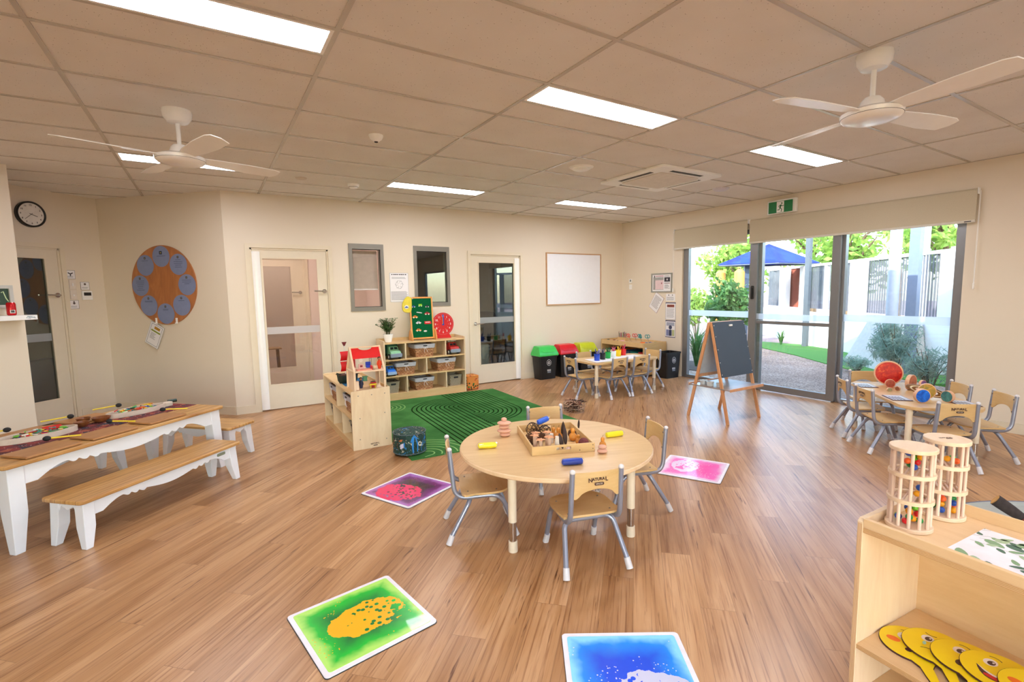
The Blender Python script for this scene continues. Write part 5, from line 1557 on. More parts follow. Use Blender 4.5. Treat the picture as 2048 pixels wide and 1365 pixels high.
def roof(side):
    n = 24; vs = []; fs = []
    d = Vector((0, side*hd, ze-zr)).normalized(); L = math.hypot(hd, zr-ze)
    for i in range(n+1):
        x = -hw+0.008+(2*hw-0.016)*i/n; u = x/hw
        cut = 0.028*math.sqrt(max(0, 1-(u/0.45)**2)) if abs(u) < 0.45 else 0
        a1 = Vector((x, 0, zr))+d*(0.008+cut*(1 if side < 0 else 0)); b1 = Vector((x, 0, zr))+d*(L*(0.47 if side < 0 else 1.0))
        off = Vector((0, side*0.6, 0.35)).normalized()*0.003
        vs += [a1, b1, a1+off, b1+off]
    for i in range(n):
        q = 4*i; w2 = q+4
        fs += [(q, w2, w2+1, q+1), (q+2, q+3, w2+3, w2+2), (q+1, w2+1, w2+3, q+3), (q, q+2, w2+2, w2)]
    fs += [(0, 1, 3, 2), (4*n, 4*n+2, 4*n+3, 4*n+1)]
    mb = MB(); mb.add(vs, fs); return mb
roof(-1).build('roof_panel', plain('#e01212', 0.4), t, smooth=0)
mb = MB(); mb.bb(-hw*0.96, -hw*0.42, hd-0.008, hd, ze+0.006, ze+0.1); mb.build('back_wall_panel', M_hply, t, smooth=0)
mb = MB(); mb.bb(-hw+0.02, -hw+0.075, hd-0.016, hd-0.008, 0.008+ze, ze+0.115); mb.build('red_door', plain('#b5161c', 0.4), t, smooth=0)
mb = MB()
for x0, x1, z0, z1 in ((-hw+0.012, -hw+0.02, ze+0.006, ze+0.125), (-hw+0.075, -hw+0.083, ze+0.006, ze+0.125), (-hw+0.012, -hw+0.083, ze+0.115, ze+0.125)): mb.bb(x0, x1, hd-0.018, hd-0.008, z0, z1)
mb.build('door_casing', plain('#f0c9c4', 0.5), t, smooth=0)
hc = ((HX0+HX1)/2, (HY0+HY1)/2, HZ)
def inhouse(name, label, cat, x, y, z, parts, rz=0):
    t = thing(name, label, cat, (hc[0]+x, hc[1]+y, hc[2]+z), rz)
    for nm, fn, m, kw in parts:
        mb = MB(); fn(mb); mb.build(nm, m, t, **kw)
    return t
K = dict(smooth=0, bevel=0.001); U = ze+0.0065
inhouse('toy_bed', 'tiny pink and red toy bed on the upper floor of the dollhouse', 'toy furniture', -0.03, -0.085, U, [('frame', lambda m: m.bb(-0.075, 0.06, -0.03, 0.03, 0, 0.012), plain('#e89a86', 0.5), K), ('headboard', lambda m: m.bb(0.06, 0.068, -0.03, 0.03, 0, 0.04), plain('#d3222a', 0.5), K)])
inhouse('toy_cradle', 'tiny pale toy cradle on the right of the upper floor', 'toy furniture', 0.062, -0.07, U, [('basin', lambda m: m.lathe([(0.012, 0), (0.028, 0.01), (0.032, 0.03), (0.026, 0.03), (0.01, 0.014)], 16), plain('#d9c3a4', 0.5), {}), ])
inhouse('toy_dresser', 'tiny pink toy dresser with a round white mirror on the upper floor', 'toy furniture', -0.035, 0.03, U, [('drawers', lambda m: m.bb(-0.022, 0.022, -0.012, 0.012, 0, 0.045), plain('#e7b9b2', 0.5), K), ('drawer_front', lambda m: m.bb(-0.012, 0.012, -0.014, -0.012, 0.016, 0.034), plain('#7f1f22', 0.5), K), ('mirror', lambda m: m.prism(circ(0.019, 20), -0.003, 0.003, Matrix(((1, 0, 0, 0), (0, 0, -1, 0), (0, 1, 0, 0.082), (0, 0, 0, 1)))), plain('#fbf6ee', 0.2), {}), ('mirror_post', lambda m: m.bb(-0.002, 0.002, -0.002, 0.002, 0.045, 0.066), M_hply, K)])
inhouse('toy_armchair', 'tiny blue toy armchair on the upper floor of the dollhouse', 'toy furniture', 0.035, 0.02, U, [('seat', lambda m: m.bb(-0.024, 0.024, -0.02, 0.02, 0.008, 0.03), plain('#2140c4', 0.5), K), ('backrest', lambda m: m.bb(-0.024, 0.024, 0.012, 0.02, 0.03, 0.062), plain('#2140c4', 0.5), K), ('legs', lambda m: m.bb(-0.02, 0.02, -0.016, 0.016, 0, 0.008), M_hply, K)])
inhouse('toy_ladder', 'tiny grey toy ladder leaning inside the upper floor', 'toy furniture', 0.065, 0.06, U, [('rails', lambda m: (m.bb(-0.012, -0.008, 0, 0.004, 0, 0.11), m.bb(0.008, 0.012, 0, 0.004, 0, 0.11), [m.bb(-0.008, 0.008, 0, 0.004, 0.015+k*0.018, 0.019+k*0.018) for k in range(5)]), plain('#8c7f6f', 0.5), K)])
def doll(label, x, y, z, dress, hair, s=1.0):
    t = thing('toy_doll', label, 'doll', (hc[0]+x, hc[1]+y, hc[2]+z)); t.scale = (s, s, s)
    mb = MB(); mb.lathe([(0.010, 0.0), (0.013, 0.004), (0.017, 0.03), (0.013, 0.062), (0.008, 0.074)], 18); mb.build('dress', plain(dress, 0.6), t)
    for q in (-1, 1):
        mb = MB(); mb.tube([(q*0.012, 0, 0.066), (q*0.019, -0.002, 0.045), (q*0.018, -0.006, 0.03)], 0.0035, 8); mb.build('arm', plain(dress, 0.6), t)
    mb = MB(); mb.ball((0, 0, 0.085), 0.0125, 14, 10); h = mb.build('head', plain('#a9744f', 0.6), t)
    mb = MB(); mb.ball((0, 0.003, 0.089), 0.0138, 14, 10, (1, 0.9, 0.95)); mb.build('hair', plain(hair, 0.8), t)
doll('tiny doll in an orange red dress with black hair, right side of the upper floor', 0.115, -0.075, U, '#e0431c', '#141012', 1.15)
doll('tiny doll in a dark blue outfit on the ground floor, left side', -0.055, -0.02, 0.0085, '#2b2d4a', '#3b2a24', 1.05)
inhouse('toy_table', 'tiny yellow toy table at the front of the ground floor', 'toy furniture', 0.035, -0.105, 0.0085, [('table_top', lambda m: m.bb(-0.033, 0.033, -0.018, 0.018, 0.036, 0.046), plain('#f0d02a', 0.45), K), ('legs', lambda m: (m.bb(-0.024, -0.018, -0.012, 0.012, 0, 0.036), m.bb(0.018, 0.024, -0.012, 0.012, 0, 0.036)), plain('#e2bf3d', 0.45), K)])
inhouse('toy_cabinet', 'tiny pale toy counter with a green sink on the ground floor', 'toy furniture', 0.0, 0.02, 0.0085, [('counter', lambda m: m.bb(-0.035, 0.05, -0.02, 0.02, 0, 0.06), plain('#dcb892', 0.5), K), ('sink_unit', lambda m: (m.bb(-0.022, 0.014, -0.012, 0.012, 0.06, 0.10), m.bb(-0.03, 0.022, -0.016, 0.016, 0.10, 0.108)), plain('#5c9a78', 0.5), K)])
inhouse('toy_stove', 'tiny red toy stove beside the green sink on the ground floor', 'toy furniture', 0.055, -0.045, 0.0085, [('stove', lambda m: m.bb(-0.024, 0.024, -0.015, 0.015, 0, 0.055), plain('#b3222b', 0.45), K), ('hob', lambda m: m.bb(-0.02, 0.02, -0.012, 0.012, 0.055, 0.06), M_ink, K)])
inhouse('toy_bench', 'tiny wooden toy ramp at the right of the ground floor', 'toy furniture', 0.10, -0.02, 0.0085, [('ramp', lambda m: m.add([(-0.03, -0.03, 0), (0.03, -0.03, 0), (0.03, 0.04, 0), (-0.03, 0.04, 0), (-0.03, 0.04, 0.03), (0.03, 0.04, 0.03)], [(0, 3, 2, 1), (0, 1, 5, 4), (3, 4, 5, 2), (0, 4, 3), (1, 2, 5)]), M_hply, K)])
inhouse('toy_wardrobe', 'tiny pale toy cupboard at the left front of the ground floor', 'toy furniture', -0.112, -0.09, 0.0085, [('cupboard', lambda m: m.bb(-0.016, 0.016, -0.02, 0.02, 0, 0.085), plain('#e7c5a6', 0.5), K), ('cupboard_door', lambda m: m.bb(-0.013, 0.013, -0.022, -0.02, 0.005, 0.08), plain('#eed5bd', 0.5), K)])

# ---- toy ship on a blue cloth
mb = MB(); mb.prism([(-0.14, -0.22), (0.13, -0.20), (0.14, 0.20), (-0.12, 0.23)], 0, 0.002)
tag(mb.build('blue_cloth', plain('#1f6690', 0.9), loc=(1.225, 5.30, 0.5455), smooth=0), 'blue cloth under the toy ship on the near shelf', 'cloth')
t = thing('toy_ship', 'toy pirate ship with red sails behind the dollhouse', 'toy ship', (1.155, 5.27, 0.548), rad(12))
hull = []
mb = MB(); n = 14; vs = []; fs = []
for i in range(n+1):
    u = -1+2*i/n; wd = 0.055*math.sqrt(max(0.02, 1-u*u*0.9)); top = 0.085+0.03*u*u
    vs += [(u*0.11, -wd, top), (u*0.10, -wd*0.75, 0.03), (u*0.085, 0, 0.0), (u*0.10, wd*0.75, 0.03), (u*0.11, wd, top)]
for i in range(n):
    a = 5*i
    for k in range(4): fs.append((a+k, a+k+1, a+k+6, a+k+5))
    fs.append((a+4, a, a+5, a+9))
fs += [(0, 4, 3, 2, 1), (5*n, 5*n+1, 5*n+2, 5*n+3, 5*n+4)]
mb.add(vs, fs); mb.build('hull', plain('#27332a', 0.5, var=0.3, scale=40), t, smooth=40)
mb = MB(); mb.bb(-0.10, 0.10, -0.058, 0.058, 0.088, 0.096); mb.build('deck', plain('#5a2a24', 0.5), t, smooth=0)
mb = MB(); mb.cyl((-0.02, 0, 0.09), (-0.02, 0, 0.385), 0.0045); mb.cyl((0.06, 0, 0.09), (0.06, 0, 0.30), 0.004); mb.build('masts', M_hubw, t)
for x, z0, z1, w0 in ((-0.03, 0.125, 0.225, 0.075), (-0.03, 0.235, 0.33, 0.06)):
    mb = MB(); k = 10; vs = []; fs = []
    for i in range(k+1):
        z = z0+(z1-z0)*i/k; bl_ = 0.022*sin(pi*i/k)
        e = w0*(1+0.08*sin(pi*3*i/k))
        vs += [(x-0.045, -bl_-0.012, z), (x+0.065, -bl_-0.012, z), (x+0.065, -bl_-0.009, z), (x-0.045, -bl_-0.009, z)]
    for i in range(k):
        a = 4*i
        for q in range(4): fs.append((a+q, a+(q+1) % 4, a+(q+1) % 4+4, a+q+4))
    mb.add(vs, fs); mb.build('sail', plain('#d20d12', 0.5), t, smooth=50)
mb = MB(); mb.prism([(-0.026, 0.03), (0.026, 0.03), (0, -0.022)][::-1], -0.003, 0.003, Matrix(((1, 0, 0, -0.02), (0, 0, -1, 0), (0, 1, 0, 0.395), (0, 0, 0, 1)))); mb.build('flag', plain('#6b1a20', 0.6), t, smooth=0)
mb = MB(); mb.bb(-0.03, 0.03, -0.06, -0.045, 0.20, 0.21); mb.build('cannon', M_ink, t, smooth=0, bevel=0.003)

# ---- cushions on the floor
def pouf_mat():
    t = NT('jungle_print_fabric'); v = t.coord()
    a = t.voro(v, 9, out='Color'); g = t.node('ShaderNodeRGBToBW'); t.link(a, g.inputs[0])
    n = t.noise(v, 16, 4, 0.7, 2.0); n2 = t.noise(v, 9, 3, 0.6, 3.0)
    base = t.ramp(n2, [(0.42, '#16302e'), (0.5, '#1d443c'), (0.56, '#24463a')])
    leaf = t.ramp(n, [(0.0, '#d8d8cf'), (0.36, '#d8d8cf'), (0.365, '#000000')])
    c = t.mix(t.math('LESS_THAN', n, 0.385), base, '#cfcbb8')
    o = t.math('MULTIPLY', t.math('GREATER_THAN', n, 0.6), t.math('GREATER_THAN', g.outputs[0], 0.62))
    c = t.mix(o, c, '#c0713a')
    bl2 = t.math('MULTIPLY', t.math('GREATER_THAN', n2, 0.6), t.math('LESS_THAN', g.outputs[0], 0.5))
    return t.set(t.mix(bl2, c, '#1f7fd0'), 0.8)
t = thing('floor_cushion', 'round dark floor pouf with a jungle print at the rug corner', 'pouf', (1.463, 4.315, 0.0098), rad(20))
mb = MB(); mb.lathe([(0.12, 0.0), (0.140, 0.006), (0.147, 0.03), (0.149, 0.11), (0.146, 0.185), (0.138, 0.203), (0.10, 0.212), (0.01, 0.216)], 48); mb.build('cushion', pouf_mat(), t)
for z in (0.018, 0.196):
    mb = MB(); mb.tube([(0.1475*cos(2*pi*k/48), 0.1475*sin(2*pi*k/48), z) for k in range(49)], 0.004, 6, cap=False); mb.build('piping', plain('#56666a', 0.7), t)
mb = MB(); mb.bb(-0.185, -0.145, -0.055, -0.052, 0.085, 0.125, M_(rz=rad(10))); mb.build('care_label', plain('#d5d2e6', 0.6), t, smooth=0)
# blue bird figure stitched on the side
mb = MB()
def on_side(a, z, r=0.1506): return Vector((r*cos(a), r*sin(a), z))
for pts, w in (([(-0.0, 0.19), (0.10, 0.15), (0.18, 0.10), (0.16, 0.04)], 0.012), ([(0.0, 0.19), (-0.12, 0.165), (-0.22, 0.13)], 0.016), ([(0.02, 0.185), (0.14, 0.165), (0.26, 0.15)], 0.008), ([(-0.05, 0.18), (-0.12, 0.11), (-0.10, 0.03)], 0.018)):
    pp = spline([on_side(rad(-112)+p[0], p[1]) for p in pts], 5)
    mb.tube(pp, [w*0.5*(1-0.6*abs(i/len(pp)-0.4)) for i in range(len(pp))], 6)
mb.build('bird_motif', plain('#2f8fe0', 0.7), t)
def pouf2():
    t_ = NT('orange_cactus_print'); v = t_.coord()
    a = t_.voro(v, 26); g = t_.voro(v, 26, out='Color'); b_ = t_.node('ShaderNodeRGBToBW'); t_.link(g, b_.inputs[0])
    dots = t_.ramp(b_.outputs[0], [(0.3, '#3f4a22'), (0.5, '#2f7a34'), (0.6, '#b8352a'), (0.75, '#e9c08a')], 'CONSTANT')
    return t_.set(t_.mix(t_.math('LESS_THAN', a, 0.38), '#e08a3e', dots), 0.8)
t = thing('floor_cushion', 'orange patterned cube cushion beside the back toy shelf', 'cushion', (3.27, 6.73, 0), rad(3))
mb = MB(); mb.prism(rrect(0.20, 0.20, 0.035, 6), 0.0, 0.215); mb.build('cushion', pouf2(), t, bevel=0.02, seg=3)
mb = MB(); mb.tube([(x, y, 0.203) for x, y in rrect(0.2, 0.2, 0.035, 6)], 0.0035, 6, cap=False); mb.build('piping', plain('#c97b34', 0.7), t)

# ================================================================ bins, art trolley, easel
M_binblk = plain('#17181a', 0.35)
def bin_(label, x, y, rz, lid_col=None, w=0.37, d=0.25, h=0.40):
    t = thing('recycling_bin', label, 'bin', (x, y, 0), rz)
    mb = MB()
    def ring(f, z, o=0): return [(a, b, z) for a, b in rrect(w*f+o, d*f+o, 0.03, 4)]
    R = [ring(0.84, 0), ring(0.985, h-0.03), ring(1.0, h-0.028, 0.012), ring(1.0, h, 0.012), ring(0.97, h), ring(0.82, 0.012)]
    n = len(R[0]); vs = [p for r in R for p in r]; fs = [tuple(range(n))[::-1]]
    for r in range(5):
        for k in range(n): a = r*n+k; b = r*n+(k+1) % n; fs.append((a, b, b+n, a+n))
    fs.append(tuple(5*n+k for k in range(n)))
    mb.add(vs, fs); mb.build('bin_body', M_binblk, t, smooth=30)
    # recycling symbol and lettering on the front
    sl = math.atan2(d*0.145/2, h)
    F = Matrix(((1, 0, 0, 0), (0, 0, -1, -d/2*0.955-0.0015), (0, 1, 0, h*0.70), (0, 0, 0, 1))) @ M_(rx=-sl*0.9)
    mb = MB(); pts = [(0.042*cos(a), 0.048*sin(a)) for a in [2*pi*k/32 for k in range(32)]]; mb.M = F
    mb.strip(pts, 0.006, 0.0045, True)
    P3 = [(0.0, 0.030), (-0.026, -0.019), (0.026, -0.019)]
    for k in range(3):      # three bent arrows round a triangle
        p, q_ = P3[k], P3[(k+1) % 3]; dx, dy = q_[0]-p[0], q_[1]-p[1]
        m1 = (p[0]+dx*0.12, p[1]+dy*0.12); m2 = (p[0]+dx*0.62, p[1]+dy*0.62); e = (p[0]+dx*0.86, p[1]+dy*0.86)
        mb.strip([m1, m2], 0.011, 0.0045)
        nx_, ny_ = -dy*0.22, dx*0.22
        mb.add([(m2[0]+nx_, m2[1]+ny_, 0.0045), (m2[0]-nx_, m2[1]-ny_, 0.0045), (e[0], e[1], 0.0045)], [(0, 1, 2)])
    mb.build('recycling_symbol', M_hubw, t, smooth=0)
    F2 = Matrix(((1, 0, 0, 0.005), (0, 0, -1, -d/2*0.895-0.0015), (0, 1, 0, h*0.36), (0, 0, 0, 1))) @ M_(rx=-sl*0.9)
    mb = MB(); mb.M = F2
    for q, (x0_, x1_) in enumerate(((-0.036, -0.016), (-0.012, 0.010), (0.014, 0.036))):
        mb.bb(x0_, x1_, -0.004, 0.004, 0.0042, 0.0052); mb.bb(x0_, x1_, 0.012, 0.020, 0.0042, 0.0052); mb.bb(x0_, x0_+0.007, 0.004, 0.012, 0.0042, 0.0052)
    mb.build('lettering', M_hubw, t, smooth=0)
    mb = MB(); mb.M = F2
    for k in range(2): mb.bb(-0.034, 0.034, -0.020-k*0.014, -0.012-k*0.014, 0.0042, 0.0052)
    mb.build('small_print', plain('#9ca6b4', 0.5), t, smooth=0)
    if lid_col:
        m = plain(lid_col, 0.3); z0 = h+0.001
        prof = [(-d/2-0.012, z0-0.012), (-d/2-0.012, z0+0.022), (-d/2+0.045, z0+0.125), (-d/2+0.075, z0+0.145), (d/2-0.03, z0+0.150), (d/2+0.010, z0+0.03), (d/2+0.010, z0-0.012)]
        n = len(prof); a = w/2+0.010
        xs = [a, a, a*0.86, a*0.82, a*0.80, a, a]
        vs = [(-xs[i], p[0], p[1]) for i, p in enumerate(prof)]+[(xs[i], p[0], p[1]) for i, p in enumerate(prof)]
        # front bottom lip shifted so that the rim of the body is wrapped
        mb = MB(); mb.add(vs, [tuple(range(n)), tuple(range(n, 2*n))[::-1]]+[(i, i+n, (i+1) % n+n, (i+1) % n) for i in range(n)])
        lid = mb.build('lid', m, t, smooth=30, bevel=0.010, seg=3)
        mb = MB(); A = Matrix(((1, 0, 0, 0), (0, 0.48, -0.877, -d/2+0.012), (0, 0.877, 0.48, z0+0.068), (0, 0, 0, 1)))
        mb.prism(rrect(w*0.62, 0.035, 0.012, 4), 0, 0.004, A @ Matrix.Translation((0, -0.005, 0.001)))
        mb.build('flap_handle', m, lid, bevel=0.002)
    return t
bin_('black recycling bin with a bright green lid, leftmost of three by the wall', 4.685, 6.785, 0, '#3fc95a')
bin_('black recycling bin with a red lid between the green and yellow lidded ones', 5.115, 6.785, 0, '#dd1d2a')
bin_('black recycling bin with a yellow lid, partly behind the pencil table', 5.545, 6.785, 0, '#c8cf1f')
bin_('open black recycling bin without lid at the end of the art trolley', 6.385, 5.63, 0, None, 0.35, 0.25, 0.43)

t = thing('art_trolley', 'wooden art trolley with open bins in the back right corner', 'trolley', (0, 0, 0))
x0, x1, y0, y1, zt = 6.03, 6.575, 5.84, 6.90, 0.575
th = 0.02
for ya in (y0, y1-th):
    mb = MB(); mb.bb(x0, x1, ya, ya+th, 0.03, zt); mb.build('side_panel', M_ply, t, smooth=0, bevel=0.003)
mb = MB(); mb.bb(x0, x0+th, y0+th, y1-th, zt-0.085, zt-0.004); mb.build('front_rail', M_cab, t, smooth=0, bevel=0.003)
mb = MB(); mb.bb(x1-th, x1, y0+th, y1-th, 0.05, zt-0.004); mb.build('back_panel', M_cab, t, smooth=0)
mb = MB(); mb.bb(x0+th, x1-th, y0+th, y1-th, zt-0.045, zt-0.030); mb.build('tray_floor', M_cab, t, smooth=0)
for z in (0.05, 0.27):
    mb = MB(); mb.bb(x0+0.005, x1-th, y0+th, y1-th, z, z+0.018); mb.build('shelf_board', M_cab, t, smooth=0)
for z in (0.072, 0.292):
    mb = MB(); mb.bb(x0+0.002, x0+0.018, y0+th, y1-th, z-0.02, z+0.04); mb.build('shelf_lip', M_cab, t, smooth=0)
ZA = zt-0.0295
rnd = random.Random(11)
t = thing('pencil_rack', 'wooden rack of upright pencils on the art trolley', 'rack', (6.30, 6.62, ZA), rad(90))
mb = MB(); mb.bb(-0.10, 0.10, -0.04, 0.04, 0, 0.06); mb.build('rack_block', M_cab, t, smooth=0, bevel=0.003)
for k in range(14):
    x = -0.085+0.013*k; y = rnd.uniform(-0.02, 0.02); h = rnd.uniform(0.13, 0.17)
    mb = MB(); mb.cyl((x, y, 0.04), (x+rnd.uniform(-0.012, 0.012), y, h-0.012), 0.0042, seg=6); mb.cyl((x, y, h-0.013), (x, y, h), 0.0038, 0.0006, seg=6)
    mb.build('pencil', plain(['#1f7a3e', '#c8232b', '#2c2c30', '#d8442a', '#1d5f9c', '#7a2233', '#2b8a5a'][k % 7], 0.45), t)
def scissors(label, x, y, z, rz, c, r=0.026):
    t = thing('scissors', label, 'scissors', (x, y, z), rz)
    for s in (-1, 1):
        mb = MB(); mb.tube([(s*0.022+r*cos(a)*0.9, 0.05+r*sin(a)*1.15, 0) for a in [2*pi*k/16 for k in range(17)]], 0.006, 8, cap=False); mb.build('handle', plain(c, 0.4), t)
        mb = MB(); mb.add([(-s*0.004, 0.03, -0.002), (s*0.006, 0.03, -0.002), (s*0.003, -0.06, -0.001), (-s*0.004, 0.03, 0.001), (s*0.006, 0.03, 0.001), (s*0.003, -0.06, 0.001)], [(0, 2, 1), (3, 4, 5), (0, 1, 4, 3), (1, 2, 5, 4), (2, 0, 3, 5)]); mb.build('blade', M_chrome, t)
    return t
for i, (x, y, rz, c, cn) in enumerate(((6.28, 6.43, 0.2, '#e0233a', 'red'), (6.36, 6.36, -0.3, '#e0353f', 'light red'), (6.20, 6.33, 0.8, '#e2622a', 'orange'))):
    o = scissors('%s handled scissors lying on the art trolley near the pencil rack' % cn, x, y, ZA+0.02, rz, c)
    o.rotation_euler = (rad(62), 0, rz); o.location.z = ZA+0.062
for i, (x, y, rz, wh) in enumerate(((6.34, 6.22, 0.1, 'left'), (6.28, 6.14, 0.4, 'middle'), (6.36, 6.06, -0.2, 'right'))):
    o = scissors('teal handled scissors on the art trolley, %s one of the three' % wh, x, y, ZA+0.02, rz, '#1f8f92')
    o.rotation_euler = (rad(70), 0, rz); o.location.z = ZA+0.062
def bits(n, xr, yr, cols, name, where, seed, zz=ZA):
    rnd = random.Random(seed)
    for k in range(n):
        c, cn = cols[k % len(cols)]; x = rnd.uniform(*xr); y = yr[0]+(yr[1]-yr[0])*(k+0.5)/n
        mb = MB(); s = rnd.uniform(0.018, 0.03)
        if k % 2: mb.prism(rrect(s*1.6, s, s*0.2, 3), 0, s*0.9)
        else: mb.cyl((-s*1.3, 0, s*0.5), (s*1.3, 0, s*0.5), s*0.5, seg=14)
        o = mb.build(name, plain(c, 0.45), loc=(x, y, zz), rz=rnd.uniform(0, 3), bevel=0.002)
        tag(o, '%s %s %s, %s from the far end' % (cn, 'block' if k % 2 else 'stick', where, ['first', 'second', 'third', 'fourth', 'fifth', 'sixth', 'seventh', 'eighth', 'ninth'][n-1-k]), 'craft piece')
bits(8, (6.09, 6.16), (6.30, 6.86), [('#f4f2ee', 'white'), ('#8c4a2b', 'brown'), ('#e9b0b8', 'pink'), ('#2c3d38', 'dark green')], 'craft_piece', 'at the front of the art trolley top', 4)
bits(7, (6.10, 6.40), (5.88, 6.02), [('#1d4fc0', 'blue'), ('#24975a', 'green'), ('#f0762b', 'orange'), ('#2147ae', 'dark blue')], 'craft_piece', 'at the near end of the art trolley', 5)
for k, (c, cn) in enumerate((('#c8343a', 'red'), ('#1f8a8a', 'teal'), ('#3b5f86', 'slate blue'), ('#d98a3a', 'orange'), ('#2f2f38', 'charcoal'))):
    mb = MB(); shell(mb, 0.36, 0.18, 0.11, 0.88, 0.006)
    tag(mb.build('craft_tub', plain(c, 0.5), loc=(6.24, 5.98+0.195*k, 0.2885), smooth=30), '%s plastic tub on the upper shelf inside the art trolley' % cn, 'tub', rz and None) if False else tag(mb.build('craft_tub', plain(c, 0.5), loc=(6.30, 5.975+0.193*k, 0.2885), rz=0, smooth=30), '%s plastic tub on the upper shelf inside the art trolley' % cn, 'tub')

# ---- easel
M_pine = wood('easel_beech', '#c98a5c', '#dca478', '#cf9265', axis='z', rough=0.45, freq=8)
EX0, EX1, EY, EH = 4.62, 5.165, 3.49, 1.09
t = thing('easel', 'wooden standing easel with a blackboard in front of the sliding door', 'easel', ((EX0+EX1)/2, EY, 0))
hx = (EX1-EX0)/2
def yl(z, s): return s*(0.012+0.25*(1-z/EH))
for sx in (-1, 1):
    for sy in (-1, 1):
        mb = MB(); d = Vector((sx*0.012, sy*0.25, -EH)); a1 = Vector((sx*hx, sy*0.012, EH))
        mb.box((0, 0, d.length/2), (0.020, 0.034, d.length), Matrix.Translation(a1) @ d.to_track_quat('Z', 'Y').to_matrix().to_4x4())
        mb.build('leg', M_pine, t, smooth=0, bevel=0.003)
def board(s, z0, z1, off, th, m, nm, x=hx-0.012):
    mb = MB(); y0_, y1_ = yl(z0, s)+s*off, yl(z1, s)+s*off
    mb.add([(-x, y0_, z0), (x, y0_, z0), (x, y1_, z1), (-x, y1_, z1), (-x, y0_+s*th, z0), (x, y0_+s*th, z0), (x, y1_+s*th, z1), (-x, y1_+s*th, z1)],
           [(0, 3, 2, 1), (4, 5, 6, 7), (0, 1, 5, 4), (2, 3, 7, 6), (0, 4, 7, 3), (1, 2, 6, 5)] if s < 0 else [(0, 1, 2, 3), (4, 7, 6, 5), (0, 4, 5, 1), (2, 6, 7, 3), (0, 3, 7, 4), (1, 5, 6, 2)])
    return mb.build(nm, m, t, smooth=0)
M_chalk = plain('#3a4350', 0.6, var=0.04, scale=4)
bb_ = board(-1, 0.50, 1.095, 0.018, 0.006, M_chalk, 'blackboard', hx+0.006)
board(1, 0.50, 1.095, 0.004, 0.006, plain('#c9ced8', 0.35), 'whiteboard_panel', hx-0.01)
for z in (0.485,):
    mb = MB(); mb.box((0, yl(z, 1), z), (2*hx-0.02, 0.018, 0.034)); mb.build('rail', M_pine, t, smooth=0, bevel=0.002)
mb = MB(); mb.box((0, 0, EH+0.002), (2*hx+0.01, 0.03, 0.014)); mb.build('top_rail', M_pine, t, smooth=0, bevel=0.002)
mb = MB(); mb.bb(-hx-0.025, hx+0.025, -0.285, 0.245, 0.370, 0.382); mb.build('tray', wood('grey_tray', '#8d7e78', '#a8968d', axis='x', rough=0.3), t, smooth=0)
mb = MB()
for a, b_, c, d in ((-hx-0.025, hx+0.025, -0.295, -0.283), (-hx-0.025, hx+0.025, 0.243, 0.255)): mb.bb(a, b_, c, d, 0.362, 0.392)
mb.build('tray_edge', M_pine, t, smooth=0, bevel=0.002)
for sx in (-1, 1):
    for z in (0.53, 0.66, 0.80, 0.94, 1.06):
        mb = MB(); mb.cyl((sx*(hx-0.004), yl(z, -1)-0.025, z), (sx*(hx-0.004), yl(z, -1)-0.028, z), 0.005, seg=8); mb.build('rivet', M_hubw, bb_)
mb = MB(); mb.box((0.015, yl(1.055, -1)-0.032, 1.052), (0.055, 0.012, 0.020)); mb.build('clip', M_hubw, bb_, smooth=0, bevel=0.003)
# wire paper clips and clear pots hanging at the tray's left end
for k, (y, x) in enumerate(((-0.10, -0.29), (0.02, -0.30), (0.12, -0.285))):
    mb = MB(); shell(mb, 0.07, 0.07, 0.045, 0.85, 0.003)
    tag(mb.build('clear_pot', plain('#d6dadd', 0.15), loc=((EX0+EX1)/2+x+0.08, EY+y, 0.3825), smooth=30), ['nearest', 'middle', 'farthest'][k]+' of three small clear paint pots on the easel tray', 'pot', 'clear pots on the easel tray')

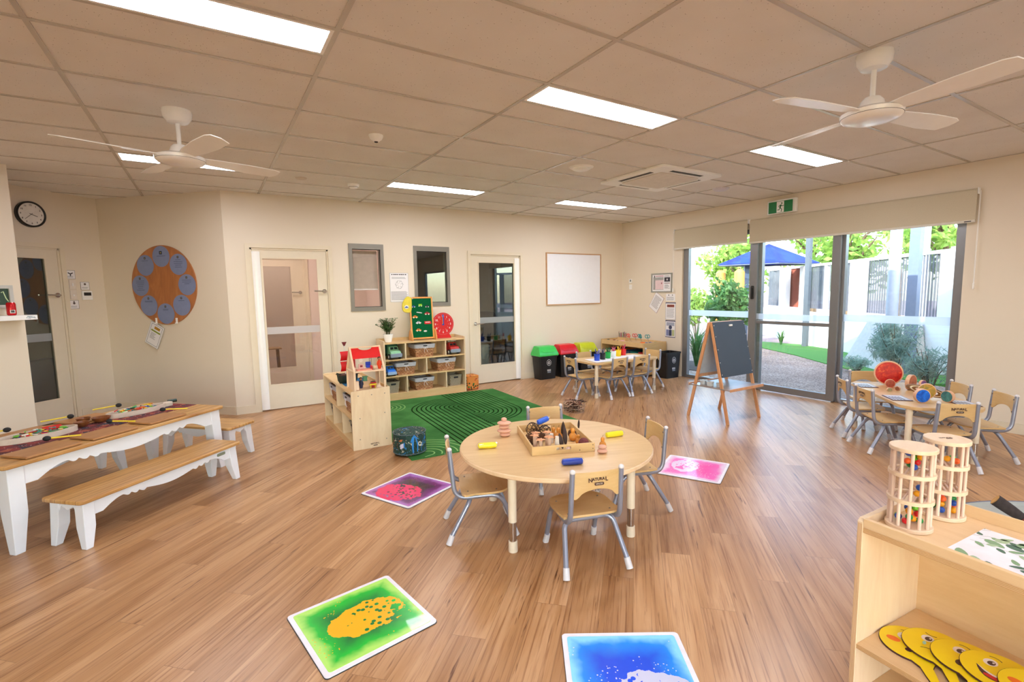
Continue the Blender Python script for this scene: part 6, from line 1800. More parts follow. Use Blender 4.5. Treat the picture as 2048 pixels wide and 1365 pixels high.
# ================================================================ sensory floor tiles
def gel_mat(name, w, h, edge, mid, core, blob, centre, rad_, seed, thr=0.5, spk=None, split=None):
    t = NT(name); v = t.coord(); s = t.sep(v)
    # distance to the rim of the panel, 0 at the rim
    dx = t.math('SUBTRACT', w/2, t.math('ABSOLUTE', s[0])); dy = t.math('SUBTRACT', h/2, t.math('ABSOLUTE', s[1]))
    d = t.math('MINIMUM', dx, dy)
    n = t.noise(v, 7, 3, 0.6)
    dd = t.math('ADD', d, t.math('MULTIPLY', t.math('SUBTRACT', n, 0.5), 0.10))
    base = t.ramp(t.math('MULTIPLY', dd, 6.0), [(0.05, edge), (0.3, mid), (0.8, core)])
    ex = t.math('DIVIDE', t.math('SUBTRACT', s[0], centre[0]), rad_[0]); ey = t.math('DIVIDE', t.math('SUBTRACT', s[1], centre[1]), rad_[1])
    q = t.math('SQRT', t.math('ADD', t.math('MULTIPLY', ex, ex), t.math('MULTIPLY', ey, ey)))
    n2 = t.noise(t.coord(loc=(seed, seed*2, 0)), 11, 4, 0.6)
    q = t.math('ADD', q, t.math('MULTIPLY', t.math('SUBTRACT', n2, 0.5), 0.6))
    inside = t.math('LESS_THAN', q, 0.9)
    vv = t.voro(t.coord(loc=(seed, 0, 0)), 34)
    n3 = t.noise(t.coord(loc=(seed+3, 0, 0)), 6, 2)
    holes = t.math('MULTIPLY', t.math('LESS_THAN', vv, 0.33), t.math('GREATER_THAN', n3, 0.47))
    n4 = t.noise(t.coord(loc=(seed+9, 4, 0)), 8, 3, 0.6)
    big = t.math('LESS_THAN', n4, 0.39)
    keep = t.math('MULTIPLY', inside, t.math('SUBTRACT', 1.0, t.math('MAXIMUM', holes, big)))
    c = t.mix(keep, base, blob)
    sp = t.voro(t.coord(loc=(0, seed, 0)), 75)
    spn = t.noise(t.coord(loc=(1, seed+2, 0)), 6, 2)
    sm = t.math('MULTIPLY', t.math('LESS_THAN', sp, 0.22), t.math('GREATER_THAN', spn, 0.56))
    sm = t.math('MULTIPLY', sm, t.math('SUBTRACT', 1.0, inside))
    c = t.mix(sm, c, spk or blob)
    t.b.inputs['Coat Weight'].default_value = 0.3
    return t.set(c, 0.25)
def floor_tile(label, corners, m, size):
    """corners: near-left, near-right, far-right, far-left on the floor"""
    c = [Vector((x, y, 0)) for x, y in corners]
    ctr = (c[0]+c[1]+c[2]+c[3])/4; xa = ((c[1]-c[0])+(c[2]-c[3])); a = math.atan2(xa.y, xa.x)
    w, h = size
    t = thing('floor_tile', label, 'mat', (ctr.x, ctr.y, 0), a)
    mb = MB(); mb.prism(rrect(w, h, 0.018, 5), 0.0, 0.003); mb.build('base', plain('#2b2b2d', 0.6), t, smooth=30)
    mb = MB(); mb.prism(rrect(w-0.004, h-0.004, 0.018, 5), 0.003, 0.007); mb.build('frame', plain('#f2eef6', 0.3), t, smooth=30)
    mb = MB(); mb.prism(rrect(w-0.045, h-0.045, 0.012, 5), 0.007, 0.0082); mb.build('gel_panel', m, t, smooth=0)
    return t
SZ = (0.497, 0.497)
def sq(c0, a, s=0.497):
    u = Vector((cos(a), sin(a))); v = Vector((-sin(a), cos(a))); c0 = Vector(c0)
    return [tuple(c0), tuple(c0+u*s), tuple(c0+u*s+v*s), tuple(c0+v*s)]
floor_tile('green liquid floor tile with an orange and yellow blob, in the foreground', [(0.267, 1.882), (0.759, 1.962), (0.697, 2.45), (0.192, 2.371)],
           gel_mat('green_gel', 0.452, 0.452, '#b8f070', '#10c838', '#067a34', '#f8bc10', (0.03, 0.0), (0.185, 0.125), 2.0), SZ)
floor_tile('blue liquid floor tile with a pale bubbly blob at the bottom of the picture', sq((1.205, 1.04), rad(-3)+rad(-29)+rad(0), 0.497) if False else [(0.90, 1.175), (1.325, 0.905), (1.597, 1.328), (1.168, 1.598)],
           gel_mat('blue_gel', 0.452, 0.452, '#8fe0fa', '#1391ff', '#0650ee', '#cfd2ef', (0.07, -0.09), (0.17, 0.14), 5.0, spk='#dfe8ff'), SZ)
floor_tile('purple and magenta liquid floor tile left of the round table', [(0.841, 3.607), (1.046, 3.164), (1.489, 3.37), (1.285, 3.812)],
           gel_mat('purple_gel', 0.452, 0.452, '#b46fc2', '#7a2a77', '#3a1830', '#ee1469', (-0.02, -0.09), (0.20, 0.16), 7.0, spk='#e457a8'), SZ)
floor_tile('pink liquid floor tile with a white blob right of the round table', [(2.906, 2.678), (3.132, 2.240), (3.574, 2.480), (3.350, 2.915)],
           gel_mat('pink_gel', 0.452, 0.452, '#f6d9f2', '#fb70c6', '#ff4fae', '#efd0ee', (-0.07, 0.03), (0.12, 0.17), 9.0, spk='#ffd7f0'), SZ)

# ================================================================ round table things
ZR = HR+0.001
FLT = Vector((1.551, 2.389)); ta = rad(-21.4)
tu = Vector((cos(ta), sin(ta))); tv = Vector((-sin(ta), cos(ta)))
TW, TD = 0.39, 0.50
def tp(x, y): p = FLT+tu*x+tv*y; return p.x, p.y
cx_, cy_ = tp(TW/2, TD/2)
t = thing('wooden_tray', 'shallow square wooden tray of natural loose parts on the round table', 'tray', (cx_, cy_, ZR), ta)
mb = MB(); mb.bb(-TW/2, TW/2, -TD/2, TD/2, 0, 0.006); mb.build('bottom', M_ply, t, smooth=0)
for s in (-1, 1):
    mb = MB(); mb.bb(s*TW/2-(0.011 if s > 0 else 0), s*TW/2+(0 if s > 0 else 0.011), -TD/2+0.011, TD/2-0.011, 0.006, 0.052); mb.build('side_wall', M_plyy if False else M_ply, t, smooth=0, bevel=0.002)
    mb = MB(); ya, yb = (s*TD/2-0.011, s*TD/2) if s > 0 else (s*TD/2, s*TD/2+0.011)
    mb.bb(-TW/2, -0.045, ya, yb, 0.006, 0.052); mb.bb(0.045, TW/2, ya, yb, 0.006, 0.052); mb.bb(-0.045, 0.045, ya, yb, 0.006, 0.022); mb.bb(-0.045, 0.045, ya, yb, 0.040, 0.052)
    mb.build('end_wall', M_ply, t, smooth=0)
for x, z in ((TW/2-0.012, 0.018), (TW/2-0.012, 0.040), (0.10, 0.014)):
    mb = MB(); mb.cyl((x, -TD/2-0.0006, z), (x, -TD/2+0.001, z), 0.003, seg=8); mb.build('screw', M_ink, t)
ZB = ZR+0.0065
M_peg = wood('driftwood', '#b08a74', '#d9bda8', '#c9a58e', axis='z', rough=0.75, freq=6)
M_pegw = wood('pale_driftwood', '#cfc4bb', '#e8dfd6', axis='z', rough=0.75, freq=6)
M_star = plain('#e0a27c', 0.8, var=0.1)
def star(mb, c, r, a0=0.3, th=0.007):
    out = []
    for k in range(10):
        a = a0+pi*k/5; rr = r if k % 2 == 0 else r*0.38
        out.append((rr*cos(a), rr*sin(a)))
    out = [(p.x, p.y) for p in spline([(x, y, 0) for x, y in out]+[(out[0][0], out[0][1], 0)], 2)[:-1]]
    n = len(out); vs = [(c[0]+x, c[1]+y, c[2]) for x, y in out]+[(c[0]+x*0.7, c[1]+y*0.7, c[2]+th) for x, y in out]+[(c[0], c[1], c[2]+th*1.3)]
    mb.add(vs, [tuple(range(n))[::-1]]+[(i, (i+1) % n, (i+1) % n+n, i+n) for i in range(n)]+[(n+i, n+(i+1) % n, 2*n) for i in range(n)])
wn_ = ['front left corner', 'front, second from the left', 'front, third from the left', 'back left group', 'back row beside the gourd']
for i, (x, y, h, m, lb) in enumerate(((0.035, 0.075, 0.092, M_peg, 'at the left wall, second row'), (0.060, 0.035, 0.076, M_peg, 'at the front left corner'), (0.115, 0.040, 0.088, M_peg, 'at the front, third from the left'), (0.050, 0.130, 0.092, M_peg, 'in the third row at the left wall'), (0.125, 0.135, 0.090, M_peg, 'in the third row, right of its neighbour'))):
    px, py = tp(x, y); rr = 0.0125
    tag(MB().lathe([(rr*0.95, 0), (rr, 0.01), (rr*0.97, h*0.6), (rr, h-0.002), (rr*0.9, h)], 12).build('wooden_peg', m, loc=(px, py, ZB)), 'driftwood peg %s of the tray' % lb, 'peg', 'driftwood pegs in the tray')
    mb = MB(); star(mb, (0, 0, 0), 0.034, i*0.7)
    tag(mb.build('starfish', M_star, loc=(px, py, ZB+h+0.0005)), 'small orange pink starfish lying on the peg %s' % lb, 'starfish', 'starfish on the pegs')
for i, (x, y, h, lb) in enumerate(((0.165, 0.045, 0.088, 'tall whitish driftwood stick standing at the front of the tray'), (0.170, 0.20, 0.06, 'short whitish driftwood block beside the gourds'))):
    px, py = tp(x, y); tag(MB().lathe([(0.012, 0), (0.0135, h*0.5), (0.012, h)], 10).build('driftwood_stick', M_pegw, loc=(px, py, ZB)), lb, 'stick')
M_gourd = plain('#d98d35', 0.35, var=0.12, scale=30)
def gourd(label, x, y, z, s, lean=0.0):
    t = thing('gourd', label, 'gourd', (x, y, z)); t.scale = (s, s, s); t.rotation_euler = (lean, 0, 0)
    mb = MB(); mb.lathe([(0.004, 0), (0.02, 0.004), (0.0285, 0.022), (0.024, 0.042), (0.013, 0.054), (0.0135, 0.062), (0.016, 0.072), (0.012, 0.084), (0.004, 0.089)], 20); mb.build('body', M_gourd, t)
    mb = MB(); mb.tube([(0, 0, 0.087), (0.002, 0, 0.096), (0.006, 0, 0.104)], 0.0018, 6); mb.build('stalk', plain('#8c6a3c', 0.8), t)
for x, y, s, lb in ((0.225, 0.235, 1.0, 'larger ochre gourd in the middle of the tray'), (0.315, 0.215, 0.95, 'ochre gourd behind the dark seed pods'), (0.330, 0.145, 0.68, 'small ochre gourd near the right wall of the tray'), (0.205, 0.29, 0.85, 'ochre gourd at the back of the tray')):
    px, py = tp(x, y); gourd(lb, px, py, ZB, s)
gourd('ochre gourd standing on the table right of the tray', 1.990, 2.262, ZR, 0.8)
M_pod = plain('#3a2622', 0.7, var=0.2, scale=30)
def pod(label, x, y, z, L, w, lean, dirn):
    mb = MB(); k = 10; prof = [(max(0.0008, w*sin(pi*(i/k))**0.7), L*i/k) for i in range(k+1)]
    mb.lathe(prof, 14, sy=0.55)
    o = mb.build('seed_pod', M_pod, loc=(x, y, z)); o.rotation_euler = (lean, 0, dirn)
    return tag(o, label, 'seed pod')
px, py = tp(0.235, 0.10); pod('long dark seed pod leaning in the middle of the tray', px, py, ZB+0.002, 0.13, 0.015, rad(-14), ta)
px, py = tp(0.205, 0.055); pod('shorter dark seed pod at the front of the tray', px, py, ZB+0.002, 0.10, 0.017, rad(-20), ta+0.5)
px, py = tp(0.26, 0.24); pod('tall dark seed pod standing behind the others in the tray', px, py, ZB+0.002, 0.125, 0.016, rad(4), ta-0.5)
pod('small dark seed pod standing on the table behind the tray', 2.125, 2.67, ZR, 0.075, 0.012, rad(3), 0.4)
px, py = tp(0.335, 0.05)
tag(MB().ball((0, 0, 0), 0.034, 18, 12, (1, 0.9, 0.95)).build('seed_ball', plain('#6b2f30', 0.8, var=0.3, scale=60), loc=(px, py, ZB+0.0325)), 'round reddish brown seed ball in the front right corner of the tray', 'seed ball')
M_peb = plain('#d8b7a8', 0.6, var=0.06)
for i, (x, y, z, r, lb) in enumerate(((0.235, 0.035, 0.0, 0.020, 'front left'), (0.275, 0.030, 0.0, 0.021, 'front right'), (0.255, 0.065, 0.0, 0.022, 'second row, left'), (0.300, 0.070, 0.0, 0.020, 'second row, right'), (0.255, 0.045, 0.0155, 0.018, 'top'), (0.33, 0.11, 0.0, 0.018, 'beside the small gourd'))):
    px, py = tp(x, y); tag(MB().ball((0, 0, 0), r, 14, 8, (1, 0.75, 0.42)).build('pebble', M_peb, loc=(px, py, ZB+z+r*0.42), rz=i), 'pale pebble in the pile at the front of the tray, %s' % lb, 'pebble', 'pebbles in the tray')
def cone(label, x, y, s, rz):
    mb = MB(); rnd = random.Random(int(x*1000))
    for j in range(9):
        z = (j+0.5)/9; rr = sin(pi*(0.12+0.8*z))*0.022
        for k in range(8):
            a = 2*pi*k/8+j*0.4; p = Vector((rr*cos(a), rr*sin(a), (z-0.5)*0.055)); d = Vector((cos(a), sin(a), 0.5)).normalized(); sd_ = Vector((-sin(a), cos(a), 0))
            mb.add([p-sd_*0.006, p+sd_*0.006, p+d*0.009+sd_*0.004, p+d*0.009-sd_*0.004, p+d*0.004+Vector((0, 0, 0.004))], [(0, 1, 4), (1, 2, 4), (2, 3, 4), (3, 0, 4), (0, 3, 2, 1)])
    mb.ball((0, 0, 0), 0.014, 8, 6, (1, 1, 1.6))
    o = mb.build('pine_cone', plain('#6a4630', 0.85, var=0.25, scale=50), loc=(x, y, ZB+0.026), smooth=0); o.scale = (s, s, s); o.rotation_euler = (1.3, 0.1, rz)
    return tag(o, label, 'pine cone', 'pine cones in the tray')
for i, (x, y, lb) in enumerate(((0.045, 0.20, 'left wall, near the third row of pegs'), (0.04, 0.27, 'left wall, middle'), (0.10, 0.23, 'behind the pegs'), (0.14, 0.28, 'centre, behind the short block'), (0.33, 0.28, 'right wall towards the back'))):
    px, py = tp(x, y); cone('brown pine cone in the tray, %s' % lb, px, py, 1.0, i*1.3)
for x, y, r, lb in ((0.085, 0.37, 0.048, 'tangled twig ball at the back left of the tray'), (0.16, 0.35, 0.040, 'smaller twig ball behind the pine cones')):
    rnd = random.Random(int(x*999)); mb = MB()
    for k in range(26):
        a = Vector((rnd.gauss(0, 1), rnd.gauss(0, 1), rnd.gauss(0, 1))).normalized(); b = a.cross(Vector((rnd.gauss(0, 1), rnd.gauss(0, 1), rnd.gauss(0, 1)))).normalized()
        mb.tube([(a*cos(q)+b*sin(q))*r*rnd.uniform(0.92, 1.0) for q in [2.6*j/7 for j in range(8)]], 0.0018, 5)
    px, py = tp(x, y); tag(mb.build('twig_ball', plain('#4a3527', 0.85), loc=(px, py, ZB+r)), lb, 'twig ball')
mb = MB()
for k in range(3): mb.prism(circ(0.020, 14, 0, 0), 0.0, 0.012, M_((k*0.0, 0, 0)))
for i, (x, y) in enumerate(((0.28, 0.33), (0.23, 0.36), (0.30, 0.40))):
    px, py = tp(x, y); tag(MB().lathe([(0.022, 0), (0.022, 0.014)], 16).build('log_slice', plain('#c29a70', 0.8), loc=(px, py, ZB)), ['right', 'left', 'far'][i]+' one of three round log slices at the back of the tray', 'log slice', 'log slices in the tray')
def dough(label, a, b, z, col, tilt=0.0):
    A = Vector(a); B = Vector(b); L = (B-A).length; c = (A+B)/2
    t = thing('modelling_dough', label, 'dough roll', (c.x, c.y, z), math.atan2((B-A).y, (B-A).x)); t.rotation_euler = (0, -tilt, t.rotation_euler.z)
    mb = MB(); mb.lathe([(0.006, -L/2), (0.017, -L/2+0.006), (0.019, -L*0.2), (0.0195, L*0.2), (0.017, L/2-0.006), (0.006, L/2)], 20, M_((0, 0, 0.019), ry=pi/2)); mb.build('roll', plain(col, 0.3), t)
    w = glass_thin('cling_wrap', '#ffffff', 1.3) if 'wrap' not in _MC else _MC['wrap']; _MC['wrap'] = w
    mb = MB(); mb.lathe([(0.002, -L/2-0.012), (0.012, -L/2-0.004), (0.0205, -L/2+0.008), (0.0212, 0), (0.0205, L/2-0.008), (0.012, L/2+0.004), (0.002, L/2+0.012)], 14, M_((0, 0, 0.0213), ry=pi/2)); mb.build('clear_wrapper', w, t, smooth=0)
    return t
dough('roll of yellow modelling dough at the left rim of the round table', (1.347, 2.692), (1.458, 2.648), ZR, '#f2e32a')
dough('roll of yellow modelling dough on the right side of the round table', (2.148, 2.411), (2.275, 2.385), ZR, '#f2e32a')
dough('wrapped roll of dark blue modelling dough in front of the tray', (1.598, 2.159), (1.712, 2.111), ZR, '#1f47b8')
px, py = tp(0.115, 0.36); px2, py2 = tp(0.20, 0.385)
dough('bright blue dough roll resting on the twig balls in the tray', (px, py), (px2, py2), ZB+0.085, '#2b62d6', 0.25)
M_stone = plain('#dba993', 0.7, var=0.05)
def stones(x, y, spec, place):
    z = ZR
    for i, (r, h, dx, dy) in enumerate(spec):
        tag(MB().ball((0, 0, 0), r, 22, 12, (1, 0.8, h/r/2)).build('balancing_stone', M_stone, loc=(x+dx, y+dy, z+h/2), rz=rad(-32)), 'pink beige balancing stone %s, %s from the bottom' % (place, ['first', 'second', 'third', 'fourth', 'fifth'][i]), 'stone', 'balancing stones %s' % place)
        z += h*0.93
stones(1.615, 2.828, ((0.037, 0.030, 0.006, 0), (0.048, 0.028, 0, 0), (0.036, 0.028, 0, 0), (0.048, 0.028, 0.002, 0), (0.019, 0.026, 0, 0)), 'in the tall stack left of the tray')
stones(1.925, 2.192, ((0.031, 0.028, 0, 0), (0.026, 0.026, 0, 0)), 'in the low stack right of the tray')

# basket of twigs on the floor
t = thing('twig_basket', 'low wire basket full of twigs on the floor behind the round table', 'basket', (3.66, 4.68, 0.0))
mb = MB(); rnd = random.Random(4)
for z in (0.0035, 0.05, 0.10): mb.tube([(0.14*(0.85+z)*cos(2*pi*k/32), 0.14*(0.85+z)*sin(2*pi*k/32), z) for k in range(33)], 0.003, 6, cap=False)
for k in range(20):
    a = 2*pi*k/20; mb.tube([(0.119*cos(a), 0.119*sin(a), 0.0035), (0.133*cos(a+0.15), 0.133*sin(a+0.15), 0.10)], 0.002, 5)
mb.build('wire_frame', plain('#a08a78', 0.6), t)
mb = MB()
for k in range(90):
    a, q, z = rnd.uniform(0, 6.28), rnd.uniform(0, 0.10), 0.02+0.11*rnd.random(); b = rnd.uniform(0, 6.28); L = rnd.uniform(0.04, 0.085); e = rnd.uniform(-0.35, 0.45)
    c = Vector((q*cos(a), q*sin(a), z)); d = Vector((cos(b), sin(b), e)).normalized()*L
    mb.cur = k % 3; mb.tube([c-d, c+Vector((0, 0, rnd.uniform(-0.006, 0.006))), c+d], rnd.uniform(0.003, 0.006), 6)
o = mb.build('twigs', [plain('#7a4a38', 0.85), plain('#caa58e', 0.85), plain('#3f2b26', 0.85)], t); o['kind'] = 'stuff'

# ================================================================ pencil table things
Z2 = H2+0.001
mb = MB(); mb.prism([(-0.50, -0.16), (0.46, -0.19), (0.50, 0.13), (-0.42, 0.19)], 0, 0.0008)
tag(mb.build('paper_sheet', plain('#f4f2f4', 0.6), loc=(4.87, 5.27, Z2), rz=rad(2), smooth=0), 'long white paper sheet spread over the pencil table', 'paper')
cupc = (('#1f49c4', 'blue'), ('#1b1b1d', 'black'), ('#17a84a', 'green'), ('#f4f4f4', 'white'), ('#f5cf12', 'yellow'), ('#e0201e', 'red'))
pens = (['#6b6fc0', '#2f3f86'], ['#3c4a7a', '#8f97b8', '#1c2340'], ['#1f5f3a', '#2f8a4a', '#1c1f22'], ['#c22f5a', '#d84a74', '#b8304a'], ['#f2c01c', '#f4dc5a', '#e8a51a'], ['#b3201f', '#c23a3a', '#d23a86'])
for i, ((c, cn), ps) in enumerate(zip(cupc, pens)):
    x, y = 4.515+0.137*i, 5.255+0.039*i
    t = thing('pencil_cup', '%s plastic cup of crayons and pencils on the pencil table' % cn, 'cup', (x, y, Z2+0.001))
    mb = MB(); mb.lathe([(0.036, 0), (0.0375, 0.003), (0.043, 0.092), (0.0405, 0.092), (0.035, 0.006), (0.002, 0.005)], 28); mb.build('cup', plain(c, 0.3), t)
    rnd = random.Random(i)
    for k in range(6):
        a = rnd.uniform(0, 6.28); q = rnd.uniform(0.012, 0.03); L = rnd.uniform(0.135, 0.17)
        p0 = Vector((-q*cos(a)*0.6, -q*sin(a)*0.6, 0.008)); p1 = Vector((q*cos(a)*1.7, q*sin(a)*1.2, L)); pm = p0.lerp(p1, 0.9)
        mb = MB(); mb.cyl(p0, pm, 0.0048, seg=8); mb.cyl(pm, p1, 0.0045, 0.001, seg=8)
        mb.build('pencil', plain(ps[k % len(ps)], 0.45), t)

# ================================================================ planet table things
Z3 = H3+0.001
def flame_mat():
    t = NT('sun_print'); v = t.coord(); n = t.noise(v, 22, 4, 0.65, 0.8)
    return t.set(t.ramp(n, [(0.3, '#a80d0a'), (0.52, '#c9180e'), (0.62, '#de3a18'), (0.70, '#f0a03c'), (0.76, '#ffe08a')]), 0.35)
def swirl(name, stops, scale=14):
    t = NT(name); v = t.coord(); n = t.noise(v, scale, 4, 0.6, 1.2); return t.set(t.ramp(n, stops), 0.35)
M_rim = wood('disc_birch', '#d9a27c', '#e8b894', axis='x', rough=0.5)
def planet(label, x, y, r, face, rz, th=0.02, ring=None, ry=None):
    t = thing('wooden_planet', label, 'toy planet', (x, y, Z3), rz)
    P = Matrix(((1, 0, 0, 0), (0, 0, -1, 0), (0, 1, 0, r-0.001), (0, 0, 0, 1)))
    mb = MB(); mb.lathe([(r, -th/2), (r, th/2)], 40, P); mb.build('disc', M_rim, t, bevel=0.0015)
    for s in (-1, 1):
        mb = MB(); mb.lathe([(r*0.90, s*th/2-0.0002), (r*0.90, s*(th/2+0.0008))][::s], 40, P); mb.build('printed_face', face, t)
    if ring:
        mb = MB(); P2 = P @ M_(rz=rad(-14)); n = 64
        for ri, ro, zz in ((1.2, 2.25, 0.0), ):
            vs = []; fs = []
            for k in range(n):
                a = 2*pi*k/n
                for q, h_ in ((ri, -1), (ro, -1), (ro, 1), (ri, 1)): vs.append((r*q*cos(a), r*q*sin(a)*0.26, h_*th*0.35))
            for k in range(n):
                a = 4*k; b = 4*((k+1) % n)
                for q in range(4): fs.append((a+q, b+q, b+(q+1) % 4, a+(q+1) % 4))
            mb.add(vs, fs, P2)
        mb.build('ring', ring, t)
        mb = MB(); vs = []; fs = []
        for k in range(n):
            a = 2*pi*k/n
            for q in (1.60, 1.82): vs.append((r*q*cos(a), r*q*sin(a)*0.26, th*0.35+0.0008))
        for k in range(n): a = 2*k; b = 2*((k+1) % n); fs.append((a, a+1, b+1, b))
        mb.add(vs, fs, P2); mb.build('ring_stripe', plain('#f2e2b8', 0.4), t, smooth=0)
    return t
VZ = rad(-68)
planet('large red sun disc standing on the planet table', 5.72, 2.20, 0.122, flame_mat(), rad(-62), 0.022)
planet('brick red planet disc in front of the sun', 5.575, 2.125, 0.042, plain('#b4533c', 0.4, var=0.25, scale=50), rad(-60), 0.024)
planet('very small grey green planet disc before the brick red one', 5.36, 2.045, 0.020, plain('#a79a70', 0.5, var=0.2, scale=60), rad(-55), 0.018)
planet('very small brown planet disc right of the grey green one', 5.47, 2.02, 0.021, plain('#9a5a3a', 0.5, var=0.2, scale=60), rad(-100), 0.018)
planet('striped brown planet disc seen almost edge on, behind the small ones', 5.60, 1.965, 0.074, plain('#b1654a', 0.45, var=0.3, scale=20), rad(-5), 0.034)
planet('small blue and red planet disc at the far right edge of the table', 5.86, 1.96, 0.034, plain('#7a4f86', 0.5, var=0.5, scale=40), rad(-22), 0.024)
planet('ochre ringed planet in the middle of the planet table', 5.27, 1.73, 0.068, swirl('saturn_print', [(0.35, '#8a7a2a'), (0.5, '#b98a1f'), (0.65, '#d6b04a')]), rad(-62), 0.022, ring=plain('#8a5a26', 0.4, var=0.1))
planet('bright blue planet disc at the near corner of the table', 5.06, 1.692, 0.060, swirl('blue_planet_print', [(0.35, '#0a4fc0'), (0.55, '#1d7cf0'), (0.7, '#4aa2ff')]), rad(-40), 0.034)
planet('teal planet disc right of the ringed one', 5.245, 1.572, 0.050, swirl('teal_planet_print', [(0.35, '#2f5f66'), (0.55, '#4a8a88'), (0.7, '#7fb0a6')]), rad(-108), 0.03)
planet('thin brown planet disc edge on behind the ringed one', 5.385, 1.83, 0.045, plain('#6d4a33', 0.5), rad(10), 0.02)
def clipb(label, x, y, rz):
    t = thing('activity_board', label, 'board', (x, y, Z3), rz)
    mb = MB(); mb.prism(rrect(0.22, 0.155, 0.006), 0, 0.004); mb.build('board', plain('#4a2330', 0.4), t, bevel=0.001)
    mb = MB(); mb.bb(-0.10, 0.10, -0.068, 0.068, 0.0045, 0.0058); mb.build('card', plain('#c9ccd6', 0.35, var=0.1), t, smooth=0)
    mb = MB()
    for k in range(4): mb.bb(-0.09, 0.04, 0.045-k*0.024, 0.055-k*0.024, 0.0058, 0.0062)
    mb.build('print', M_ink, t, smooth=0)
clipb('dark red activity board at the far left of the planet table', 5.50, 2.31, rad(44))
clipb('dark red activity board at the near left edge of the planet table', 5.09, 1.88, rad(44))
clipb('dark red activity board at the near right end of the planet table', 5.285, 1.475, rad(44))

# ================================================================ foreground shelf on the right
SA = rad(-94.6); S3W, S3D, S3T = 1.20, 0.40, 0.668
sr = Vector((cos(SA), sin(SA))); sdv = Vector((-sin(SA), cos(SA)))
S3o = Vector((1.776, 0.746))
def s3(u, v): p = S3o+sr*u+sdv*v; return p.x, p.y
cx_, cy_ = s3(S3W/2, S3D/2)
def ply_edge():
    t = NT('plywood_edge'); v = t.coord(); s = t.sep(v)
    w = t.node('ShaderNodeTexWave'); w.inputs['Scale'].default_value = 40; w.bands_direction = 'Y'
    return t
M_int = wood('warm_birch_ply', '#e0bb8c', '#ebcba0', '#e3bf92', axis='x', rough=0.4, freq=6)
_sv = (M_cab, M_plyy)
M_cab = M_int; M_plyy = wood('warm_birch_upright', '#e4c4a0', '#eed6b6', axis='z', rough=0.4, freq=6)
t3_ = cabinet('birch plywood shelf with marble towers and yellow face paddles, bottom right foreground', (cx_, cy_), SA, S3W, S3D, (0.237,), S3T, 0.030, [(), ()], base=0.05)
M_cab, M_plyy = _sv
mb = MB(); mb.bb(-S3W/2+0.018, S3W/2-0.018, -S3D/2+0.0005, -S3D/2+0.017, S3T+0.0005, S3T+0.031); mb.build('front_lip', M_int, t3_, smooth=0, bevel=0.002)
mb = MB()
for k in range(4):
    z = S3T-0.018+0.0025+k*0.0042
    mb.bb(-S3W/2+0.018, S3W/2-0.018, -S3D/2+0.0005, -S3D/2+0.0021, z, z+0.0014); mb.bb(-S3W/2+0.018, S3W/2-0.018, -S3D/2+0.0012, -S3D/2+0.0031, z-S3T+0.018+0.237, z-S3T+0.018+0.2384)
for k in range(4):
    x = -S3W/2+0.003+k*0.0038
    mb.bb(x, x+0.0013, -S3D/2-0.0006, -S3D/2+0.001, 0.01, S3T+0.012)
mb.build('ply_layers', plain('#cda06c', 0.6), t3_, smooth=0)
# marble towers
M_dowel = wood('beech_dowel', '#dcbba6', '#ecd2c2', axis='z', rough=0.5, freq=5)
M_disc = wood('beech_disc', '#e2c2a2', '#eed6bb', axis='x', rough=0.45, freq=5)
M_zt = S3T+0.0008
def tower(label, x, y, rz, mark):
    t = thing('marble_tower', label, 'marble run', (x, y, M_zt), rz)
    H, R = 0.275, 0.061
    lv = (0.0, 0.092, 0.178, H-0.014)
    for i, z in enumerate(lv):
        if i in (0, 3):
            mb = MB(); mb.lathe([(R+0.004, z), (R+0.004, z+0.013)], 40); mb.build('base_disc' if i == 0 else 'top_disc', M_disc, t, bevel=0.002)
        else:
            mb = MB(); n = 40; vs = []; fs = []
            for k in range(n):
                a = 2*pi*k/n
                for r, zz in ((R-0.010, z), (R+0.003, z), (R+0.003, z+0.012), (R-0.010, z+0.012)): vs.append((r*cos(a), r*sin(a), zz))
            for k in range(n):
                a = 4*k; b = 4*((k+1) % n)
                for q in range(4): fs.append((a+q, b+q, b+(q+1) % 4, a+(q+1) % 4))
            mb.add(vs, fs)
            ring = mb.build('ring', M_disc, t)
            for q in range(-3, 4):
                if i == 1 and q in (2,): continue
                yy = q*0.0135; hw_ = math.sqrt((R-0.009)**2-yy*yy)
                mb = MB(); mb.cyl((-hw_, yy, z+0.006), (hw_, yy, z+0.006), 0.0032, seg=8); mb.build('slat', M_dowel, ring)
    for k in range(12):
        a = 2*pi*k/12+0.13; mb = MB(); mb.cyl(((R-0.0065)*cos(a), (R-0.0065)*sin(a), 0.012), ((R-0.0065)*cos(a), (R-0.0065)*sin(a), H-0.012), 0.0052, seg=12); mb.build('dowel', M_dowel, t)
    if mark:
        text('NATURAL', 0.010, 'lettering', M_brown_ink, t, Matrix.Translation((0, 0.004, H-0.0008)) @ Matrix.Rotation(rad(-30)-rz, 4, 'Z'))
        mb = MB(); mb.prism(rrect(0.022, 0.006, 0.003, 3), H-0.0012, H-0.0004, Matrix.Rotation(rad(-30)-rz, 4, 'Z') @ Matrix.Translation((0.0, -0.008, 0))); mb.build('badge', M_brown_ink, t, smooth=0)
    return t
T1 = (1.908, 0.650); T2_ = (2.098, 0.622)
tower('nearer marble tower of pale wood dowels on the foreground shelf', T1[0], T1[1], 0.2, False)
tower('second marble tower, behind and right of the first, with a mark on top', T2_[0], T2_[1], 0.5, True)
balls = [('#e8232b', 'red'), ('#1e9a4a', 'green'), ('#2a5bc4', 'blue'), ('#f2a516', 'orange yellow'), ('#6cc22e', 'lime'), ('#ff6a2a', 'orange')]
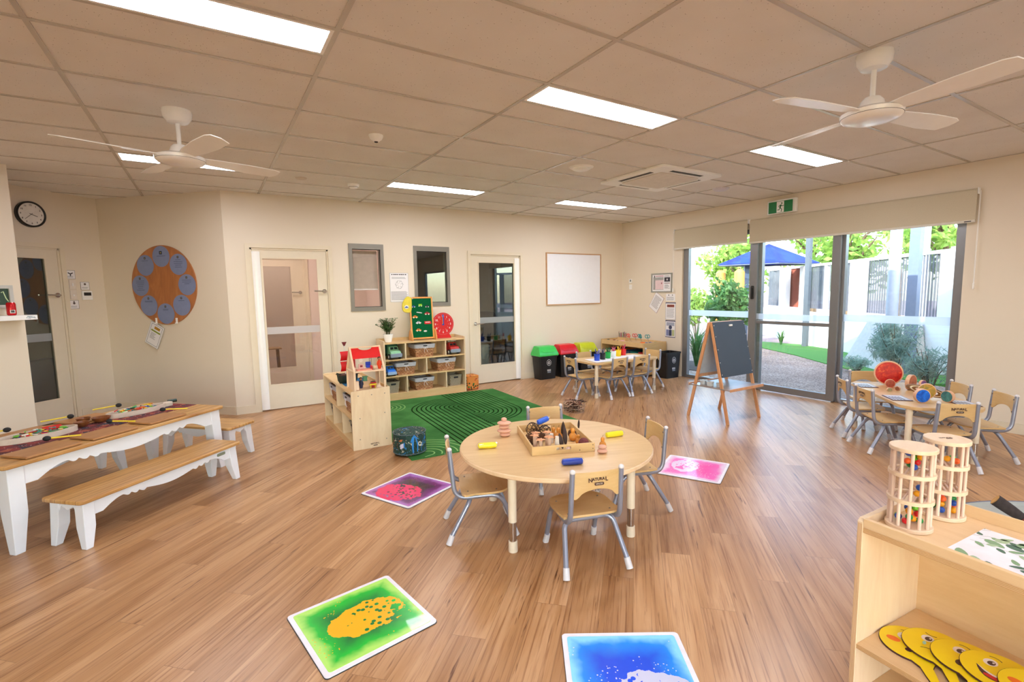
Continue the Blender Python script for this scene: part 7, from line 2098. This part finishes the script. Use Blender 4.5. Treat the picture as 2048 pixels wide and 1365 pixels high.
def fill(tx, ty, z, n, seed, tower_name, tier):
    rnd = random.Random(seed); r = 0.0104; P = []; tries = 0
    R_ = 0.044-r
    # greedy stacking: lowest free spot, biased to one side
    side = rnd.uniform(-0.6, 0.6)-0.6
    while len(P) < n and tries < 4000:
        tries += 1
        a = rnd.uniform(0, 6.28); q = R_*math.sqrt(rnd.random()); x = q*cos(a); y = q*sin(a)
        if n < 9 and (x*cos(side)+y*sin(side)) < 0.004: continue
        zz = r
        for it in range(8):
            hit = None
            for p in P:
                d2 = (p[0]-x)**2+(p[1]-y)**2
                if d2 < (2*r)**2:
                    need = p[2]+math.sqrt((2*r)**2-d2)
                    if need > zz+1e-5: zz = need; hit = 1
            if not hit: break
        if zz < r+0.045: P.append((x, y, zz))
        if n >= 9 and rnd.random() < 0.3: continue
    words = ['first', 'second', 'third', 'fourth', 'fifth', 'sixth', 'seventh', 'eighth', 'ninth', 'tenth', 'eleventh', 'twelfth', 'thirteenth', 'fourteenth', 'fifteenth']
    cnt = {}
    P.sort(key=lambda p: p[2])
    for k, p in enumerate(P):
        c, cn = balls[(k*5+seed) % 6]; lay = 'bottom layer' if p[2] < r*1.6 else 'middle layer' if p[2] < r*3.6 else 'top of the pile'
        sx_ = 'left' if (p[0]*0.84-p[1]*0.53) < 0 else 'right'; fb = 'back' if (p[0]*0.53+p[1]*0.84) > 0 else 'front'
        o = MB().ball((0, 0, 0), r, 16, 10).build('marble', plain(c, 0.3), loc=(tx+p[0], ty+p[1], M_zt+z+p[2]), smooth=60)
        tag(o, '%s ball, %s tier of the %s tower, %s, %s %s' % (cn, tier, tower_name, lay, fb, sx_), 'ball', 'wooden balls in the marble towers')
fill(T1[0], T1[1], 0.0135, 12, 1, 'nearer', 'bottom')
fill(T1[0], T1[1], 0.1905, 7, 2, 'nearer', 'top')
fill(T1[0], T1[1], 0.1045, 2, 3, 'nearer', 'middle')
fill(T2_[0], T2_[1], 0.0135, 12, 4, 'second', 'bottom')
fill(T2_[0], T2_[1], 0.1905, 3, 5, 'second', 'top')
# eucalyptus print sheet
t = MB(); SW, SH = 0.42, 0.31
t.prism([(0, 0), (SW, 0), (SW, SH), (0, SH)], 0, 0.0012)
rnd = random.Random(21)
def leafp(mb, x, y, a, L, w, mi):
    mb.cur = mi; pts = []
    for k in range(12):
        q = 2*pi*k/12; px = L/2+L/2*cos(q); py = w/2*sin(q)*(1-0.25*cos(q))
        pts.append((x+px*cos(a)-py*sin(a), y+px*sin(a)+py*cos(a)))
    pts = [(min(max(p[0], 0.001), SW-0.001), min(max(p[1], 0.001), SH-0.001)) for p in pts]
    o = len(mb.v); mb.add([(p[0], p[1], 0.0014+0.0001*mi) for p in pts], [tuple(range(12))])
for k in range(22):
    x, y = rnd.uniform(0.0, SW), rnd.uniform(0.0, SH); a = rnd.uniform(-0.8, 0.5)+(pi if k % 3 == 0 else 0); L = rnd.uniform(0.05, 0.085)
    if 0.05 < x < 0.13 and y > 0.1: continue
    big = k % 2
    ex, ey = x+cos(a)*L*1.6, y+sin(a)*L*1.6
    t.cur = 1; c = lambda v, hi: min(max(v, 0.002), hi-0.002)
    t.strip([(c(x, SW), c(y, SH)), (c(ex, SW), c(ey, SH))], 0.0012, 0.0014)
    for j in range(5):
        q = 0.2+0.35*j; sgn = 1 if j % 2 else -1
        leafp(t, x+cos(a)*L*q*0.9, y+sin(a)*L*q*0.9, a+sgn*0.75, (0.052 if big else 0.034)*rnd.uniform(0.8, 1.2), 0.030 if big else 0.016, 1+(j+k) % 3)
o = t.build('botanical_sheet', [plain('#f3f0f6', 0.5), plain('#4f6f5c', 0.6), plain('#86a67e', 0.6), plain('#a9c09a', 0.6)], smooth=0)
px, py = s3(0.215, 0.018); o.location = (px, py, M_zt); o.rotation_euler = (0, 0, SA)
tag(o, 'white sheet printed with green eucalyptus leaves on top of the foreground shelf', 'paper sheet')
# face paddles
M_emo = plain('#ffe01c', 0.35, var=0.03); M_emoe = plain('#43202a', 0.5); M_eyew = plain('#f6eef2', 0.3); M_eyeb = plain('#4a2a2e', 0.3); M_pink = plain('#f0806a', 0.5); M_tear = plain('#a8e0dc', 0.2)
def paddle(label, u, v, k, face, ang):
    px, py = s3(u, v)
    z = 0.2555+0.0088*k
    t = thing('face_paddle', label, 'paddle', (px, py, z), SA+ang, 'yellow face paddles on the foreground shelf')
    R = 0.094; out = []
    hA = rad(-58)
    N = 40
    for i in range(N+1):
        a = hA+rad(20)+(2*pi-rad(40))*i/N; out.append(Vector((R*cos(a), R*sin(a), 0)))
    d = Vector((cos(hA), sin(hA), 0)); n_ = Vector((-d.y, d.x, 0))
    neck = [d*(R+0.02)-n_*0.017, d*(R+0.055)-n_*0.015, d*(R+0.085)-n_*0.012, d*(R+0.09), d*(R+0.085)+n_*0.012, d*(R+0.055)+n_*0.015, d*(R+0.02)+n_*0.017]
    pts = out+neck
    pts = [(p.x, p.y) for p in pts]
    mb = MB(); mb.prism(pts, 0, 0.0055); mb.build('backing', M_emoe, t, smooth=0)
    mb = MB(); mb.prism([(x*0.985, y*0.985) for x, y in pts], 0.0055, 0.0063); f = mb.build('face', M_emo, t, smooth=0)
    z1 = 0.0066
    def ov(mb, cx, cy, rx, ry, z, ro=0.0):
        mb.add([(cx+rx*cos(q)*cos(ro)-ry*sin(q)*sin(ro), cy+rx*cos(q)*sin(ro)+ry*sin(q)*cos(ro), z) for q in [2*pi*j/24 for j in range(24)]], [tuple(range(24))])
    for s in (-1, 1):
        mb = MB(); ov(mb, s*0.032, 0.022, 0.017, 0.020, z1); mb.build('eye', M_eyew, f, smooth=0)
        mb = MB(); ov(mb, s*0.032+0.003, 0.020, 0.0095, 0.0125, z1+0.0002); mb.build('iris', M_eyeb, f, smooth=0)
        mb = MB(); ov(mb, s*0.032+0.006, 0.025, 0.003, 0.004, z1+0.0004); mb.build('eye_highlight', M_eyew, f, smooth=0)
        mb = MB(); mb.strip([(s*0.032+0.016*q, 0.052+0.006*(1-q*q)*(-1 if face == 'sad' else 1)) for q in [-1+0.25*j for j in range(9)]], 0.0026, z1); mb.build('brow', M_eyeb, f, smooth=0)
    mb = MB()
    if face == 'smile':
        up = [(0.05*q, -0.020-0.012*(1-q*q)) for q in [-1+0.2*j for j in range(11)]]; lo = [(0.05*q, -0.020-0.042*(1-q*q)) for q in [1-0.2*j for j in range(11)]]
        mb.add([(x, y, z1) for x, y in up+lo[1:-1]], [tuple(range(20))[::-1]])
        mb.build('mouth', M_eyeb, f, smooth=0)
        mb = MB(); ov(mb, 0.0, -0.049, 0.02, 0.008, z1+0.0002); mb.build('tongue', plain('#e03038', 0.4), f, smooth=0)
        mb = MB(); up2 = [(x*0.94, y-0.001) for x, y in up]; lo2 = [(x*0.94, y-0.009*(1-(x/0.05)**2)) for x, y in up[::-1]]
        mb.add([(x, y, z1+0.0003) for x, y in up2+lo2[1:-1]], [tuple(range(20))[::-1]]); mb.build('teeth', M_eyew, f, smooth=0)
    elif face == 'sad':
        mb.strip([(0.03*q, -0.045+0.014*(1-q*q)) for q in [-1+0.2*j for j in range(11)]], 0.0026, z1); mb.build('mouth', M_eyeb, f, smooth=0)
        mb = MB(); ov(mb, -0.030, -0.012, 0.005, 0.011, z1+0.0003, 0.2); mb.build('tear', M_tear, f, smooth=0)
    elif face == 'wow':
        ov(mb, 0.0, -0.038, 0.014, 0.018, z1); mb.build('mouth', M_eyeb, f, smooth=0)
    else:
        ov(mb, 0.0, -0.045, 0.010, 0.010, z1); mb.build('mouth', M_eyeb, f, smooth=0)
        for s in (-1, 1):
            mb = MB(); ov(mb, s*0.05, -0.018, 0.020, 0.014, z1-0.0001); mb.build('cheek', plain('#f77b2a', 0.5), f, smooth=0)
paddle('leftmost yellow face paddle, blushing, lowest of the overlapping row', 0.115, 0.155, 0, 'blush', rad(10))
paddle('yellow face paddle with a tear, second from the left in the row', 0.165, 0.195, 1, 'sad', rad(5))
paddle('yellow face paddle with a surprised open mouth, third from the left', 0.245, 0.200, 2, 'wow', rad(-4))
paddle('yellow face paddle with a wide toothy smile, fourth from the left', 0.320, 0.205, 3, 'smile', rad(-4))
paddle('yellow face paddle at the right picture edge, top of the row', 0.415, 0.195, 4, 'blush', rad(-8))

# round grey mat and wooden logs behind the foreground shelf
t = thing('round_mat', 'round grey mat with a raised rim on the floor at the right edge', 'mat', (3.86, 0.25, 0))
mb = MB(); mb.lathe([(0.90, 0), (0.905, 0.012), (0.895, 0.022), (0.865, 0.020), (0.855, 0.012), (0.01, 0.011)], 72)
mt = NT('blue_grey_mat'); n_ = mt.noise(mt.coord(), 2.0, 3); mb.build('mat_body', mt.set(mt.ramp(n_, [(0.3, '#9fa6a4'), (0.55, '#b7bab2'), (0.75, '#a4b0b4')]), 0.6), t)
mb = MB(); mb.tube([(0.903*cos(2*pi*k/72), 0.903*sin(2*pi*k/72), 0.018) for k in range(73)], 0.006, 6, cap=False); mb.build('rim_cord', plain('#6e7388', 0.6), t)
M_dbark = plain('#3c3230', 0.85, var=0.25, scale=40)
t = thing('wooden_mallet', 'dark brown log mallet with a pale cut end on the round grey mat', 'mallet', (4.02, 0.88, 0.062), rot=(0, rad(34), rad(-70)))
mb = MB(); mb.lathe([(0.036, 0), (0.036, 0.03), (0.033, 0.09), (0.027, 0.15)], 20, M_((-0.09, 0, 0.037), ry=pi/2)); mb.build('head', M_dbark, t)
mb = MB(); mb.lathe([(0.0325, 0), (0.0325, 0.002)], 20, M_((-0.0925, 0, 0.037), ry=pi/2)); mb.build('cut_end', plain('#c08a3c', 0.7, var=0.2, scale=60), t)
mb = MB(); mb.bb(0.058, 0.10, -0.035, 0.035, 0.006, 0.066); mb.build('red_block', plain('#8a3420', 0.45), t, smooth=0, bevel=0.005)
mb = MB(); mb.cyl((0.055, 0, 0.037), (0.105, 0, 0.037), 0.012); mb.build('shaft', M_dbark, t)

# ================================================================ things on the walls
def wthing(name, label, cat, p, ang, group=None):
    t = thing(name, label, cat, group=group); t.matrix_world = wall_M(p, ang); return t
# whiteboard
t = wthing('whiteboard', 'wood framed whiteboard on the back wall above the bins', 'whiteboard', (5.455, YB-0.0005, 1.665), 0)
w, h = 1.215, 0.895
mb = MB(); mb.bb(-w/2+0.01, w/2-0.01, -h/2+0.01, h/2-0.01, 0, 0.012); mb.build('board', plain('#f1f2fa', 0.22, var=0.01), t, smooth=0)
mb = MB(); f = 0.018
for r in ((-w/2, w/2, h/2-f, h/2), (-w/2, w/2, -h/2, -h/2+f), (-w/2, -w/2+f, -h/2+f, h/2-f), (w/2-f, w/2, -h/2+f, h/2-f)): mb.bb(r[0], r[1], r[2], r[3], 0, 0.02)
mb.build('frame', wood('oak_frame', '#b98c63', '#caa077', axis='x'), t, smooth=0)
# paper sheets with print
M_paper = plain('#f1eff2', 0.6, var=0.01)
def sheet(name, label, p, ang, w, h, draw=None, rot=0.0, frame=None, base=M_paper, cat='notice', th=0.002, group=None):
    t = wthing(name, label, cat, p, ang, group)
    if rot: t.matrix_world = t.matrix_world @ Matrix.Rotation(rot, 4, 'Z')
    mb = MB(); mb.bb(-w/2, w/2, -h/2, h/2, 0.0008, th); mb.build('sheet', base, t, smooth=0)
    if frame:
        col, f, d = frame; mb = MB()
        for r in ((-w/2-f, w/2+f, h/2, h/2+f), (-w/2-f, w/2+f, -h/2-f, -h/2), (-w/2-f, -w/2, -h/2, h/2), (w/2, w/2+f, -h/2, h/2)): mb.bb(r[0], r[1], r[2], r[3], 0.0006, d)
        mb.build('frame', plain(col, 0.4), t, smooth=0)
    if draw: draw(t, w, h, th)
    return t
M_grey_ink = plain('#7c7c86', 0.6)
def d_lines(rows, x=0.08, y0=0.3, gap=0.07, hh=0.022, m=None, head=None):
    def f(t, w, h, th):
        mb = MB(); text_lines(mb, rows, -w/2+w*x, w/2-w*x, h*y0, h*gap, h*hh, 0.25, th+0.0006)
        mb.build('print', m or M_grey_ink, t, smooth=0)
        if head: text(head, w*0.075, 'heading', M_ink, t, Matrix.Translation((0, h*0.44, th+0.0003)))
    return f
def d_wall_notice(t, w, h, th):
    mb = MB(); [mb.bb(-w*0.42+q*w*0.105, -w*0.42+q*w*0.105+w*(0.09 if q % 3 else 0.07), h*0.435, h*0.465, th, th+0.0006) for q in range(8)]; mb.build('heading', M_ink, t, smooth=0)
    mb = MB(); text_lines(mb, 2, -w*0.4, w*0.4, h*0.36, h*0.04, h*0.012, 0.3, th+0.0006); text_lines(mb, 12, -w*0.46, w*0.46, -h*0.14, h*0.026, h*0.010, 0.15, th+0.0006); mb.build('print', M_grey_ink, t, smooth=0)
    mb = MB(); rr = 0.19*w
    mb.strip([(rr*cos(q), 0.1*h+rr*1.1*sin(q)) for q in [2*pi*k/24 for k in range(24)]], 0.003, th+0.0006, True)
    for q in range(6): mb.strip([(rr*0.4*cos(q), 0.1*h+rr*0.4*sin(q)), (rr*0.8*cos(q+0.5), 0.1*h+rr*0.8*sin(q+0.5)), (rr*1.25*cos(q), 0.1*h+rr*1.25*sin(q))], 0.003, th+0.0006)
    mb.build('drawing', M_grey_ink, t, smooth=0)
sheet('wall_notice', 'printed white notice with a line drawing between the two grey windows', (2.30, YB, 1.545), 0, 0.265, 0.405, d_wall_notice, frame=('#9fa0a6', 0.003, 0.003))
# right wall
def RW_(y, z): return (XR-0.0005, y, z)
t = wthing('thermostat', 'small white wall control above a switch plate by the back right corner', 'wall control', RW_(6.73, 1.585), -pi/2)
mb = MB(); mb.bb(-0.032, 0.032, -0.005, 0.075, 0, 0.018); mb.build('housing', M_white, t, bevel=0.003)
mb = MB(); mb.bb(-0.006, 0.022, 0.028, 0.062, 0.018, 0.0188); mb.build('display', plain('#5f6b66', 0.3), t, smooth=0)
t = wthing('switch_plate', 'white double switch plate under the wall control in the back right corner', 'switch', RW_(6.73, 1.515), -pi/2)
mb = MB(); mb.bb(-0.036, 0.036, -0.045, 0.045, 0, 0.009); mb.build('plate', M_white, t, bevel=0.003)
for s in (-1, 1):
    mb = MB(); mb.bb(s*0.014-0.006, s*0.014+0.006, -0.01, 0.008, 0.009, 0.013); mb.build('switch', M_gloss_white, t, smooth=0)
def d_plan(t, w, h, th):
    z = th
    def q(x0, x1, y0, y1, m, nm='print', e=0.0004):
        mb = MB(); mb.bb(x0*w, x1*w, y0*h, y1*h, z, z+e); mb.build(nm, m, t, smooth=0)
    q(-0.45, 0.10, -0.42, 0.34, plain('#a9a7a6', 0.6), 'plan_ground'); q(-0.34, 0.10, -0.40, 0.16, plain('#e8cfd3', 0.6), 'plan_building', 0.0007)
    q(-0.40, -0.36, 0.28, 0.44, M_ink); q(0.14, 0.44, 0.06, 0.32, plain('#3a3640', 0.6), 'photo'); q(0.26, 0.32, 0.14, 0.24, M_hubw, 'photo_figure', 0.0007)
    q(0.14, 0.44, -0.06, -0.04, plain('#b8304a', 0.6)); q(-0.02, 0.02, -0.08, 0.02, plain('#8a2233', 0.6), 'marker', 0.0011)
    q(-0.33, 0.10, 0.385, 0.42, plain('#a63a4c', 0.6), 'heading')
    mb = MB(); text_lines(mb, 3, 0.14*w, 0.44*w, 0.03*h, 0.035*h, 0.012*h, 0.2, z+0.0006); text_lines(mb, 5, 0.16*w, 0.44*w, -0.12*h, 0.05*h, 0.016*h, 0.4, z+0.0006); text_lines(mb, 2, 0.14*w, 0.44*w, 0.42*h, 0.04*h, 0.014*h, 0.2, z+0.0006); mb.build('small_print', M_ink, t, smooth=0)
sheet('evacuation_plan', 'silver framed evacuation plan on the right wall', RW_(5.985, 1.575), -pi/2, 0.42, 0.285, d_plan, frame=('#9a9a92', 0.022, 0.016), th=0.004)
sheet('hanging_notice', 'white notice hanging askew below the framed evacuation plan', RW_(6.10, 1.235), -pi/2, 0.21, 0.30, d_lines(12, 0.1, 0.36, 0.06, 0.02), rot=rad(-33), frame=('#b89aa8', 0.004, 0.005), th=0.004)
def d_a(t, w, h, th):
    mb = MB(); text_lines(mb, 4, -w*0.42, w*0.42, 0.05*h, 0.13*h, 0.03*h, 0.2, th+0.0006)
    for x in (-0.2, 0.2): mb.prism(circ(0.05*w, 12, x*w, 0.32*h), th, th+0.0006)
    mb.build('print', M_ink, t, smooth=0)
sheet('wall_notice', 'smallest notice, top of the column of three beside the left window pane', RW_(5.785, 1.325), -pi/2, 0.20, 0.12, d_a)
M_navy = plain('#2e355e', 0.5)
def d_b(t, w, h, th):
    def q(x0, x1, y0, y1, m, nm='print'):
        mb = MB(); mb.bb(x0*w, x1*w, y0*h, y1*h, th, th+0.0006); mb.build(nm, m, t, smooth=0)
    q(-0.5, 0.5, 0.455, 0.5, M_navy, 'title_band'); q(-0.36, 0.36, 0.22, 0.38, plain('#8a4a3c', 0.6, var=0.5, scale=60), 'photo')
    mb = MB(); text_lines(mb, 11, -w*0.4, w*0.4, 0.15*h, 0.052*h, 0.014*h, 0.15, th+0.0006); mb.build('small_print', M_grey_ink, t, smooth=0)
def d_c(t, w, h, th):
    def q(x0, x1, y0, y1, m, nm='print'):
        mb = MB(); mb.bb(x0*w, x1*w, y0*h, y1*h, th, th+0.0006); mb.build(nm, m, t, smooth=0)
    q(-0.5, 0.5, 0.45, 0.5, M_navy, 'title_band'); q(-0.5, 0.5, -0.5, -0.47, M_navy, 'foot_band'); q(-0.4, 0.4, 0.18, 0.40, plain('#a9aec2', 0.6), 'picture_ground')
    mb = MB(); mb.prism(circ(0.17*w, 16, 0, 0.09*h), th, th+0.0008); mb.build('picture', plain('#3b4264', 0.6), t, smooth=0)
    q(-0.42, -0.16, -0.42, -0.05, plain('#7f86b4', 0.6), 'blue_column'); q(-0.14, 0.14, -0.42, -0.05, M_navy, 'navy_column'); q(0.16, 0.42, -0.42, -0.05, plain('#b7bd8e', 0.6), 'green_column')
sheet('wall_poster', 'navy edged poster with a photo strip, middle of the column of three', RW_(5.78, 1.095), -pi/2, 0.215, 0.285, d_b, frame=('#4a4f78', 0.003, 0.003))
sheet('wall_poster', 'navy edged poster with three coloured columns, lowest of the three', RW_(5.78, 0.79), -pi/2, 0.21, 0.285, d_c, frame=('#4a4f78', 0.003, 0.003))

# slanted wall: round wooden board with eight blue discs
def SW_(s, z, off=0.0008):
    return (A0[0]-s*0.70711-off*0.70711, A0[1]+s*0.70711-off*0.70711, z)
t = wthing('round_board', 'large round brown wooden board with blue paper discs on the slanted wall', 'board', SW_(0.915, 1.605), -pi/4)
mb = MB(); mb.prism(circ(0.488, 72), 0, 0.014)
cw = NT('cherry_veneer'); nn = cw.noise(cw.coord(scale=(3, 0.8, 1)), 2.5, 4, 0.6, 1.5)
mb.build('board', cw.set(cw.ramp(nn, [(0.3, '#a5683f'), (0.55, '#b97848'), (0.75, '#c48654')]), 0.4), t, bevel=0.002)
for s in (-1, 1):
    mb = MB(); mb.bb(s*0.155-0.012, s*0.155+0.012, -0.475, -0.405, 0.014, 0.022); mb.tube([(s*0.155, -0.46, 0.02), (s*0.155, -0.475, 0.035), (s*0.155, -0.462, 0.042)], 0.004, 8); mb.build('hook', M_white, t, bevel=0.002)
M_disc_b = plain('#8390b8', 0.6, var=0.03)
tpos = ['top', 'upper right', 'right', 'lower right', 'bottom', 'lower left', 'left', 'upper left']
for k in range(8):
    a = pi/2-2*pi*k/8; r0 = 0.352
    dx, dz = r0*cos(a), r0*sin(a)
    ctr = SW_(0.915-dx, 1.605+dz, 0.0155)
    d = wthing('paper_disc', '%s blue paper disc with a small dark emblem on the round board' % tpos[k], 'paper disc', ctr, -pi/4, 'blue discs on the round board')
    mb = MB(); mb.prism(circ(0.128, 40), 0, 0.0016); mb.build('disc', M_disc_b, d, smooth=0)
    ez = 0.088 if k else 0.045
    es = 0.013 if k else 0.020
    mb = MB(); mb.bb(-es, es, ez-es, ez+es, 0.0016, 0.0022); mb.build('emblem', plain('#24314a', 0.5), d, smooth=0)
    mb = MB(); mb.prism(circ(es*0.4, 10, 0, ez), 0.0022, 0.0026); mb.build('emblem_dot', plain('#c9b25a', 0.5), d, smooth=0)
    mb = MB(); rnd = random.Random(k)
    rows = {0: 1, 1: 5, 2: 3, 3: 1, 4: 2, 5: 2, 6: 6, 7: 1}[k]
    y = ez-es-0.018
    for q in range(rows):
        ww = rnd.uniform(0.035, 0.07); mb.bb(-ww, ww, y-0.003, y+0.001, 0.0016, 0.0022); y -= 0.022 if rows > 2 else 0.012
    mb.build('print', plain('#3c4566', 0.6), d, smooth=0)
def d_card(t, w, h, th):
    def q(x0, x1, y0, y1, m, nm='print', e=0.0006):
        mb = MB(); mb.bb(x0*w, x1*w, y0*h, y1*h, th, th+e); mb.build(nm, m, t, smooth=0)
    for r in ((-0.42, 0.42, 0.44, 0.455), (-0.42, 0.42, -0.455, -0.44), (-0.42, -0.40, -0.44, 0.44), (0.40, 0.42, -0.44, 0.44)): q(*r, M_grey_ink, 'border_line')
    q(-0.16, 0.26, 0.26, 0.38, plain('#b8862a', 0.6), 'picture'); q(-0.34, 0.36, 0.13, 0.20, plain('#8f9a3c', 0.6), 'banner')
    mb = MB(); text_lines(mb, 6, -w*0.30, w*0.12, 0.07*h, 0.05*h, 0.016*h, 0.4, th+0.0006); mb.build('small_print', M_grey_ink, t, smooth=0)
sheet('hanging_card', 'white card with a yellow picture hanging askew under the round board', SW_(1.105, 0.985, 0.026), -pi/4, 0.205, 0.29, d_card, rot=rad(-27), frame=('#c9c6c2', 0.004, 0.006), cat='card', th=0.005)

# clock wall
def CW_(s, z, off=0.0008):
    return (B0[0]-s*0.70711+off*0.70711, B0[1]-s*0.70711-off*0.70711, z)
t = wthing('wall_clock', 'round black rimmed wall clock above the glass door on the left', 'clock', CW_(0.73, 2.405), pi/4)
mb = MB(); mb.lathe([(0.142, 0), (0.142, 0.035), (0.134, 0.042), (0.124, 0.036), (0.123, 0.028)], 48, cap=False); mb.lathe([(0.14, 0.001), (0.14, 0.004)], 48); mb.build('rim', M_black, t)
mb = MB(); mb.lathe([(0.126, 0.026), (0.126, 0.028)], 48); mb.build('dial', plain('#e9e6e2', 0.5), t)
for k in range(1, 13):
    a = pi/2-2*pi*k/12; text(str(k), 0.026, 'numeral', M_ink, t, Matrix.Translation((0.100*cos(a), 0.100*sin(a), 0.0284)), bold=0.0006)
def hand(a, L, w, nm, z):
    mb = MB(); mb.M = Matrix.Rotation(pi/2-a, 4, 'Z'); mb.bb(-0.018, L, -w/2, w/2, z, z+0.001); mb.build(nm, M_ink, t, smooth=0)
hand(2*pi*(3+38/60)/12, 0.062, 0.006, 'hour_hand', 0.0295); hand(2*pi*38/60, 0.088, 0.004, 'minute_hand', 0.031)
def d_ic(kind):
    def f(t, w, h, th):
        mb = MB()
        if kind == 'fan':
            for k in range(3):
                a = 0.5+2*pi*k/3; mb.strip([(0, 0.08*h), (0.32*w*cos(a), 0.08*h+0.30*w*sin(a))], 0.011, th+0.0006)
        elif kind == 'dots': mb.prism(circ(0.14*w, 12, 0, 0.24*h), th, th+0.0006)
        elif kind == 'bee': mb.prism(circ(0.14*w, 12, 0, 0.16*h), th, th+0.0006); mb.prism(circ(0.08*w, 12, 0, 0.36*h), th, th+0.0006)
        else: mb.bb(-0.04*w, 0.04*w, -0.12*h, 0.12*h, th, th+0.0006)
        mb.build('picture', plain('#6a5a58' if kind != 'fan' else '#2c2c30', 0.6), t, smooth=0)
        if kind in ('fan', 'dots', 'bee'):
            mb = MB(); text_lines(mb, 2, -w*0.38, w*0.38, -0.18*h, 0.12*h, 0.04*h, 0.2, th+0.0006); mb.build('print', M_grey_ink, t, smooth=0)
    return f
FRM = ('#6f7078', 0.003, 0.0025)
sheet('switch_label', 'small label with a fan drawing beside the glass door, top of the column', CW_(0.382, 1.745), pi/4, 0.098, 0.098, d_ic('fan'), frame=FRM, cat='label')
sheet('switch_label', 'small label with a drawn figure beside the glass door, lowest of the column', CW_(0.374, 1.385), pi/4, 0.098, 0.098, d_ic('bee'), frame=FRM, cat='label')
sheet('switch_label', 'small label with a brown drawing above the grey wall display', CW_(0.232, 1.610), pi/4, 0.095, 0.092, d_ic('dots'), frame=FRM, cat='label')
for z, lb in ((1.625, 'upper'), (1.505, 'lower')):
    t = wthing('light_switch', '%s plain white switch plate between the labels beside the glass door' % lb, 'switch', CW_(0.372, z), pi/4)
    mb = MB(); mb.bb(-0.036, 0.036, -0.056, 0.056, 0, 0.008); mb.build('plate', plain('#e6dcd2', 0.4), t, bevel=0.003)
    mb = MB(); mb.bb(-0.006, 0.006, -0.02, 0.02 if z > 1.6 else 0.0, 0.008, 0.012); mb.build('switch', M_white, t, smooth=0)
t = wthing('wall_display', 'white wall display with a dark screen on the clock wall', 'wall control', CW_(0.225, 1.493), pi/4)
mb = MB(); mb.bb(-0.058, 0.058, -0.055, 0.055, 0, 0.02); mb.build('housing', M_white, t, bevel=0.004)
mb = MB(); mb.bb(-0.042, 0.042, -0.002, 0.038, 0.02, 0.0208); mb.build('screen', plain('#2a2628', 0.2), t, smooth=0)

# near left wall: shelf, can, framed picture
def NW_(s, z, off=0.0008): return (-1.505-s*0.70711+off*0.70711, 6.556-s*0.70711-off*0.70711, z)
t = wthing('wall_shelf', 'white floating wall shelf at the left picture edge', 'shelf', NW_(0.38, 1.29), pi/4)
mb = MB(); mb.bb(-0.70, 0.365, -0.022, 0.022, 0, 0.19); mb.build('board', M_white, t, bevel=0.002)
mb = MB()
rnd = random.Random(8)
for k in range(14): mb.strip([(0.27+0.085*rnd.random(), -0.018+0.03*rnd.random()), (0.27+0.085*rnd.random(), -0.014+0.03*rnd.random()), (0.27+0.085*rnd.random(), -0.010+0.028*rnd.random())], 0.002, 0.1912)
mb.build('foil_sticker', plain('#c6ccd2', 0.25, 0.6), t, smooth=0)
t = thing('drink_can', 'red soft drink can on the white wall shelf', 'can', NW_(0.155, 1.313, 0.10))
mb = MB(); mb.lathe([(0.025, 0), (0.031, 0.006), (0.033, 0.012), (0.033, 0.104), (0.0275, 0.116), (0.0265, 0.119)], 28); mb.build('can_body', plain('#c8121e', 0.25, 0.3), t)
mb = MB(); mb.lathe([(0.0262, 0.1185), (0.0255, 0.1205), (0.024, 0.118)], 28); mb.build('can_lid', M_chrome, t)
mb = MB(); A_ = rad(-62)
for k in range(6):
    a = A_+0.16*(k-2.5)*1.0; mb.bb(-0.0045, 0.0045, -0.0006, 0.0004, 0.02, 0.05, Matrix.Translation((0.0333*cos(a), 0.0333*sin(a), 0)) @ Matrix.Rotation(a+pi/2, 4, 'Z'))
mb.build('barcode_panel', plain('#e9e5e2', 0.5), t, smooth=0)
mb = MB()
for k in range(7):
    a = A_+0.10*(k-3); mb.bb(-0.0012, 0.0012, -0.0012, 0.0, 0.024, 0.046, Matrix.Translation((0.0337*cos(a), 0.0337*sin(a), 0)) @ Matrix.Rotation(a+pi/2, 4, 'Z'))
mb.build('barcode', M_ink, t, smooth=0)
def d_pic(t, w, h, th):
    mb = MB()
    for k in range(4): mb.strip([(w*(-0.42+0.24*k), h*0.25), (w*(-0.36+0.24*k), h*0.32), (w*(-0.30+0.24*k), -h*0.1), (w*(-0.24+0.24*k), -h*0.3)], 0.008, th+0.0006)
    mb.build('brush_strokes', plain('#cfe3b0', 0.6), t, smooth=0)
sheet('framed_picture', 'small dark green picture in a silver frame above the drink can', NW_(0.245, 1.485), pi/4, 0.28, 0.15, d_pic, frame=('#c4c3bf', 0.03, 0.02), base=plain('#2f4a3a', 0.5), cat='picture', th=0.006)
